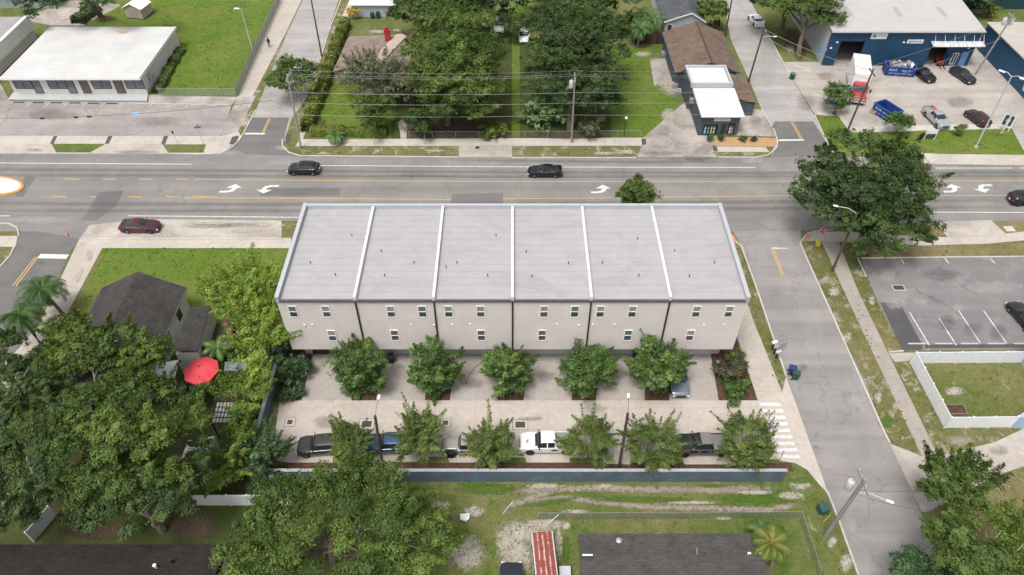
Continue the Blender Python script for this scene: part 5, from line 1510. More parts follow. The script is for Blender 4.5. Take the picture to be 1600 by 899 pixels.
# --- two dark roofs along the bottom edge
br = thing("dark_shingle_house", "wide dark brown shingle roof along the bottom left edge", "house", P(150, 905))
z = 3.4
e0 = [P(-160, 851, z), P(358, 851, z), P(372, 905, z + .9), P(-160, 905, z + .9)]
y0_, y1_ = e0[0].y, P(0, 960, z + 2).y
x0_, x1_ = P(-500, 851, z).x, P(356, 851, z).x
MB().box(x0_ + .5, y1_ - 6, 0, x1_ - .5, y0_ - .5, z - .2).build("wall", M['whitewall'], br, rel=True)
b = MB(); b.add([(x0_, y0_, z), (x1_, y0_, z), (x1_, y1_, z + 1.6), (x0_, y1_, z + 1.6), (x1_, y1_ - 7, z), (x0_, y1_ - 7, z)], [(3, 2, 1, 0), (5, 4, 2, 3)])
b.add([(x0_, y0_, z - .02), (x1_, y0_, z - .02), (x1_, y0_, z - .15), (x0_, y0_, z - .15), (x0_, y1_ - 7, z - .15), (x1_, y1_ - 7, z - .15)], [(0, 1, 2, 3), (3, 2, 5, 4)])
b.build("roof", M['darksh3'], br, rel=True)
for u, v in ((268, 877), (243, 886)):
    p = P(u, v, z + .7)
    MB().lathe([(.09, -.3), (.09, .25), (.14, .25), (.14, .31)], c=tuple(p), n=10).build("vent_pipe", M['black'] if u == 268 else M['white'], br, rel=True)
bm = thing("charcoal_roofed_house", "charcoal shingle roof at the bottom edge between the rusty van and a palm", "house", P(1045, 905))
z = 3.6
p0, p1 = P(903, 834, z), P(1170, 834, z)
ya = p0.y; yb2 = P(1050, 960, z + 1.2).y
MB().box(p0.x + .5, yb2 - 6, 0, p1.x - .2, ya - .5, z - .2).build("wall", M['whitewall'], bm, rel=True)
p3 = P(1198, 899, z + .62)
b = MB(); b.add([(p0.x, ya, z), (p1.x, ya, z), (p3.x + .3, p3.y, z + .62), (p3.x + .9, yb2, z + 1.2), (p0.x, yb2, z + 1.2), (p3.x + .9, yb2 - 6, z), (p0.x, yb2 - 6, z)], [(4, 3, 2, 1, 0), (6, 5, 3, 4)])
b.add([(p0.x, ya, z - .02), (p1.x, ya, z - .02), (p1.x, ya, z - .15), (p0.x, ya, z - .15)], [(0, 1, 2, 3)])
b.build("roof", M['darksh4'], bm, rel=True)
for u0, v0, u1, v1 in ((905, 869, 927, 905), (1172, 875, 1196, 905)):
    q = [P(a, c, z + .42) + Vector((0, 0, .012)) for a, c in ((u0, v0), (u1, v0), (u1 + 3, v1), (u0 + 2, v1))]
    MB().poly([q[3], q[2], q[1], q[0]]).build("roof_patch", M['darksh'], bm, rel=True)
for u0, u1, v in ((910, 926, 868), (1168, 1173, 865), (1186, 1191, 865)):
    a, c = P(u0, v, z + .36), P(u1, v, z + .36)
    MB().box(a.x, a.y - .06, z + .3, c.x, a.y + .06, z + .46).build("roof_flashing", M['white'], bm, rel=True)
p = P(1089, 866, z + .35); MB().tube(p, p + Vector((-.12, .1, .75)), .09, .05).build("vent_pipe", M['metal'], bm, rel=True)
p = P(967, 845, z + .15); MB().lathe([(.25, -.2), (.25, .1), (.1, .2)], c=tuple(p), n=10).build("roof_vent", M['metal'], bm, rel=True)

# --- light blue house at the right edge
bh = thing("light_blue_house", "light blue house wall at the right edge beside the white vinyl fence", "house", P(1640, 620))
MB().box(53.6, 39.0, 0, 70, 49.3, 3.0).build("wall", plain("light_blue_siding", (.30, .40, .50), .8, .06, 1), bh, rel=True)
MB().prism([(k.x, k.y) for k in pts([(1574, 668), (1640, 628), (1700, 628), (1700, 680)])], 0, 1.8).build("porch_wall", plain("light_blue_porch", (.32, .43, .53), .8, .06, 1), bh, rel=True)
MB().box(53.3, 38.7, 3.02, 70, 49.6, 3.2).build("roof", M['darksh'], bh, rel=True)
# ================================================================= WALLS, FENCES, HEDGES
M['bluewallpaint'] = plain("blue_wall_paint", (0.092, 0.128, 0.168), 0.8, 0.18, 0.8)
M['wallcap'] = plain("pale_wall_cap", (0.33, 0.34, 0.35), 0.8, 0.1, 2)
yA = 34.75
gw = thing("boundary_wall", "long blue rendered boundary wall with a pale cap behind the row of parked cars", "wall", (0, yA, 0))
xr_ = P(1222, 754, 0).x
MB().box(-23.9, yA, 0, 24.75, yA + .2, 1.82).build("wall", M['bluewallpaint'], gw, rel=True)
MB().box(-23.97, yA - .05, 1.822, 24.82, yA + .25, 1.9).build("coping", M['wallcap'], gw, rel=True)
b = MB(); rn = random.Random(5)
for k in range(60):   # flaked paint spots
    x = rn.choice((rn.uniform(-3, 24), rn.gauss(13.5, 1.2), rn.gauss(2.5, 1)));  z = rn.uniform(.15, 1.7); s = rn.uniform(.02, .09)
    if x < 24.6: b.add([(x, yA - .004, z), (x + s, yA - .004, z - .3 * s), (x + s * 1.3, yA - .004, z + s * 1.2), (x + .2 * s, yA - .004, z + s)], [(0, 1, 2, 3)])
b.build("flaked_paint", M['wallcap'], gw, rel=True)
sw = thing("boundary_wall", "blue side boundary wall with pale cap along the left edge of the court", "wall", (-24.1, 44, 0))
MB().box(-24.2, yA + .26, 0, -24.0, 52.5, 1.82).build("wall", M['bluewallpaint'], sw, rel=True)
MB().box(-24.27, yA + .26, 1.822, -23.93, 52.5, 1.9).build("coping", M['wallcap'], sw, rel=True)

def vinyl_fence(label, segs, h=1.8, step=2.3, group=None):
    c = P(*segs[0][0])
    t = thing("vinyl_fence", label, "fence", c, 0, group)
    for ln in segs:
        ps = pts(ln)
        for i in range(len(ps) - 1):
            a, e = ps[i], ps[i + 1]
            n = max(1, round((e - a).length / step))
            d = (e - a).normalized(); nn = Vector((-d.y, d.x, 0)) * .03
            for k in range(0 if i == 0 else 1, n + 1):
                p = a.lerp(e, k / n)
                if k == 0 or i: pass
                b = MB().cbox((p.x, p.y, h / 2), (.14, .14, h + .06)); b.lathe([(.1, 0), (.1, .03), (.02, .12)], c=(p.x, p.y, h + .03), n=8)
                b.build("post", M['vinyl'], t, rel=True)
            for k in range(n):
                    p = a.lerp(e, k / n); q = a.lerp(e, (k + 1) / n)
                    p2, q2 = p + d * .075, q - d * .075
                    MB().prism([((p2 + nn).x, (p2 + nn).y), ((q2 + nn).x, (q2 + nn).y), ((q2 - nn).x, (q2 - nn).y), ((p2 - nn).x, (p2 - nn).y)], .05, h).build("panel", M['vinyl'], t, rel=True)
    return t
vinyl_fence("white vinyl fence around the grass yard beside the right-hand parking lot", [[(1597, 567), (1422, 568), (1475, 669), (1577, 668)]])
vinyl_fence("white vinyl fence in front of the dark lower left yard", [[(308, 790), (362, 790), (424, 790), (470, 790)]])
vinyl_fence("short white vinyl fence panel under the dark trees at the lower left", [[(54, 846), (88, 806)]], 1.7)

def chain_fence(label, segs, h=1.3, step=2.6, cover=None):
    c = P(*segs[0][0])
    t = thing("chain_link_fence", label, "fence", c)
    for ln in segs:
        ps = pts(ln)
        for i in range(len(ps) - 1):
            a, e = ps[i], ps[i + 1]
            n = max(1, round((e - a).length / step))
            for k in range(n + (i == len(ps) - 2)):
                p = a.lerp(e, k / n); MB().tube((p.x, p.y, 0), (p.x, p.y, h + .05), .03, n=6).build("post", M['metal'], t, rel=True)
            MB().tube((a.x, a.y, h), (e.x, e.y, h), .016, n=6).build("top_rail", M['metal'], t, rel=True)
            d = (e - a).normalized(); nn = Vector((-d.y, d.x, 0)) * .004
            MB().prism([((a + nn).x, (a + nn).y), ((e + nn).x, (e + nn).y), ((e - nn).x, (e - nn).y), ((a - nn).x, (a - nn).y)], .03, h - .03).build("mesh", cover or M['chain'], t, rel=True)
    return t
M['chain'] = chain_mat("chain_link_mesh")
M['chain_thin'] = chain_mat("thin_chain_link", (.22, .23, .22), .09)
M['chain_dense'] = chain_mat("slatted_chain_link", (.36, .38, .36), .62)
chain_fence("chain-link fence along the front and street side of the office lawn", [[(250, 151), (371, 151)]], 1.4)
chain_fence("dense grey chain-link fence between the office lawn and the street pavement", [[(371, 151), (404, 77), (438, 2)]], 1.7, 2.8, M['chain_dense'])
chain_fence("chain-link fence round the grass beside the charcoal roof at the bottom", [[(840, 812), (904, 812), (1248, 810), (1278, 902)]], 1.2, 3.0)
chain_fence("low wire fence along the pavement in front of the wooded lot", [[(640, 216), (820, 216), (1000, 214)]], 1.1, 3.2, M['chain_thin'])
wf = thing("wooden_fence", "dark brown wooden fence between the back lawn and the palms", "fence", P(1018, 68))
a, e = P(992, 69), P(1042, 67)
MB().box(a.x, a.y, .05, e.x, a.y + .06, 1.9).build("panel", seam_mat("brown_fence_boards", (.075, .05, .04), 'x', .18, .5), wf, rel=True)
for k in range(4):
    p = a.lerp(e, k / 3); MB().cbox((p.x, a.y - .06, 1.0), (.12, .1, 2.0)).build("post", M['brown_metal'], wf, rel=True)

hd_px = [(541, 42), (527, 75), (516, 110), (502, 150), (488, 185), (481, 207)]
hp = pts(hd_px)
t = thing("hedge", "long clipped yellow-green hedge running down beside the street pavement", "hedge", hp[0])
loc = [p - hp[0] for p in hp]
link_mesh("foliage", hedge_strip("foliage", loc, .85, 1.9, 26000, .30, M['hedge'], 4), t)
b = MB(); ribbon(b, loc, 1.1, 1.3); ribbon(b, loc, 1.2, .1)
b.build("branches", M['bark'], t)  # flat dark core sheets standing in for the shade inside the hedge
hp = pts([(487, 209), (520, 209), (560, 210), (605, 211)])
t = thing("hedge", "low clipped hedge along the front pavement, at the corner of the wooded lot", "hedge", hp[0])
loc = [p - hp[0] for p in hp]
link_mesh("foliage", hedge_strip("foliage", loc, .8, 1.2, 13000, .28, M['hedge'], 5), t)
b = MB(); ribbon(b, loc, 1.0, .8); b.build("branches", M['bark'], t)  # dark core sheet, painted shade within the low hedge
for lab, px, hh, hw_, mt, n in (("dark low hedge along the side wall of the white office", [(284, 80), (270, 102), (252, 138), (246, 146)], .9, .7, M['oakmid'], 7000), ("dark green foundation hedge behind the white office beside the big trunk", [(122, 38), (140, 24), (152, 16)], 1.5, 1.2, M['darkleaf'], 6000)):
    hp = pts(px); t = thing("hedge", lab, "hedge", hp[0]); loc = [p - hp[0] for p in hp]
    link_mesh("foliage", hedge_strip("foliage", loc, hw_, hh, n, .3, mt, 6), t)
    b = MB(); ribbon(b, loc, .8, hh * .6); b.build("branches", M['bark'], t)  # flat core ribbon that darkens the inside in place of shade

# ================================================================= POLES, LAMPS, WIRES
def utility_pole(label, base_px, top_px, r=.16, mat=None, arm=None, transformer=False, group=None, crossarm=True, lamp=None):
    bp = P(*base_px); tp = above(bp, *top_px)
    t = thing("utility_pole", label, "utility pole", bp, 0, group)
    L = tp - bp
    MB().tube((0, 0, -.2), L, r, r * .72, 10).build("pole", mat or M['wood_pole'], t, smooth=50)
    if crossarm:
        c = L * .955
        MB().cbox((c.x, c.y, c.z), (.12, 2.2, .14)).build("crossarm", mat or M['wood_pole'], t)
        for y in (-1, -.45, .45, 1):
            MB().lathe([(.03, 0), (.07, .08), (.04, .2)], c=(c.x, c.y + y, c.z + .07), n=8).build("insulator", M['alu'], t)
    if transformer:
        c = L * .86
        o = MB().lathe([(.0, 0), (.3, 0), (.32, .05), (.32, .95), (.26, 1.05), (0.05, 1.08)], c=(c.x + transformer[0], c.y + transformer[1], c.z - .4), n=16).build("transformer", M['alu'], t, smooth=40)
        MB().lathe([(.05, 0), (.06, .2), (.03, .3)], c=(c.x + transformer[0] + .1, c.y + transformer[1], c.z + .67), n=8).build("bushing", M['metal'], o)
    if lamp:
        c = L * lamp[2]
        e = c + Vector((lamp[0], lamp[1], .35))
        a = MB().path([c, c.lerp(e, .5) + Vector((0, 0, .25)), e], .045, 6).build("lamp_arm", M['alu'], t)
        d = Vector((lamp[0], lamp[1], 0)).normalized()
        q = Matrix.Translation(e + d * .3) @ Matrix.Rotation(math.atan2(d.y, d.x), 4, 'Z')
        MB().cbox((0, 0, 0), (.55, .24, .12), q).build("lamp_head", M['vinyl'], a, bevel=.05)
    return t, tp
up1, T1 = utility_pole("weathered wooden utility pole in front of the big tree in the middle lot", (893, 223), (898.5, 117), transformer=(-.45, 0), mat=M['grey_pole'])
up2, T2 = utility_pole("grey leaning pole with a street lamp at the corner by the hedge", (470, 231), (449, 116), mat=M['metal'], r=.15)
up3, T3 = utility_pole("dark wooden utility pole beside the front lawn of the warehouse lot", (1318, 219), (1365, 108))
up4, T4 = utility_pole("wooden utility pole carrying two white transformers between the black car and blue building", (1523, 117), (1584, 22), transformer=(-.5, .3), mat=M['grey_pole'])
c = T4 - up4.location
MB().lathe([(0, 0), (.3, 0), (.32, .05), (.32, .95), (.26, 1.05), (.05, 1.08)], c=(c.x * .86 + .55, c.y * .86 + .2, c.z * .86 - .4), n=16).build("transformer", M['alu'], up4, smooth=40)
up5, T5 = utility_pole("tall dark pole standing beside the pale far street, top left", (503, 89), (484, -12), crossarm=False, r=.14)
up6, T6 = utility_pole("dark utility pole with a street lamp leaning over the far right street", (1169, 129), (1195, 42), lamp=(1.7, -.1, .80))
up7, T7 = utility_pole("dark pole behind the brown roofed house near the white coupe", (1133, 57), (1146, -14), r=.14)
up8, T8 = utility_pole("big wooden utility pole with a white transformer leaning over the near street", (1288, 840), (1352, 749), r=.2, mat=M['grey_pole'], transformer=(-.7, .25), lamp=(1.9, -.9, .80))
up9, T9 = utility_pole("wooden street lamp pole in front of the large oak near the stop sign", (1300, 424), (1340, 332), mat=M['wood_pole'], lamp=(-1.9, .8, .98), crossarm=False)
for lab, bp_, tp_, lv in (("short brown lamp pole behind the wall beside the blue car", (599, 737), (586, 650), (.12, 1.5)), ("dark brown lamp pole at the wall near the white pickup", (967, 733), (981, 646), (.2, 1.4))):
    bb = P(*bp_); tt = above(bb, *tp_)
    t = thing("lamp_pole", lab, "street lamp", bb, 0, "lamp poles along the blue wall")
    L = tt - bb
    MB().tube((0, 0, -.2), L, .15, .12, 10).build("pole", M['wood_pole'], t, smooth=50)
    e = L + Vector((lv[0], lv[1], .25))
    a = MB().path([L * .98, L.lerp(e, .5) + Vector((0, 0, .2)), e], .02, 6).build("lamp_arm", M['wood_pole'], t)
    q = Matrix.Translation(e + Vector((0, .25, 0))) @ Matrix.Rotation(math.atan2(lv[1], lv[0]), 4, 'Z')
    MB().cbox((0, 0, 0), (.5, .22, .12), q).build("lamp_head", M['vinyl'], a, bevel=.05)
def steel_lamp(label, base_px, top_px, arms):
    bb = P(*base_px); tt = above(bb, *top_px)
    t = thing("street_lamp", label, "street lamp", bb)
    L = tt - bb
    MB().tube((0, 0, -.1), L, .12, .08, 10).build("pole", M['alu'], t, smooth=50)
    MB().cbox((0, 0, .15), (.4, .4, .3)).build("base", M['alu'], t)
    for ax, ay in arms:
        e = L + Vector((ax, ay, .15))
        a = MB().path([L * .99, L.lerp(e, .5) + Vector((0, 0, .2)), e], .05, 6).build("lamp_arm", M['alu'], t)
        MB().cbox((0, 0, 0), (.85, .36, .15), Matrix.Translation(e) @ Matrix.Rotation(math.atan2(ay, ax), 4, 'Z')).build("lamp_head", M['vinyl'], a, bevel=.05)
    return t
steel_lamp("slim street lamp standing on the office lawn by the street fence", (397, 88), (377, 15), [(-.7, 0)])
steel_lamp("grey twin-headed street lamp on the front lawn by the dark red car", (1524, 231), (1581, 119), [(-.9, 1.0), (.9, -1.0)])
t = thing("bollard_light", "small black post lamp on the mown lawn in front of the slate shop lawn", "post lamp", P(975, 214))
MB().tube((0, 0, 0), (0, 0, 3.0), .06, .05).build("pole", M['black'], t); MB().lathe([(.05, 3.0), (.2, 3.05), (.22, 3.25), (.05, 3.35)], n=10).build("lamp_head", M['vinyl'], t)

def wire(label, a, c, sag=.6, r=.010, mat=None, group="overhead wires"):
    a, c = Vector(a), Vector(c)
    n = 14
    b = MB().path([a.lerp(c, k / n) - Vector((0, 0, sag * 4 * (k / n) * (1 - k / n))) for k in range(n + 1)], r, 4)
    o = b.build("power_line", mat or M['cable'])
    return tag(o, label, "power line", group)
far_l, far_r = Vector((-140, 90, 10)), Vector((150, 92, 10.5))
for nm, dy, dz in (("topmost", .9, .1), ("second", -.45, .05), ("third", 1.1, -.55)):
    o = Vector((0, dy, dz))
    wire(f"overhead wire, the {nm} of the span between hedge corner and middle wooden pole", T2 + o, T1 + o, .5)
    wire(f"overhead wire, the {nm} of the span from the middle pole over the shop", T1 + o, T3 + o, .5)
for k, (za, lab) in enumerate(((-2.6, "upper"), (-4.2, "middle"), (-6.1, "lowest"))):
    o = Vector((0, -.15, za))
    wire(f"communication cable, the {lab} one crossing in front of the wooded lot", T2 + o, T1 + o, .35, .018)
    wire(f"communication cable, the {lab} one passing the slate shop front", T1 + o, T3 + o, .35, .018)
wire("dark sagging cable across the office parking lot", P(-60, 186, 6.5), T2 + Vector((0, 0, -3.5)), .9, .03, M['darkcable'])
wire("cable from the warehouse corner pole across the lot to the twin lamp", T3 + Vector((0, 0, -2)), T4 + Vector((0, 0, -4)), .6, .03)
wire("upper cable crossing the side street toward the warehouse pole", T6 + Vector((0, 0, -.4)), T3 + Vector((0, 0, -.3)), .5, .03)
wire("lower cable crossing the side street toward the warehouse pole", T6 + Vector((0, 0, -1.4)), T3 + Vector((0, 0, -1.5)), .7, .03)
wire("cable along the far right street between two dark poles", T7 + Vector((0, 0, -.5)), T6 + Vector((0, 0, -.5)), .5, .025)
wire("cable over the warehouse lot to the far right building", T3 + Vector((0, .8, 0)), T4 + Vector((0, .8, -1)), .5, .025)
cbl = [o for o in sc.objects if o.get('label', '').startswith("dark sagging cable")][0]
for f_ in (.235, .335, .375):
    a_, c_ = P(-60, 186, 6.5), T2 + Vector((0, 0, -3.5)); q_ = a_.lerp(c_, f_) - Vector((0, 0, .9 * 4 * f_ * (1 - f_) + .05))
    MB().cbox(tuple(q_), (.55, .16, .18)).build("splice_case", M['black'], cbl)
t = thing("marker_post", "thin sign post with a dark top standing on the office sidewalk", "post", P(278, 226))
MB().tube((0, 0, 0), (-.1, 0, 1.9), .03).build("post", M['metal'], t); MB().cbox((-.1, 0, 2.05), (.22, .1, .4)).build("post_top", M['black'], t)
for k, (u, v, lab) in enumerate(((1405, 899, "longest"), (1370, 920, "steepest"))):
    wire(f"thin wire from the big near pole down the street, the {lab}", T8 + Vector((.3 * k, 0, -.3)), P(u, v + 60, 8.5), .4, .018)
wire("dark cable from the big near pole to the right trees", T8 + Vector((0, 0, -1.6)), P(1450, 765, 7.5), .35, .02, M['darkcable'])
wire("dark service cable from the big near pole to the concrete drive", T8 + Vector((0, 0, -2.2)), P(1455, 800, 7.2), .3, .02, M['darkcable'])

# ================================================================= SIGNS AND SMALL STREET THINGS
def stop_sign(label, base_px, top_px, face, yellow=False):
    bb = P(*base_px); h = min(3.0, max(2.0, above(bb, *top_px).z))
    t = thing("stop_sign", label, "stop sign", bb, face)
    MB().tube((0, 0, 0), (0, 0, h + .1), .035).build("post", M['metal'], t)
    oc = lambda r: [(r * math.cos(math.pi / 8 + k * math.pi / 4), r * math.sin(math.pi / 8 + k * math.pi / 4)) for k in range(8)]
    Mx = Matrix.Translation((0, -.05, h - .3)) @ Matrix.Rotation(math.pi / 2, 4, 'X')
    def plate(r, th, off, mat, nm, par):
        o = oc(r); vs = [Mx @ Vector((x, y, off)) for x, y in o] + [Mx @ Vector((x, y, off + th)) for x, y in o]
        return MB().add(vs, [tuple(range(8))[::-1], tuple(range(8, 16))] + [(i, (i + 1) % 8, 8 + (i + 1) % 8, 8 + i) for i in range(8)]).build(nm, mat, par)
    pl = plate(.42, .012, 0, M['white'], "sign_plate", t)
    plate(.385, .008, .013, M['signred'], "sign_face", pl)
    cu = bpy.data.curves.new("lettering", 'FONT'); cu.body = "STOP"; cu.size = .30; cu.align_x = 'CENTER'; cu.align_y = 'CENTER'; cu.extrude = .003
    to = bpy.data.objects.new("lettering_source", cu); COL.objects.link(to)
    bpy.context.view_layer.update()
    me = bpy.data.meshes.new_from_object(to.evaluated_get(bpy.context.evaluated_depsgraph_get()))
    bpy.data.objects.remove(to)
    me.materials.clear(); me.materials.append(M['white'])
    o = link_mesh("lettering", me, pl)
    o.matrix_basis = Mx @ Matrix.Translation((0, 0, .026))
    if yellow: MB().cbox((0, 0, .25), (.5, .5, .5)).build("post_guard", plain("yellow_guard", (.6, .48, .02), .6), t)
    return t
stop_sign("red stop sign on a yellow-based post at the corner beside the large oak", (1277, 383), (1282, 357), math.radians(-18), True)
stop_sign("red stop sign seen edge-on at the court exit by the end of the blue wall", (1211, 733), (1219, 706), math.radians(50))
t = thing("street_sign", "red and white marker sign at the corner of the left side street", "sign", P(118, 388)); t.rotation_euler = (0, 0, -.6)
MB().tube((0, 0, 0), (0, 0, 2.6), .03).build("post", M['metal'], t); MB().cbox((0, -.05, 2.3), (.9, .02, .5)).build("sign_face", M['signred'], t); MB().cbox((-.2, -.065, 2.3), (.2, .01, .3)).build("sign_mark", M['white'], t)
def name_sign(label, base_px, h, col, rz):
    t = thing("street_sign", label, "street sign", P(*base_px), rz)
    MB().tube((0, 0, 0), (0, 0, h), .03).build("post", M['metal'], t)
    MB().cbox((0, -.03, h - .1), (.9, .025, .22)).build("name_blade", M[col], t); MB().cbox((.03, 0, h + .14), (.025, .9, .22)).build("name_blade", M[col], t)
name_sign("green street name sign on a thin post by the office parking lot", (318, 226), 3.0, 'signgreen', .2)
name_sign("blue street sign on a slanting post under the small tree by the warehouse lot", (1291, 186), 2.8, 'blue_bin', .5)
t = thing("traffic_sign", "grey sign back on a post at the corner beside the slate shop", "sign", P(1204, 220)); t.rotation_euler = (0, 0, .3)
MB().tube((0, 0, 0), (0, 0, 2.8), .035).build("post", M['metal'], t); MB().cbox((0, .04, 2.5), (.75, .02, .75), Matrix.Translation((0, 0, 0))).build("sign_face", M['metal'], t)
def yard_sign(label, base_px, wd, h, boards, rz):
    t = thing("yard_sign", label, "sign", P(*base_px), rz)
    for s in (-1, 1): MB().box(s * wd / 2 - .06, -.06, 0, s * wd / 2 + .06, .06, h).build("post", M['white'], t)
    for z0, z1, mt in boards: MB().box(-wd / 2 + .06, -.09, z0, wd / 2 - .06, -.062, z1).build("board", mt, t)
    return t
M['signdark'] = plain("sign_charcoal", (.05, .06, .07), .5)
M['signblue'] = plain("sign_sky_blue", (.22, .42, .55), .5)
yard_sign("low black and white yard sign on the front lawn near the silver pickup", (1451, 218), 1.5, 1.7, [(.35, .95, M['signdark']), (.97, 1.68, M['signwhite'])], 0)
yy = yard_sign("dark yard sign with a pale blue emblem beside the twin-headed lamp", (1567, 204), 1.3, 2.6, [(.9, 2.5, M['signdark'])], -.6)
MB().lathe([(.32, 0), (.32, .01)], n=14, M=Matrix.Translation((0, -.092, 1.7)) @ Matrix.Rotation(math.pi / 2, 4, 'X')).build("sign_emblem", M['signblue'], yy)
ff = thing("feather_flag", "tall white feather banner on the lawn at the warehouse lot corner", "banner", P(1559, 216)); ff.rotation_euler = (0, 0, .5)
MB().path([(0, 0, 0), (0, 0, 2.5), (.15, 0, 3.6), (.4, 0, 4.0)], .03, 6).build("pole", M['alu'], ff)
b = MB(); prof = [(.03, .7), (.62, .75), (.68, 2.4), (.62, 3.5), (.42, 3.95), (.15, 3.55), (.03, 2.5)]
b.add([(x, -.012, z) for x, z in prof] + [(x, .012, z) for x, z in prof], [tuple(range(7)), tuple(range(7, 14))[::-1]] + [(i, i + 7, (i + 1) % 7 + 7, (i + 1) % 7) for i in range(7)])
b.build("cloth", M['white'], ff); MB().box(.12, -.02, 1.0, .55, -.013, 1.3).build("cloth_mark", plain("salmon_mark", (.5, .2, .15), .7), ff)

def wheelie_bin(label, loc, body, lid, rz=0, open_=0, group="wheelie bins"):
    t = thing("wheelie_bin", label, "bin", loc, rz, group)
    b = MB(); b.add([(-.24, -.26, .06), (.24, -.26, .06), (.24, .26, .06), (-.24, .26, .06), (-.31, -.36, 1.0), (.31, -.36, 1.0), (.31, .36, 1.0), (-.31, .36, 1.0)], [(3, 2, 1, 0), (4, 5, 6, 7), (0, 1, 5, 4), (1, 2, 6, 5), (2, 3, 7, 6), (3, 0, 4, 7)])
    b.build("body", body, t, bevel=.03)
    b = MB(); b.add([(-.33, -.4, 1.01), (.33, -.4, 1.01), (.33, .38, 1.05), (-.33, .38, 1.05), (-.29, -.34, 1.10), (.29, -.34, 1.10), (.29, .34, 1.14), (-.29, .34, 1.14)], [(3, 2, 1, 0), (4, 5, 6, 7), (0, 1, 5, 4), (1, 2, 6, 5), (2, 3, 7, 6), (3, 0, 4, 7)])
    b.build("lid", lid, t, bevel=.02)
    for s in (-1, 1): MB().lathe([(.02, -.03), (.12, -.03), (.12, .03), (.02, .03)], n=12, M=Matrix.Translation((s * .28, .3, .12)) @ Matrix.Rotation(math.pi / 2, 4, 'Y')).build("wheel", M['rubber'], t)
    MB().tube((-.28, .42, .98), (.28, .42, .98), .025).build("handle", body, t)
    return t
wheelie_bin("blue-lidded wheelie bin at the kerb of the near street", P(1236, 584), M['blue_bin'], M['blue_bin'], 1.3)
wheelie_bin("green wheelie bin beside the blue-lidded bin at the near street kerb", P(1241, 592), M['green_bin'], M['green_bin'], 1.3)
wheelie_bin("black wheelie bin against the second garage door", P(612, 566), M['black'], M['black'], .1)
wheelie_bin("black wheelie bin under the overhang between fourth and fifth driveway trees", P(992, 560), M['black'], M['black'], 0)
wheelie_bin("dark green bin by the wall of the white workshop", P(582, 29), M['green_bin'], M['green_bin'])
wheelie_bin("navy bin by the wall of the white workshop", P(591, 28.5), M['blue_bin'], M['black'])
wheelie_bin("green bin on the street edge by the box truck lot entrance", P(1237, 124), M['green_bin'], M['signgreen'], .4)
for k, (u, v, mt, lab) in enumerate(((1575, 122, 'green_bin', "green bin farthest along the blue wall"), (1581, 130, 'blue_bin', "navy bin in the row against the blue wall"), (1589, 137, 'blue_bin', "navy bin next to the last green one by the blue wall"), (1597, 146, 'green_bin', "green bin nearest the road by the blue wall"))):
    wheelie_bin(lab, P(u, v), M[mt], M[mt], .7)
# mailboxes on the near verge
for k, (u, v, lab, mt) in enumerate(((1206, 546, "white topped mailbox farthest along the near street verge", 'vinyl'), (1209, 553, "grey panelled mailbox post in the middle of three on the verge", 'metal'), (1212, 561, "dark topped mailbox nearest the wheelie bins", 'alu'))):
    t = thing("mailbox", lab, "mailbox", P(u, v), .35, "mailboxes on the verge")
    MB().cbox((0, 0, .5), (.12, .12, 1.0)).build("post", M['brown_metal'], t)
    MB().cbox((.05, 0, 1.14), (.62, .3, .26)).build("box", M[mt], t, bevel=.05)
    MB().cbox((.37, 0, 1.14), (.02, .26, .22)).build("door", M['black'], t)
    if k == 1: MB().cbox((.75, -.1, 1.2), (.85, .05, .75)).build("panel", M['metal'], t)
t = thing("utility_box", "dark green utility box on the grass near the leaning pole", "utility box", P(1284, 799)); t.rotation_euler = (0, 0, .2)
b = MB(); b.add([(-.42, -.4, 0), (.42, -.4, 0), (.42, .4, 0), (-.42, .4, 0), (-.4, -.38, .75), (.4, -.38, .75), (.4, .38, .95), (-.4, .38, .95)], [(3, 2, 1, 0), (4, 5, 6, 7), (0, 1, 5, 4), (1, 2, 6, 5), (2, 3, 7, 6), (3, 0, 4, 7)])
b.build("cabinet", plain("cabinet_green", (.03, .085, .075), .5), t, bevel=.03); MB().cbox((0, -.405, .36), (.7, .015, .6)).build("door", plain("cabinet_door", (.035, .10, .09), .5), t)
for (a0, a1) in (((1280, 808), (1296, 796)), ((1286, 816), (1298, 804))):
    p, q = P(*a0, .1), P(*a1, .1)
    tag(MB().tube(p, q, .025).build("marker_rod", plain("yellow_rod", (.5, .42, .12), .6)), "yellow rod lying on the grass by the green utility box", "rod", "yellow rods by the utility box")
# drains
def drain(label, u, v, ww, hh):
    t = thing("storm_drain", label, "drain", P(u, v), 0, "drains in the court")
    MB().box(-ww / 2 - .24, -hh / 2 - .22, .0, ww / 2 + .24, hh / 2 + .22, .026).build("surround", M['kerb'], t); MB().box(-ww / 2 - .29, -hh / 2 - .27, .0, ww / 2 + .29, hh / 2 + .27, .021).build("joint", M['gutter'], t); MB().box(-ww / 2, -hh / 2, .0, ww / 2, hh / 2, .034).build("grate", M['grate'], t)
drain("small square drain grate near the court's left end", 453, 660, .5, .5); drain("wide drain grate left of the short lamp pole", 573, 663, .95, .7); drain("small square drain behind the second wall tree", 696, 661, .5, .5)
drain("wide drain grate above the white pickup", 813, 664, .95, .7); drain("small square drain between fourth wall tree and dark lamp pole", 938, 657, .5, .5)
t = thing("storm_drain", "rectangular drain inlet in the right-hand parking lot", "drain", P(1404, 450)); MB().box(-.6, -.35, 0, .6, .35, .045).build("grate", M['grate'], t); MB().box(-.72, -.47, 0, .72, .47, .03).build("surround", M['kerb'], t)
t = thing("utility_cover", "square concrete utility cover in the verge by the main road", "utility cover", P(1577, 358)); MB().box(-.6, -.5, 0, .6, .5, .06).build("cover", M['kerb'], t, bevel=.02)
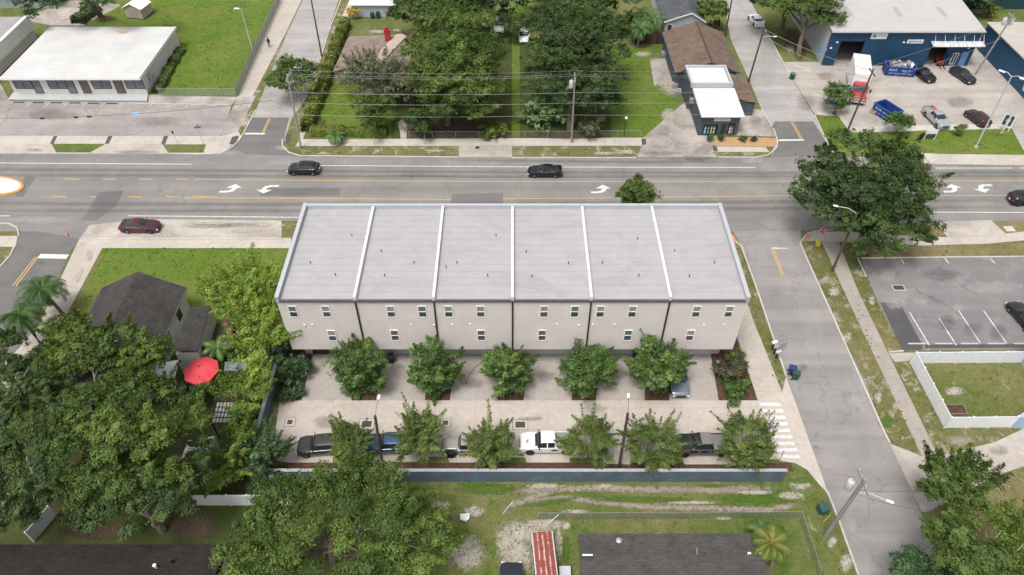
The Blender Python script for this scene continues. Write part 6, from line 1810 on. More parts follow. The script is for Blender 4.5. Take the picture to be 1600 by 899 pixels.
t = thing("manhole_cover", "round dark manhole cover in the concrete drive across the road", "manhole", P(746, 231)); MB().lathe([(0.01, 0), (.32, 0), (.32, .022), (.01, .022)], n=16).build("cover", M['black'], t)
t = thing("window_well", "brown framed timber planter in the corner of the fenced yard", "planter", P(1491, 642))
MB().box(-.95, -.5, 0, .95, .5, .12).build("soil", M['mulch'], t)
for x0, y0, x1, y1 in ((-1.05, -.6, 1.05, -.5), (-1.05, .5, 1.05, .6), (-1.05, -.5, -.95, .5), (.95, -.5, 1.05, .5)): MB().box(x0, y0, 0, x1, y1, .3).build("board", plain("planter_board", (.2, .15, .12), .8), t)
# wheel stops
for k, (u, v, lab) in enumerate(((1432, 538, "first from the dark patch"), (1474, 538, "second from the dark patch"), (1514, 538, "third from the dark patch"), (1556, 538, "fourth from the dark patch"), (1597, 538, "at the right photo edge"))):
    t = tag(MB().box(-.95, -.09, 0, .95, .09, .12).build("wheel_stop", M['kerb'], bevel=.03), f"concrete wheel stop in the right-hand lot, {lab}", "wheel stop", "wheel stops in the parking lots"); t.location = P(u, v) + Vector((0, 0, .014))
for k, u in enumerate((30, 60, 88, 117, 146, 175, 224, 258, 288, 318, 348)):
    t = tag(MB().box(-.85, -.09, 0, .85, .09, .12).build("wheel_stop", M['grate'] if k < 6 else M['kerb'], bevel=.03), "worn wheel stop in the row in front of the white office", "wheel stop", "wheel stops before the office"); t.location = P(u, 160.5 + k * .4) + Vector((0, 0, .01))
# AC units
def ac_unit(label, u, v, zt=.8):
    t = thing("air_conditioner", label, "air conditioner", P(u, v))
    MB().box(-.42, -.42, .05, .42, .42, zt).build("cabinet", M['metal'], t, bevel=.04)
    o = MB().lathe([(.36, 0), (.36, .05), (.3, .05), (.3, .01)], c=(0, 0, zt + .002), n=18).build("fan_ring", M['alu'], t)
    b = MB()
    for k in range(5): b.cbox((0, 0, 0), (.5, .07, .01), Matrix.Translation((0, 0, zt + .02)) @ Matrix.Rotation(k * math.pi / 5, 4, 'Z'))
    b.build("fan", M['black'], o)
ac_unit("grey air conditioner in the planting bed at the right end of the townhouses", 1125, 575); ac_unit("grey air conditioner in the planting bed at the left end of the townhouses", 473, 567)
ac_unit("grey air conditioner beside the brown roofed house lawn", 1037, 88); ac_unit("air conditioner beside the slate shop's side wall, nearer the road", 1059, 148); ac_unit("air conditioner beside the slate shop's side wall, farther from the road", 1054, 137)
# hose
hz = pts([(752, 566), (742, 575), (734, 585), (728, 598), (722, 601), (718, 595), (724, 590), (730, 597), (727, 602)], .03)
dense = []
for i in range(len(hz) - 1):
    for k in range(4): dense.append(hz[i].lerp(hz[i + 1], k / 4))
tag(MB().path(dense, .025, 5).build("garden_hose", M['darkcable']), "dark garden hose lying in a loop on the third driveway", "hose")
# debris sheet
t = tag(MB().add([P(719, 803, .1), P(734, 802, .25), P(733, 811, .12), P(727, 815, .05), P(719, 812, .08), P(719, 803, .16), P(734, 802, .31), P(733, 811, .18), P(727, 815, .11), P(719, 812, .14)], [(0, 1, 2, 3, 4), (9, 8, 7, 6, 5), (0, 5, 6, 1), (1, 6, 7, 2), (2, 7, 8, 3), (3, 8, 9, 4), (4, 9, 5, 0)]).build("torn_board", M['alu']), "torn pale board lying on the rough grass below the wall", "board")
tag(MB().tube(P(852, 823, .15), P(873, 804, 1.0), .04).build("gate_bar", M['alu']), "grey gate rail slanting above the rusty van", "gate rail")
tag(MB().tube(P(785, 804, .1), P(803, 782, .5), .03).build("metal_pole", M['alu']), "thin metal pole lying on the grass below the blue wall", "pole")
t = thing("traffic_island", "pale concrete traffic island with an orange painted edge at the left road end", "traffic island", P(-5, 291))
el = lambda rx, ry, z: [P(-8 + rx * math.cos(a) * (1 if math.cos(a) > 0 else 6), 291.5 + ry * math.sin(a), 0).xy for a in [k * math.pi / 16 for k in range(32)]]
MB().prism(el(46, 15.5, 0), 0, .13).build("kerb", plain("orange_kerb_paint", (.52, .25, .06), .7, .15, 3), t, rel=True); MB().prism(el(41, 12.3, 0), .1, .16).build("slab", M['vinyl'], t, rel=True)
MB().tube(P(11, 290), P(11, 290) + Vector((-.1, 0, 1.1)), .04).build("marker_post", M['metal'], t, rel=True)
for i, (u, v, lab) in enumerate(((1061, 94, "white utility box on the paved yard"),)): pass
# yard things on the left
um = thing("patio_umbrella", "large red patio umbrella in the leafy back yard", "umbrella", P(314, 585, 0))
c = P(314, 578, 2.5); um.location = (c.x, c.y, 0)
MB().tube((0, 0, 0), (0, 0, 2.9), .04).build("pole", M['brown_metal'], um)
b = MB(); n = 8; r = 27 * MPP(c) * 1.02
vs = [(0, 0, 3.0)] + [(r * .55 * math.cos(k * math.pi / 4), r * .55 * math.sin(k * math.pi / 4), 2.78) for k in range(8)] + [(r * math.cos(k * math.pi / 4), r * math.sin(k * math.pi / 4), 2.4) for k in range(8)] + [(r * math.cos(k * math.pi / 4), r * math.sin(k * math.pi / 4), 2.22) for k in range(8)]
b.add(vs, [(0, 1 + k, 1 + (k + 1) % 8) for k in range(8)] + [(1 + k, 9 + k, 9 + (k + 1) % 8, 1 + (k + 1) % 8) for k in range(8)] + [(9 + k, 17 + k, 17 + (k + 1) % 8, 9 + (k + 1) % 8) for k in range(8)])
b.build("canopy", plain("red_canvas", (.68, .065, .085), .8, .08, 1), um); MB().lathe([(.05, 3.0), (.06, 3.1), (.01, 3.2)], n=8).build("finial", M['brown_metal'], um)
for k in range(8): MB().tube((0, 0, 2.9), (r * .98 * math.cos(k * math.pi / 4), r * .98 * math.sin(k * math.pi / 4), 2.37), .015, n=4).build("rib", M['black'], um)
def lounge(label, u, v, rz, mat):
    t = thing("garden_chair", label, "chair", P(u, v), rz, "pink garden chairs")
    b = MB(); b.box(-.3, -.3, .32, .3, .3, .38); b.build("seat", mat, t)
    MB().box(-.3, -.03, 0, .3, .03, .75, Matrix.Translation((0, .3, .36)) @ Matrix.Rotation(-.35, 4, 'X')).build("backrest", mat, t)
    for sx_ in (-.27, .27):
        MB().box(sx_ - .05, -.32, .52, sx_ + .05, .32, .56).build("armrest", mat, t)
        for sy in (-.27, .27): MB().box(sx_ - .03, sy - .03, 0, sx_ + .03, sy + .03, .52).build("leg", mat, t)
mp_ = plain("hot_pink_plastic", (.50, .04, .14), .5)
lounge("hot pink garden chair farther from the umbrella in the back yard", 359, 513, .5, mp_); lounge("hot pink garden chair nearer the umbrella in the back yard", 361, 523, .3, mp_)
pg = thing("pergola", "pergola with pale roof sheets and dark lattice in the back yard", "pergola", P(355, 655))
q = [P(339, 628, 2.5), P(376, 629, 2.5), P(370, 661, 2.5), P(331, 661, 2.5)]
MB().prism([(k.x, k.y) for k in q], 2.42, 2.46).build("roof_sheet", plain("pale_roof_sheets", (.52, .52, .50), .6, .2, 1), pg, rel=True)
for k in range(5):
    a, c = q[0].lerp(q[3], k / 4), q[1].lerp(q[2], k / 4); MB().tube(a + Vector((0, 0, .03)), c + Vector((0, 0, .03)), .05, n=4).build("beam", M['brown_metal'], pg, rel=True)
for k in range(8):
    a, c = q[0].lerp(q[1], k / 7), q[3].lerp(q[2], k / 7); MB().tube(a + Vector((0, 0, .1)), c + Vector((0, 0, .1)), .035, n=4).build("slat", M['brown_metal'], pg, rel=True)
for k in q: MB().tube((k.x, k.y, 0), (k.x, k.y, 2.42), .07).build("post", M['brown_metal'], pg, rel=True)
t = thing("shade_sail", "blue-grey tarpaulin canopy beside the red umbrella", "canopy", P(380, 575))
q = [P(352, 566, 2.1), P(388, 564, 2.3), P(384, 580, 2.1), P(350, 580, 1.9)]; m_ = sum(q, Vector()) / 4 - Vector((0, 0, .25))
MB().add([*q, m_, *[k + Vector((0, 0, .02)) for k in q], m_ + Vector((0, 0, .02))], [(1, 0, 4), (2, 1, 4), (3, 2, 4), (0, 3, 4), (5, 6, 9), (6, 7, 9), (7, 8, 9), (8, 5, 9)]).build("cloth", plain("tarp_blue_grey", (.16, .19, .23), .7), t, rel=True)
for k in q: MB().tube((k.x, k.y, 0), k, .03).build("post", M['metal'], t, rel=True)
# person on the pavement
pe = thing("person", "person in dark clothes walking along the pavement by the lawn fence", "person", P(421.5, 74)); pe.rotation_euler = (0, 0, .3)
bm_ = bpy.data.meshes.new("body")
V = [(0, 0, .95), (0, 0, 1.2), (0, 0, 1.42), (0, 0, 1.52), (0, 0, 1.66), (-.1, 0, .9), (-.12, -.16, .5), (-.12, -.12, .08), (-.12, -.28, .05), (.1, 0, .9), (.12, .12, .5), (.12, .30, .1), (.12, .18, .04), (-.2, 0, 1.4), (-.26, .1, 1.12), (-.24, -.06, .88), (.2, 0, 1.4), (.26, -.1, 1.12), (.24, -.22, .9)]
E = [(0, 1), (1, 2), (2, 3), (3, 4), (0, 5), (5, 6), (6, 7), (7, 8), (0, 9), (9, 10), (10, 11), (11, 12), (2, 13), (13, 14), (14, 15), (2, 16), (16, 17), (17, 18)]
RR = [.15, .16, .15, .06, .11, .1, .07, .05, .04, .1, .07, .05, .04, .07, .05, .04, .07, .05, .04]
bm_.from_pydata(V, E, [])
po = bpy.data.objects.new("body", bm_); COL.objects.link(po); po.parent = pe
sk = po.modifiers.new("skin", 'SKIN')
for i, sv in enumerate(bm_.skin_vertices[0].data if bm_.skin_vertices else []): sv.radius = (RR[i], RR[i])
if not bm_.skin_vertices: pass
po.modifiers.new("sub", 'SUBSURF').levels = 1; po.modifiers["sub"].render_levels = 1
bm_.materials.append(plain("dark_clothes", (.03, .03, .035), .8))
MB().lathe([(.02, -.12), (.085, -.1), (.105, 0), (.09, .09), (.02, .13)], c=(0, 0, 1.7), n=12).build("hair", M['black'], pe, smooth=60)
# ================================================================= VEHICLES
pt_black = paint("black_car_paint", (.012, .012, .013)); pt_maroon = paint("maroon_car_paint", (.085, .022, .034), .4); pt_dkgrey = paint("dark_bronze_paint", (.055, .05, .046), .4)
pt_blue = paint("blue_car_paint", (.045, .10, .20), .4); pt_tan = paint("sand_grey_paint", (.29, .275, .245), .1); pt_white = paint("white_car_paint", (.74, .74, .75), 0, .3)
pt_silver = paint("silver_car_paint", (.45, .46, .48), .5); pt_grey = paint("blue_grey_paint", (.17, .19, .225), .4); pt_dkred = paint("dark_red_paint", (.06, .018, .02), .4); pt_navy = paint("very_dark_blue_paint", (.02, .025, .035), .3)
def car_at(kind, name, label, cat, pnt, rear, front, **kw):
    """centre and heading from the pixels of the tail and nose at mid body height"""
    a, b = P(*rear, .6), P(*front, .6)
    c = (a + b) / 2
    return build_car(kind, name, label, cat, pnt, (c.x, c.y, kw.pop('z', .02)), (b - a).xy, **kw)
car_at('hatch', "parked_car", "black hatchback driving left on the far lane of the main road", "car", pt_black, (501, 264), (449, 264)).name = "hatchback_car"
car_at('sedan', "sedan_car", "black sedan driving on the main road behind the middle utility pole", "car", pt_black, (876, 267.5), (827, 267.5), scale=.98)
car_at('sedan', "sedan_car", "maroon sedan parked on the sandy road shoulder by the green lawn", "car", pt_maroon, (186, 353), (252, 353.5))
car_at('suv', "suv_car", "black SUV cut off by the right photo edge on the main road", "car", pt_black, (1580, 311), (1632, 312))
car_at('sedan', "sedan_car", "black car cut off by the right edge in the parking lot", "car", pt_black, (1622, 520), (1583, 474))
car_at('coupe', "sports_car", "blue-grey sports coupe parked in the driveway, half under a tree", "car", pt_grey, (1054, 567), (1064, 616), wide=1.0)
cp_ = sc.objects.get("sports_car")
for s in (-1, 1):
    for x in (.95, 1.35): MB().box(x, s * .3 - .13, .86 - (x - .9) * .1, x + .22, s * .3 + .13, .905 - (x - .9) * .12).build("bonnet_vent", M['black'], cp_)
car_at('suv', "suv_car", "dark bronze SUV parked at the left end of the row along the wall", "car", pt_dkgrey, (540, 694), (468, 699))
car_at('suv', "suv_car", "blue SUV parked behind the short brown lamp pole", "car", pt_blue, (649, 693), (572, 695))
car_at('jeep', "off_road_truck", "sand grey off-road pickup with flared black-wheeled fenders parked between wall trees", "pickup", pt_tan, (776, 697), (693, 698), dark_rim=True)
wt = car_at('pickup', "pickup_truck", "white pickup truck with dark logos parked in front of the boundary wall", "pickup", pt_white, (903, 693), (812, 693.5), scale=.97)
M['logo'] = plain("logo_maroon", (.10, .03, .05), .6)
# logo on doors and bonnet (mountain-like mark over a bar)
for sg in (-1, 1):
    b = MB(); y = sg * (.99 + .006)
    for (x0, z0, x1, z1) in ((-.95, .78, -.1, .86), (-.85, .88, -.2, .93)): b.box(x0, y - .004, z0, x1, y + .004, z1)
    for tri in (((-.75, .95), (-.35, .95), (-.55, 1.14)), ((-.5, .95), (-.2, .95), (-.35, 1.06))): b.add([(x, y + .005 * sg, z) for x, z in tri], [(0, 1, 2)])
    b.build("door_logo", M['logo'], wt)
b = MB(); b.box(2.02, -.12, 1.185, 2.1, .34, 1.215); b.box(2.14, -.02, 1.175, 2.22, .26, 1.205); b.box(1.92, -.2, 1.195, 1.97, -.05, 1.222); b.build("bonnet_logo", M['logo'], wt)
MB().box(-2.75, -.85, 1.0, -.75, .85, 1.235).build("bed_cover", plain("grey_bed_cover", (.22, .21, .20), .6), wt)
bt = car_at('pickup', "pickup_truck", "black pickup truck with silver trim and grey bed, parked at the wall's right end", "pickup", pt_black, (1147, 696), (1051, 697), dark_rim=True)
MB().box(-2.72, -.86, .72, -.75, .86, 1.15).build("bed_cover", plain("faded_bed_cover", (.20, .18, .165), .7), bt)
[MB().box(-.75, s * .955 - .02, 1.26, 1.2, s * .955 + .02, 1.30).build("trim", M['chrome'], bt) for s in (-1, 1)]
[MB().box(x, s * .995 - .02, 1.0, x + .22, s * .995 + .02, 1.06).build("door_handle", M['chrome'], bt) for s in (-1, 1) for x in (-.45, .55)]
MB().box(-.55, -.66, 1.845, .45, .66, 1.865).build("roof_panel", plain("dusty_roof", (.17, .155, .145), .6, .1, 2), bt)
car_at('sedan', "sedan_car", "black sedan with a dusty bonnet parked beside the full blue skip", "car", pt_black, (1432, 107), (1455, 124), scale=.97)
car_at('sedan', "sedan_car", "black car with glossy bonnet parked before the light blue door", "car", pt_navy, (1491, 108), (1519, 127), scale=.97)
sp = car_at('pickup', "pickup_truck", "silver pickup truck with red and white things in its bed on the warehouse lot", "pickup", pt_silver, (1446, 168), (1479, 202), scale=.93)
MB().box(-1.4, -.4, .72, -.8, .3, 1.3).build("bed_load", plain("white_bag", (.6, .58, .55), .8), sp, bevel=.1); MB().box(-1.7, .0, .72, -1.3, .6, 1.38).build("bed_load", plain("red_crate", (.5, .07, .06), .6), sp, bevel=.04)
car_at('hatch', "hatchback_car", "dark red hatchback with its tail toward the front lawn of the warehouse", "car", pt_dkred, (1543, 196), (1512, 173), scale=.98)
car_at('coupe', "coupe_car", "white coupe parked at the kerb of the far right street", "car", pt_white, (1187, 38), (1176, 24))
car_at('sedan', "sedan_car", "white car parked on the grass strip between the two big trees", "car", pt_white, (819, 45), (819, 66))
car_at('suv', "suv_car", "white vehicle half hidden in the foliage left of the grass strip", "car", pt_white, (782, 28), (779, 53))
car_at('suv', "suv_car", "grey-windowed car peeking in at the bottom edge left of the rusty van", "car", pt_navy, (799, 950), (799, 898))

# box truck with red cab
tk = thing("box_truck", "white box truck with a red cab leaving the warehouse bay", "truck")
a, b_ = P(1334, 82, .8), P(1341, 158, .8)
d = (b_ - a).xy.normalized(); tk.location = (b_.x, b_.y, 0.02); tk.rotation_euler = (0, 0, math.atan2(d.y, d.x))
M['boxroof'] = seam_mat("truck_box_roof", (.62, .59, .54), 'x', .6, .12, .08, .6)
MB().box(-9.3, -1.28, 1.05, -2.75, 1.28, 3.9).build("cargo_box", M['white'], tk, bevel=.04)
MB().box(-9.27, -1.24, 3.903, -2.8, 1.24, 3.935).build("box_roof", M['boxroof'], tk)
pt_red = paint("red_truck_paint", (.36, .03, .03), .05)
def xloft(name, secs, mat, par):
    b = MB(); n = len(secs[0][1])
    b.add([(x, y, z) for x, pr in secs for y, z in pr], [(i * n + k, i * n + (k + 1) % n, (i + 1) * n + (k + 1) % n, (i + 1) * n + k) for i in range(len(secs) - 1) for k in range(n)] + [tuple(range(n))[::-1], tuple(range((len(secs) - 1) * n, len(secs) * n))])
    return b.build(name, mat, par, smooth=35)
pr = lambda w, z0, z1, wt_: [(-w, z0), (w, z0), (w, (z0 + z1) / 2), (wt_, z1 - .05), (wt_ * .85, z1), (-wt_ * .85, z1), (-wt_, z1 - .05), (-w, (z0 + z1) / 2)]
xloft("cab", [(-2.7, pr(1.08, .7, 2.62, .95)), (-2.0, pr(1.1, .7, 2.68, .96)), (-1.62, pr(1.1, .7, 2.55, .93)), (-1.1, pr(1.08, .7, 1.72, 1.0)), (-.35, pr(.98, .7, 1.55, .82)), (-.06, pr(.9, .75, 1.36, .76)), (0, pr(.85, .8, 1.2, .72))], pt_red, tk)
MB().add([(-1.56, -.86, 2.5), (-1.56, .86, 2.5), (-1.08, .97, 1.78), (-1.08, -.97, 1.78), (-1.6, -.86, 2.47), (-1.6, .86, 2.47), (-1.12, .97, 1.74), (-1.12, -.97, 1.74)], [(0, 3, 2, 1), (4, 5, 6, 7), (0, 1, 5, 4), (2, 3, 7, 6), (1, 2, 6, 5), (3, 0, 4, 7)]).build("windscreen", M['carglass'], tk)
for s in (-1, 1):
    MB().box(-2.5, s * 1.06 - .03, 1.75, -1.6, s * 1.06 + .03, 2.4).build("side_window", M['carglass'], tk)
    MB().box(-1.3, s * 1.45 - .12, 1.7, -1.2, s * 1.45 + .12, 2.25).build("mirror", M['black'], tk)
    MB().cbox((-.04, s * .72, 1.05), (.1, .24, .2)).build("headlight", M['lamp'], tk)
    xloft("fender", [(-1.3, [(s * .72, .6), (s * 1.16, .6), (s * 1.16, 1.0), (s * .72, 1.05)]), (-.75, [(s * .72, .95), (s * 1.18, .95), (s * 1.16, 1.25), (s * .72, 1.3)]), (-.15, [(s * .72, .6), (s * 1.12, .6), (s * 1.1, 1.0), (s * .72, 1.05)])], pt_red, tk)
    MB().box(-9.2, s * 1.31 - .02, .75, -3.0, s * 1.31 + .02, .95).build("side_rail", M['vinyl'], tk)
MB().box(-.02, -1.05, .5, .16, 1.05, .78).build("bumper", M['chrome'], tk, bevel=.04); MB().box(-.005, -.5, .82, .05, .5, 1.22).build("grille", M['chrome'], tk)
MB().box(-9.2, -.5, .65, -1.0, .5, 1.04).build("chassis", M['black'], tk)
tm, rm = wheel_meshes(.5, .3, False)
for x in (-.75, -7.2):
    for s in (-1, 1): o = link_mesh("wheel", tm, tk, (x, s * 1.0, .5)); link_mesh("rim", rm, o)

# rusty van, nose past the bottom edge
rv = thing("rusty_van", "old white van with a rusty red ribbed roof at the bottom edge", "van")
a, b_ = P(846, 832, 2.2), P(866, 893, 2.2)
a = P(846.5, 829.5, 2.2); c_ = P(854, 896, 2.2)
d = (c_ - a).xy.normalized(); rv.location = (a.x, a.y, 0); rv.rotation_euler = (0, 0, math.atan2(d.y, d.x))
t = NT("rusty_roof_paint"); cc = t.coord(); sp_ = t.n("ShaderNodeSeparateXYZ"); t.l(cc, sp_.inputs[0])
rib = t.math('ABSOLUTE', t.math('SUBTRACT', t.math('FRACT', t.math('ADD', t.math('DIVIDE', sp_.outputs[1], .42), .5)), .5))
fl = t.math('ADD', t.ramp(rib, [(.0, .50), (.14, .36), (.28, .0)]), t.math('MULTIPLY', t.math('SUBTRACT', t.noise(t.coord(scale=(1, 1.6, 1)), 2.4, 8, .78, .6), .5), 2.6))
col = t.mix(t.ramp(fl, [(.30, 0.), (.62, 1.)]), t.mix(t.noise(cc, 3.0, 6, .7), (.13, .028, .022), (.30, .075, .055)), (.52, .40, .34))
M['rustroof'] = t.end(t.principled(col, .7, 0, .3))
pt_van = plain("chalky_white_paint", (.52, .51, .49), .6, .1, 1.5)
pv_ = lambda w, wt_, z1: [(-w, .5), (w, .5), (w, 1.25), (wt_, z1 - .1), (wt_ - .1, z1 - .01), (-wt_ + .1, z1 - .01), (-wt_, z1 - .1), (-w, 1.25)]
xloft("body", [(0, pv_(.93, .84, 2.12)), (.12, pv_(.97, .87, 2.2)), (4.1, pv_(.98, .88, 2.2)), (4.25, pv_(.98, .87, 2.14)), (4.75, pv_(.96, .82, 1.35)), (5.2, pv_(.9, .78, 1.1)), (5.25, pv_(.86, .74, .95))], pt_van, rv)
b = MB(); xs_ = np.linspace(.1, 4.1, 14); ys_ = np.linspace(-.80, .80, 33)
vs = [(x, y, 2.21 + .035 * (1 - (y / .8) ** 2) + .016 * max(0, math.cos(y / .42 * 2 * math.pi)) * (1 if .3 < x < 4 else 0)) for x in xs_ for y in ys_]
b.add(vs, [(i * 33 + k, (i + 1) * 33 + k, (i + 1) * 33 + k + 1, i * 33 + k + 1) for i in range(13) for k in range(32)])
b.build("roof_panel", M['rustroof'], rv, smooth=60)
for s in (-1, 1): MB().box(.1, s * .86 - .03, 2.12, 4.15, s * .86 + .03, 2.23).build("roof_gutter", M['whiteroof'], rv)
for s in (-1, 1):
    for x0 in (.9, 1.9, 2.9): MB().add([(x0, s * .975, 1.35), (x0 + .8, s * .975, 1.35), (x0 + .8, s * .915, 1.9), (x0, s * .915, 1.9), (x0, s * .955, 1.35), (x0 + .8, s * .955, 1.35), (x0 + .8, s * .89, 1.9), (x0, s * .89, 1.9)], [(0, 1, 2, 3), (7, 6, 5, 4), (0, 4, 5, 1), (2, 6, 7, 3), (0, 3, 7, 4), (1, 5, 6, 2)]).build("side_window", M['carglass'], rv)
MB().add([(4.28, -.75, 2.05), (4.28, .75, 2.05), (4.72, .8, 1.42), (4.72, -.8, 1.42)], [(0, 3, 2, 1)]).build("windscreen", M['carglass'], rv)
tm, rm = wheel_meshes(.36, .22, True)
for x in (.9, 4.3):
    for s in (-1, 1): o = link_mesh("wheel", tm, rv, (x, s * .86, .36)); link_mesh("rim", rm, o)
MB().box(3.5, 1.2, 0, 4.3, 1.9, 1.0).build("side_locker", M['metal'], rv) if False else None
t = thing("metal_cabinet", "grey metal cabinet on the sand beside the rusty van", "cabinet", P(882, 900)); MB().box(-.45, -.4, 0, .45, .4, .9).build("body", M['metal'], t, bevel=.03); MB().box(-.47, -.42, .905, .47, .42, .95).build("top", M['alu'], t)

# skips
def skip(label, c_px, rz, Ls, Ws, Hs, load, marks=True, front_mark=False):
    t = thing("skip_container", label, "skip", P(*c_px), rz)
    pb = M.setdefault('skipblue', plain("skip_blue", (.018, .05, .21), .5, .15, 1.5))
    b = MB(); th_ = .08
    b.box(-Ls / 2, -Ws / 2, .15, Ls / 2, Ws / 2, .25); b.box(-Ls / 2, -Ws / 2, .25, Ls / 2, -Ws / 2 + th_, Hs); b.box(-Ls / 2, Ws / 2 - th_, .25, Ls / 2, Ws / 2, Hs)
    b.box(-Ls / 2, -Ws / 2 + th_, .25, -Ls / 2 + th_, Ws / 2 - th_, Hs); b.box(Ls / 2 - th_, -Ws / 2 + th_, .25, Ls / 2, Ws / 2 - th_, Hs)
    b.build("body", pb, t)
    b = MB()
    for s in (-1, 1): b.box(-Ls / 2 - .06, s * (Ws / 2 + .02) - .06, Hs + .002, Ls / 2 + .06, s * (Ws / 2 + .02) + .06, Hs + .1)
    for s in (-1, 1): b.box(s * (Ls / 2 + .02) - .06, -Ws / 2 + .05, Hs + .002, s * (Ls / 2 + .02) + .06, Ws / 2 - .05, Hs + .1)
    b.build("rim", M.setdefault('skipblue2', plain("skip_blue_worn", (.05, .10, .30), .5, .2, 2)), t)
    b = MB()
    for k in range(5):
        for s in (-1, 1): x = -Ls / 2 + .3 + k * (Ls - .6) / 4; b.box(x - .05, s * (Ws / 2 + .04) - .04, .2, x + .05, s * (Ws / 2 + .04) + .04, Hs)
    b.build("rib", pb, t)
    if marks:
        b = MB()
        for s in (-1, 1):
            y = s * (Ws / 2 + .006)
            for k in range(4): x = -Ls / 2 + .45 + k * .32; b.box(x, y - .004, Hs * .6, x + .2, y + .004, Hs * .82)
            for k in range(5): x = .15 + k * .27; b.box(x, y - .004, Hs * .6, x + .17, y + .004, Hs * .76)
            b.box(-Ls / 2 + .5, y - .004, Hs * .3, Ls / 2 - .5, y + .004, Hs * .36)
        b.build("side_marking", plain("faded_white_marking", (.34, .40, .58), .6), t)
    if front_mark:
        b = MB(); x = Ls / 2 + .006
        for (y0, z0, y1, z1) in ((-.8, .5, -.7, 1.15), (-.8, 1.05, -.35, 1.15), (-.45, .8, -.35, 1.1), (-.75, .75, -.4, .85), (0, .5, .1, 1.15), (.3, .5, .4, 1.15), (.1, .5, .3, .6)): b.box(x - .004, y0, z0, x + .004, y1, z1)
        b.build("end_marking", plain("yellow_white_marking", (.5, .52, .3), .6), t)
    rn = random.Random(int(c_px[0]))
    for k in range(load):
        col_ = rn.choice(('white', 'alu', 'junk_tan', 'junk_grey', 'junk_brown'))
        Mx = Matrix.Translation((rn.uniform(-Ls * .36, Ls * .36), rn.uniform(-Ws * .28, Ws * .28), rn.uniform(Hs * .75, Hs * 1.3) if load > 6 else rn.uniform(.35, .7))) @ Matrix.Rotation(rn.uniform(0, 3), 4, 'Z') @ Matrix.Rotation(rn.uniform(-.6, .6), 4, 'X')
        MB().cbox((0, 0, 0), (rn.uniform(.4, 1.3), rn.uniform(.2, .8), rn.uniform(.06, .45)), Mx).build("waste", M[col_], t)
    return t
M['junk_tan'] = plain("waste_tan", (.33, .25, .15), .8); M['junk_grey'] = plain("waste_grey", (.25, .26, .26), .8); M['junk_brown'] = plain("waste_brown", (.13, .09, .07), .8)
skip("long blue skip heaped with building waste in front of the warehouse wall", (1402, 115), -.14, 4.6, 2.1, 1.55, 26)
skip("open blue skip almost empty beside the small tree on the warehouse lot", (1383, 182), -1.12, 3.6, 2.2, 1.6, 4, True, True)
t = thing("pallet", "wooden pallet leaning on the open blue skip", "pallet", P(1361, 178)); t.rotation_euler = (0, 0, .45)
for k in range(4): MB().box(-.06, -.5 + k * .28, 0, .0, -.34 + k * .28, 1.15, Matrix.Rotation(.5, 4, 'Y')).build("slat", M['junk_tan'], t)
MB().box(.005, -.55, .3, .05, .5, .42, Matrix.Rotation(.5, 4, 'Y')).build("bearer", M['junk_tan'], t)
# forklift in the right bay
t = thing("forklift", "red forklift standing in the right-hand warehouse bay", "forklift", P(1467, 101)); t.rotation_euler = (0, 0, -1.57)
MB().box(-.9, -.5, .25, .7, .5, .85).build("body", paint("forklift_red", (.5, .04, .03), 0), t, bevel=.06); MB().box(-1.0, -.48, .3, -.6, .48, 1.05).build("counterweight", M['signred'], t, bevel=.06)
for x, y in ((-.5, -.42), (-.5, .42), (.5, -.42), (.5, .42)): MB().tube((x, y, .85), (x, y, 2.05), .03).build("roll_bar", M['black'], t)
MB().box(-.55, -.46, 2.05, .55, .46, 2.1).build("overhead_guard", M['black'], t)
for y in (-.3, .3): MB().box(.75, y - .05, .1, .85, y + .05, 2.3).build("mast", M['black'], t); MB().box(.86, y - .05, .08, 1.8, y + .05, .13).build("fork", M['black'], t)
tm, rm = wheel_meshes(.3, .2, True)
for x in (-.55, .5):
    for s in (-1, 1): link_mesh("wheel", tm, t, (x, s * .5, .3))
# ================================================================= TREES AND SHRUBS
def simple_tree(label, u, v, zc, rpx, ratio, n, size, lm, seed, k=9, tr=.14, group=None, clump=.45, stems=1, name="tree", per=24, asp=.5, base=None, fill=.65, tmat=None, rr=.5, fork=.45, low=-.55, shoots=0, shoot_len=1.2):
    p = P(u, v, zc); r = rpx * MPP(p)
    L = [(a + p.x, b + p.y, c, d, e, f) for a, b, c, d, e, f in auto_lobes(r, r, r * ratio, zc, k, seed, rr)]
    b = P(*base) if base else Vector((p.x, p.y, 0))
    return tree_from(name, label, "tree", b, L, n, size, lm, tmat or M['bark'], seed, tr, group, clump, per, stems=stems, asp=asp, fill=fill, fork=fork, low=low, shoots=shoots, shoot_len=shoot_len)

# --- five trees between the driveways
labs = ("leafy driveway tree beside the brown garage door, next to the first driveway", "leafy driveway tree just right of the black bin by the second garage", "leafy driveway tree beside the looped garden hose", "leafy driveway tree, tallest, between the third and fourth plain driveways from the left", "leafy driveway tree half covering the blue-grey sports coupe")
for i, (u, v, w_, hh, lb) in enumerate(((560, 576, 42, 50, labs[0]), (679, 576, 37, 48, labs[1]), (793, 573, 38, 52, labs[2]), (914, 574, 43, 50, labs[3]), (1029, 576, 43, 46, labs[4]))):
    zc = 3.1
    p = P(u, v, zc); r = w_ * MPP(p)
    rz = 3.35
    L = [(a + p.x, b + p.y, c, d, e, f) for a, b, c, d, e, f in auto_lobes(r, r * 1.0, rz, zc, 13, 30 + i, .42, elow=-1.0)]
    tree_from("tree", lb, "tree", (p.x, p.y, 0), L, 21000, .24, M['magnolia'], M['bark'], 30 + i, .07, "trees between the driveways", .42, 12, up=.7, stems=3, asp=.42, fill=.75, low=-.95, shoots=60, shoot_len=.6)
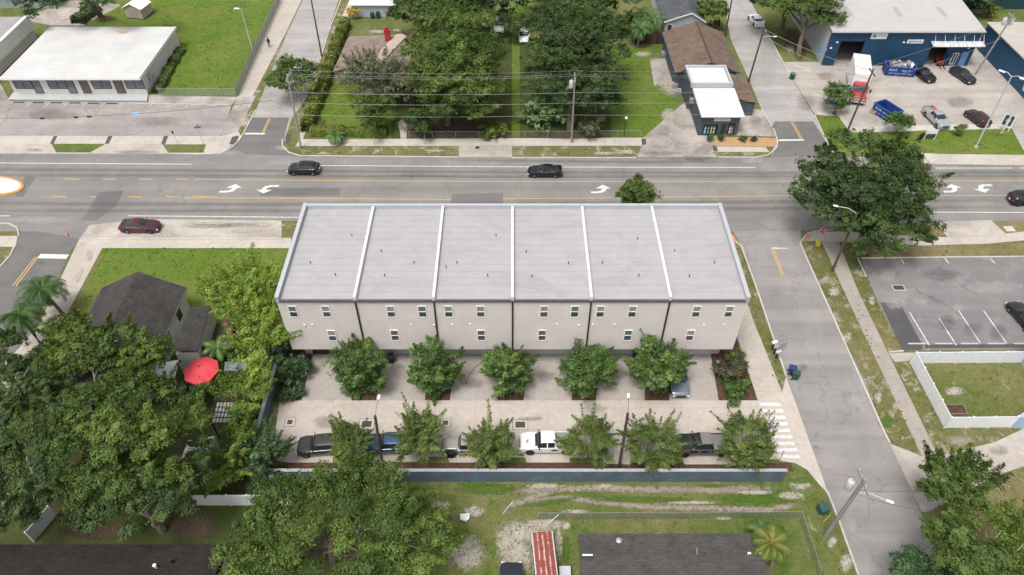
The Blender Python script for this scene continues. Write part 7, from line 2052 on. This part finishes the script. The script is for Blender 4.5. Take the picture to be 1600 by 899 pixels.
# --- seven trees along the wall
wl = (("wall-row tree at the left corner of the court by the side wall", 413, 705, 38, 2.9), ("wall-row tree between the dark bronze SUV and the blue SUV", 546, 688, 32, 3.0), ("wall-row tree right behind the tail of the blue SUV", 654, 680, 39, 3.0), ("wall-row tree covering the bed of the sand grey off-road truck", 768, 694, 36, 2.7),
      ("wall-row tree hiding the white pickup's tail", 922, 690, 42, 2.8), ("wall-row tree hiding the black pickup's nose", 1020, 694, 43, 2.7), ("wall-row tree at the right end by the zebra crossing", 1165, 690, 43, 2.8))
for i, (lb, u, v, rp, zc) in enumerate(wl):
    simple_tree(lb, u, v, zc, rp, 1.0, 19000, .18, M['myrtle'] if i else M['darkleaf'], 50 + i, 11, .07, "trees along the blue wall", .36, 3, per=16, asp=.45, fill=.5, rr=.42, low=-.8, shoots=45, shoot_len=.9)
# --- court shrubs
shrub("shrub", "dark flowering shrub in the left planting bed beside the air conditioner", "shrub", 452, 575, 1.3, 30, .7, 6000, .24, M['darkleaf'], 70)
shrub("shrub", "low green shrub at the front of the left planting bed", "shrub", 455, 612, .6, 20, .5, 2500, .22, M['darkleaf'], 71)
shrub("shrub", "purple-brown leaved shrub in the right planting bed", "shrub", 1142, 577, 1.0, 26, .75, 4500, .22, M['redshrub'], 72)
shrub("shrub", "upright green shrub at the top of the right planting bed", "shrub", 1148, 554, 1.0, 14, 1.0, 2200, .2, M['myrtle'], 73)
shrub("shrub", "low rounded green shrub at the front of the right planting bed", "shrub", 1152, 609, .6, 25, .5, 3600, .22, M['magnolia'], 74)
for k, (u, lb) in enumerate(((1109, "first from the driveway"), (1127, "second from the driveway"), (1161, "third from the driveway"), (1181, "nearest the side street"))):
    shrub("shrub", f"small round bush in the orange mulch before the slate shop, {lb}", "shrub", u, 216, .45, 5.5, 1.0, 420, .22, M['darkleaf'], 75 + k, 3, "bushes in the mulch strip", tr=.03)

# --- big trees of the middle lot
px_tree("tree", "huge bright-topped tree on the left of the wooded middle lot", "tree", (700, 196), [(690, 45, 9, 44), (740, 50, 10, 46), (715, 85, 10, 52), (665, 80, 8, 40), (752, 95, 8, 38), (700, 120, 8, 50), (745, 130, 7, 46), (670, 130, 6.5, 38), (720, 160, 5.5, 44), (758, 135, 6, 30), (680, 165, 4.5, 32), (745, 172, 4.5, 28)], 88000, .32, M['oakmid'], M['bark'], 101, tr=.4, clump=.7, low=-.25, shoots=60, shoot_len=.8, shrink=.9, per=30)
px_tree("tree", "huge dark tree on the right of the wooded middle lot behind the utility pole", "tree", (890, 205), [(895, 30, 11, 48), (930, 45, 10, 44), (855, 50, 10, 44), (900, 75, 10, 52), (945, 85, 8.5, 40), (853, 90, 8.5, 44), (880, 115, 8, 50), (930, 120, 7, 44), (850, 130, 6.5, 36), (915, 150, 5.5, 44), (960, 55, 8.5, 32), (945, 160, 4.5, 30), (860, 25, 10, 36)], 92000, .32, M['oak'], M['bark'], 102, tr=.45, clump=.7, low=-.25, shoots=60, shoot_len=.8, shrink=.9, per=30)
simple_tree("pale flowering shrub tree standing in front of the dark tree by the pole", 855, 172, 2.2, 42, .85, 9000, .36, M['paleleaf'], 103, 10, .09, clump=.5, stems=4, per=16, fill=.6)
shrub("shrub", "bare grey-green thicket right of the utility pole under the dark tree", "shrub", 925, 195, 1.5, 28, .8, 5000, .28, M['olive'], 104, clump=.5)
simple_tree("thin olive-grey tree behind the low front hedge", 588, 122, 3.6, 56, .6, 21000, .26, M['olive'], 105, 13, .12, clump=.6, stems=3, per=12, fill=.5, rr=.4, shoots=120)
simple_tree("small bright tree behind the hedge, nearest the main road pavement", 583, 176, 3.0, 34, .95, 8500, .28, M['oakmid'], 106, 9, .09, clump=.5, stems=2, per=18, fill=.5)
simple_tree("small sapling right of the concrete path in the wooded lot", 655, 192, 2.2, 24, .95, 5000, .28, M['oak'], 107, 7, .07, clump=.4, per=18, fill=.5)
simple_tree("olive-green tree filling the gap below the tan roofed house", 640, 135, 3.4, 38, .75, 9500, .3, M['olive'], 108, 9, .12, clump=.6, stems=2, per=18, fill=.5)
shrub("shrub", "low green bush on the lawn behind the wire fence", "shrub", 770, 205, .8, 22, .6, 3200, .28, M['hedge'], 109)
simple_tree("street tree leaning over the pale far street beside the lamp pole", 455, 117, 4.0, 40, .62, 8500, .32, M['oakmid'], 110, 10, .13, clump=.6, per=18, fill=.5, base=(473, 168), rr=.42)
# --- top row
px_tree("tree", "dark broad tree behind the white workshop at the top edge", "tree", (655, 30), [(640, 18, 6, 30), (670, 8, 7, 34), (655, -12, 8, 30)], 17000, .45, M['oak'], M['bark'], 111, tr=.3, clump=.8)
px_tree("tree", "dark tree at the top edge, right of the broad one", "tree", (725, 10), [(720, -2, 7, 32), (750, 8, 6, 30), (705, 15, 5, 24)], 15000, .45, M['oak'], M['bark'], 112, tr=.3, clump=.8)
px_tree("tree", "dark tree at the top edge behind the grass strip", "tree", (810, -8), [(790, -8, 6, 30), (830, -12, 7, 30), (770, 2, 5, 22)], 13000, .45, M['darkleaf'], M['bark'], 113, tr=.3, clump=.8)
px_tree("tree", "small tree hiding the white vehicle left of the grass strip", "tree", (795, 50), [(792, 28, 3.5, 16), (800, 42, 3, 14), (775, 62, 2.5, 13)], 5200, .36, M['oak'], M['bark'], 114, tr=.12, clump=.5)
simple_tree("bare twiggy shrub beside the white car on the grass strip", 838, 25, 2.5, 22, .8, 2600, .26, M['olive'], 115, 8, .07, clump=.6, stems=4, per=10, fill=.4)
px_tree("tree", "tree at the top edge above the clustered palms", "tree", (960, 10), [(945, 0, 6, 24), (975, -8, 7, 26), (925, 5, 6, 20)], 11000, .42, M['oak'], M['bark'], 116, tr=.25, clump=.7)
for k, (u, v, L_, lb) in enumerate(((985, 30, 3.2, "clump palm nearest the big dark tree, before the wooden fence"), (1003, 22, 3.4, "clump palm in the middle, before the wooden fence"), (1020, 32, 3.2, "clump palm nearest the grey roofed house"), (1000, 44, 2.8, "low clump palm right behind the wooden fence"))):
    c = P(u, v, 3.2); palm("palm_tree", lb, (c.x, c.y, 0), (c.x, c.y, 3.0), 26, L_, M['palmleaf'], 120 + k, .14, 1.0, "clustered palms")
simple_tree("bright rounded tree beside the grey roofed house on the far right street", 1116, 18, 4.0, 24, .8, 9000, .36, M['oakmid'], 125, 9, .14, clump=.55, base=(1122, 40))
shrub("shrub", "reddish shrub at the foot of the bright tree beside the grey house", "shrub", 1118, 38, .8, 10, .7, 900, .25, M['redshrub'], 126)
px_tree("tree", "tall tree with bare lower trunk at the pale end of the blue warehouse", "tree", (1247, 88), [(1245, 8, 8, 34), (1285, 12, 8, 34), (1215, -5, 8, 32), (1298, 32, 6, 16), (1265, -15, 9, 34)], 23000, .38, M['oakmid'], M['bark'], 127, tr=.42, clump=.7, fork=.55)
px_tree("tree", "tree behind the tall one beside the far right street", "tree", (1222, 46), [(1205, -5, 7, 26), (1190, 0, 6, 20), (1225, -25, 8, 30)], 9000, .4, M['oak'], M['bark'], 128, tr=.38, clump=.7, fork=.55)
simple_tree("bushy crape tree on the grass corner of the warehouse lot", 1307, 153, 2.4, 24, 1.15, 5600, .33, M['magnolia'], 129, 10, .07, clump=.45, stems=5, per=12, asp=.4, fill=.5, base=(1303, 180))
simple_tree("thin multi-stemmed tree in front of the open blue skip", 1405, 190, 2.2, 22, .9, 2600, .33, M['magnolia'], 130, 8, .05, clump=.45, stems=5, per=10, asp=.4, fill=.5, base=(1397, 210))
shrub("shrub", "small upright shrub on the warehouse front lawn between pickup and hatchback", "shrub", 1501, 203, .9, 9, 1.3, 700, .25, M['myrtle'], 131, tr=.03)
shrub("hedge_bush", "long low bush under the dark pole at the front of the warehouse lawn", "shrub", 1360, 215, .35, 24, .25, 2200, .26, M['hedge'], 132)
shrub("shrub", "yellow-green shrub behind the warehouse by the teal building", "shrub", 1547, 17, 1.4, 14, .8, 1600, .35, M['hedge'], 133)
px_tree("tree", "dark overgrown tree between the warehouse and the teal building", "tree", (1530, 12), [(1520, 0, 3, 18), (1545, -8, 4, 20)], 5000, .4, M['darkleaf'], M['bark'], 134, tr=.2, clump=.6)
shrub("shrub", "yellow flowering shrub at the corner of the white workshop", "shrub", 551, 20, 1.2, 9, .9, 900, .3, M['flower'], 135)
px_tree("tree", "dark leaved tree hanging over the top left corner above the office", "tree", (158, 27), [(30, -2, 8, 18), (60, 2, 8, 22), (95, -4, 9, 26), (130, -8, 9, 28), (165, -18, 10, 34), (48, 22, 6.5, 10), (200, -20, 9, 30)], 15000, .42, M['darkleaf'], M['bark'], 136, tr=.5, clump=.8, fork=.5)
shrub("shrub", "yellow-green shrub under the top left tree behind the office", "shrub", 138, 10, 1.2, 14, .7, 1500, .3, M['hedge'], 137)
# --- mid
simple_tree("tree crown rising behind the townhouse roof, on the main road side", 995, 306, 6.0, 30, 1.15, 11000, .30, M['oakmid'], 140, 10, .16, clump=.5, per=22)
px_tree("oak_tree", "large round oak on the corner across the side street", "tree", (1352, 392), [(1345, 250, 8, 50), (1300, 268, 7.5, 44), (1395, 262, 8, 46), (1275, 305, 6.5, 38), (1330, 295, 9, 56), (1385, 305, 8.5, 54), (1430, 300, 6.5, 34), (1310, 335, 6, 42), (1360, 345, 6.5, 48), (1415, 345, 5.5, 40), (1380, 375, 4.5, 36), (1340, 370, 4.5, 32), (1430, 265, 7, 28)], 56000, .34, M['oak'], M['bark'], 141, tr=.45, clump=.65, low=-.4, shoots=60, shoot_len=.7, shrink=.98, per=28)
# --- left side
px_tree("tree", "feathery lime-green tree at the corner of the lawn beside the townhouses", "tree", (385, 520), [(350, 445, 5, 32), (385, 432, 6, 30), (415, 445, 6, 30), (390, 470, 5, 34), (425, 480, 5, 26), (360, 478, 4, 26), (340, 460, 4, 20)], 17000, .26, M['lime'], M['bark'], 150, tr=.14, clump=.5, low=-.4, shoots=120, shoot_len=1.0, per=18, fill=.5)
px_tree("tree", "lime-green tree between the pink chairs and the townhouse end wall", "tree", (405, 560), [(400, 505, 5, 30), (420, 530, 4.5, 26), (395, 545, 4.5, 26), (408, 575, 4, 24), (425, 500, 5.5, 22)], 13000, .26, M['lime'], M['bark'], 151, tr=.12, clump=.45, low=-.4, shoots=120, shoot_len=1.0, per=18, fill=.5)
px_tree("tree", "yellow-green tree between the pergola and the side boundary wall", "tree", (385, 650), [(375, 600, 3.5, 24), (395, 612, 3.5, 24), (355, 605, 3.5, 20), (385, 640, 3, 22), (400, 590, 4, 18), (375, 665, 3, 24)], 13000, .24, M['lime2'], M['bark'], 152, tr=.1, clump=.45, low=-.4, shoots=120, shoot_len=1.0, per=18, fill=.5)
px_tree("tree", "bright green tree below the pergola at the lower end of the side wall", "tree", (365, 740), [(372, 688, 3.5, 26), (350, 712, 3.5, 26), (380, 712, 3, 22), (345, 740, 3, 24), (368, 735, 2.5, 20)], 11000, .24, M['lime2'], M['bark'], 153, tr=.1, clump=.45, low=-.4, shoots=120, shoot_len=1.0, per=18, fill=.5)
shrub("shrub", "dark ivy-like thicket between the lime trees and the side wall", "shrub", 437, 540, 2.2, 20, 1.4, 4200, .24, M['darkleaf'], 154)
shrub("shrub", "green round shrub beside the tarpaulin canopy", "shrub", 368, 556, .9, 12, .8, 1300, .22, M['magnolia'], 155)
for k, (u, v, lb) in enumerate(((338, 540, "broad-leaved banana plant beside the garden outbuilding"), (372, 500, "broad-leaved banana plant behind the pink chairs"))):
    c = P(u, v, 2.0); palm("banana_plant", lb, (c.x, c.y, 0), (c.x, c.y, 1.6), 14, 2.0, M['magnolia'], 156 + k, .09, .9, "banana plants")
shrub("shrub", "dark shrub mass right of the white vinyl fence under the corner tree", "shrub", 405, 765, 1.0, 22, .8, 3000, .22, M['darkleaf'], 158)
shrub("shrub", "dark shrubs under the red umbrella in the back yard", "shrub", 290, 620, 1.3, 34, .7, 5200, .24, M['oak'], 159)
px_tree("tree", "spreading tree covering the lower part of the charcoal gable roof", "tree", (165, 590), [(95, 520, 7, 34), (140, 520, 7.5, 36), (185, 535, 7.5, 40), (230, 545, 7, 34), (150, 560, 7, 40), (250, 560, 6, 26), (105, 555, 6.5, 36), (200, 580, 6, 36), (105, 590, 6.5, 34), (150, 600, 6.5, 36)], 38000, .27, M['oakmid'], M['palebark'], 160, tr=.3, clump=.42, low=-.35, shoots=70, shoot_len=.7, shrink=.75)
px_tree("tree", "dense tree at the left photo edge below the second palm", "tree", (30, 640), [(8, 545, 6, 30), (45, 575, 7, 34), (10, 590, 8, 40), (45, 620, 8, 42), (0, 640, 8, 40), (70, 600, 7, 30), (85, 640, 7, 34)], 36000, .26, M['oak'], M['palebark'], 161, tr=.3, clump=.42, low=-.35, shoots=70, shoot_len=.7, shrink=.75)
px_tree("oak_tree", "great oak in the middle of the left yard, the widest of the left grove", "tree", (185, 780), [(130, 640, 10, 50), (190, 620, 10, 46), (240, 620, 9, 42), (120, 700, 10, 52), (180, 680, 11, 56), (240, 680, 10, 50), (285, 660, 8, 38), (90, 670, 9, 40), (160, 740, 9, 52), (220, 745, 8.5, 46), (270, 720, 8, 40), (300, 640, 7, 28), (310, 700, 6.5, 28)], 76000, .25, M['oakmid'], M['palebark'], 162, tr=.5, clump=.42, low=-.35, shoots=70, shoot_len=.7, shrink=.75)
px_tree("oak_tree", "dark oak at the left photo edge above the bottom roof", "tree", (20, 800), [(20, 690, 9, 46), (60, 740, 9, 46), (10, 750, 8, 46), (50, 790, 6.5, 38), (0, 810, 6, 30), (75, 700, 9, 36)], 36000, .25, M['oak'], M['palebark'], 163, tr=.4, clump=.42, low=-.35, shoots=70, shoot_len=.7, shrink=.75)
px_tree("oak_tree", "dark oak with shaded lower crown left of the short vinyl fence", "tree", (255, 830), [(150, 800, 6, 40), (200, 800, 6, 42), (250, 775, 7, 42), (290, 775, 6, 36), (175, 780, 7, 40), (300, 745, 6.5, 34), (120, 770, 7, 36)], 36000, .24, M['oak'], M['palebark'], 164, tr=.35, clump=.42, low=-.35, shoots=70, shoot_len=.7, shrink=.75)
px_tree("oak_tree", "wide open-branched oak at the bottom, in front of the blue wall's left half", "tree", (520, 880), [(520, 757, 7.5, 42), (570, 752, 7.5, 42), (620, 766, 7, 42), (470, 770, 7, 42), (435, 800, 7, 46), (400, 840, 6.5, 44), (380, 880, 6, 44), (440, 860, 6.5, 42), (550, 780, 8, 42), (610, 800, 7, 44), (660, 800, 5.5, 38), (650, 850, 5.5, 46), (590, 870, 6, 44), (690, 840, 4.5, 30), (560, 905, 6, 44), (470, 910, 5.5, 44), (490, 826, 6.3, 32), (550, 832, 6.0, 32), (640, 900, 5, 44), (420, 915, 6, 44)], 84000, .235, M['oakmid'], M['midbark'], 165, tr=.26, clump=.55, low=-.3, shoots=90, shoot_len=.7, shrink=.88)
# exposed dead branches in that oak's crown gap
rn = random.Random(9); bb = MB()
for k in range(30):
    a0 = P(505 + rn.uniform(-60, 70), 858 + rn.uniform(-45, 38), rn.uniform(2.6, 5.0)); an = rn.uniform(-.6, .9) + (math.pi if rn.random() < .4 else 0)
    ln_ = rn.uniform(1.0, 3.2); d = Vector((math.cos(an), math.sin(an), rn.uniform(-.15, .35)))
    m1 = a0 + d * ln_ * .5 + Vector((rn.uniform(-.3, .3), rn.uniform(-.3, .3), rn.uniform(-.1, .3))); e = a0 + d * ln_ + Vector((rn.uniform(-.4, .4), rn.uniform(-.4, .4), 0))
    bb.path([a0, m1, e], .055 if k < 6 else .026, 5, .01)
    for q in range(4):
        s_ = (a0.lerp(m1, rn.random()) if q % 2 else m1.lerp(e, rn.random())); f = s_ + Vector((rn.uniform(-.8, .8), rn.uniform(-.8, .8), rn.uniform(-.2, .4))); bb.path([s_, s_.lerp(f, .5) + Vector((0, 0, .08)), f], .017, 4, .005)
ok = [o for o in sc.objects if o.get('label', '').startswith("wide open-branched oak")][0]
bb.build("branches", M['midbark'], ok, rel=True)
# --- lower right
px_tree("tree", "dark rounded tree between the concrete drive and the near street", "tree", (1492, 800), [(1475, 745, 6, 30), (1510, 735, 6.5, 30), (1465, 770, 5.5, 26), (1500, 770, 6, 34), (1530, 755, 5.5, 26), (1515, 795, 5, 28), (1460, 735, 5.5, 18), (1490, 815, 4, 22)], 21000, .25, M['oakmid'], M['palebark'], 170, tr=.22, clump=.55, low=-.3, shoots=90, shoot_len=.7, shrink=.88)
px_tree("tree", "bright spreading tree filling the bottom right corner", "tree", (1535, 890), [(1485, 835, 6, 36), (1530, 850, 7, 42), (1575, 830, 6, 36), (1500, 880, 6.5, 42), (1560, 885, 7, 44), (1600, 860, 6, 34), (1610, 800, 5, 28), (1590, 905, 6, 40)], 38000, .235, M['oakmid'], M['palebark'], 171, tr=.3, clump=.55, low=-.3, shoots=90, shoot_len=.7, shrink=.88)
px_tree("tree", "small dark tree leaning over the near street at the bottom edge", "tree", (1450, 912), [(1425, 878, 4.5, 22), (1450, 888, 4.5, 24), (1420, 898, 4.5, 24), (1475, 900, 4, 22)], 9500, .22, M['darkleaf'], M['palebark'], 172, tr=.14, clump=.5)
# --- palms
c = P(99, 492); tt = P(65, 452, 6.2)
palm("palm_tree", "tall palm leaning over the left side street pavement", (c.x, c.y, 0), above(c, 66, 455), 34, 3.1, M['palmleaf2'], 180, .16, 1.1, tmat=M['bark'])
c = P(63, 537)
palm("palm_tree", "second palm, nearer the left edge, above the dense trees", (c.x, c.y, 0), above(c, 32, 494), 32, 2.9, M['palmleaf2'], 181, .15, 1.1, tmat=M['bark'])
c = P(1206, 885)
palm("palm_tree", "yellowing palm with orange dead fronds at the corner of the charcoal roof", (c.x, c.y, 0), above(c, 1205, 850), 22, 2.1, M['yellowpalm'], 182, .13, 1.2)
c = P(1187, 845)
palm("palm_tree", "small leaning green palm sprouting beside the charcoal roof corner", (c.x, c.y, 0), above(c, 1190, 828), 9, 1.5, M['palmleaf'], 183, .1, 1.0)
c = P(525, 224)
palm("palm_tree", "small palm in the pavement verge before the low hedge", (c.x, c.y, 0), above(c, 524, 214), 14, 1.7, M['palmleaf'], 184, .1, 1.0)
for k, (u, lb) in enumerate(((585, "left"), (664, "right"), )):
    t = thing("sapling", f"thin bare sapling trunk in the front verge, the {lb} one below the hedge trees", "sapling", P(u, 226))
    MB().path([(0, 0, 0), (.05, 0, 1.2), (0, .1, 2.4)], .05, 6, .02).build("trunk", M['palebark'], t)
    link_mesh("crown", crown_mesh("crown", auto_lobes(.8, .8, .8, 2.6, 4, 190 + k), 500, .25, M['oakmid'], 190 + k, .3, 12), t)
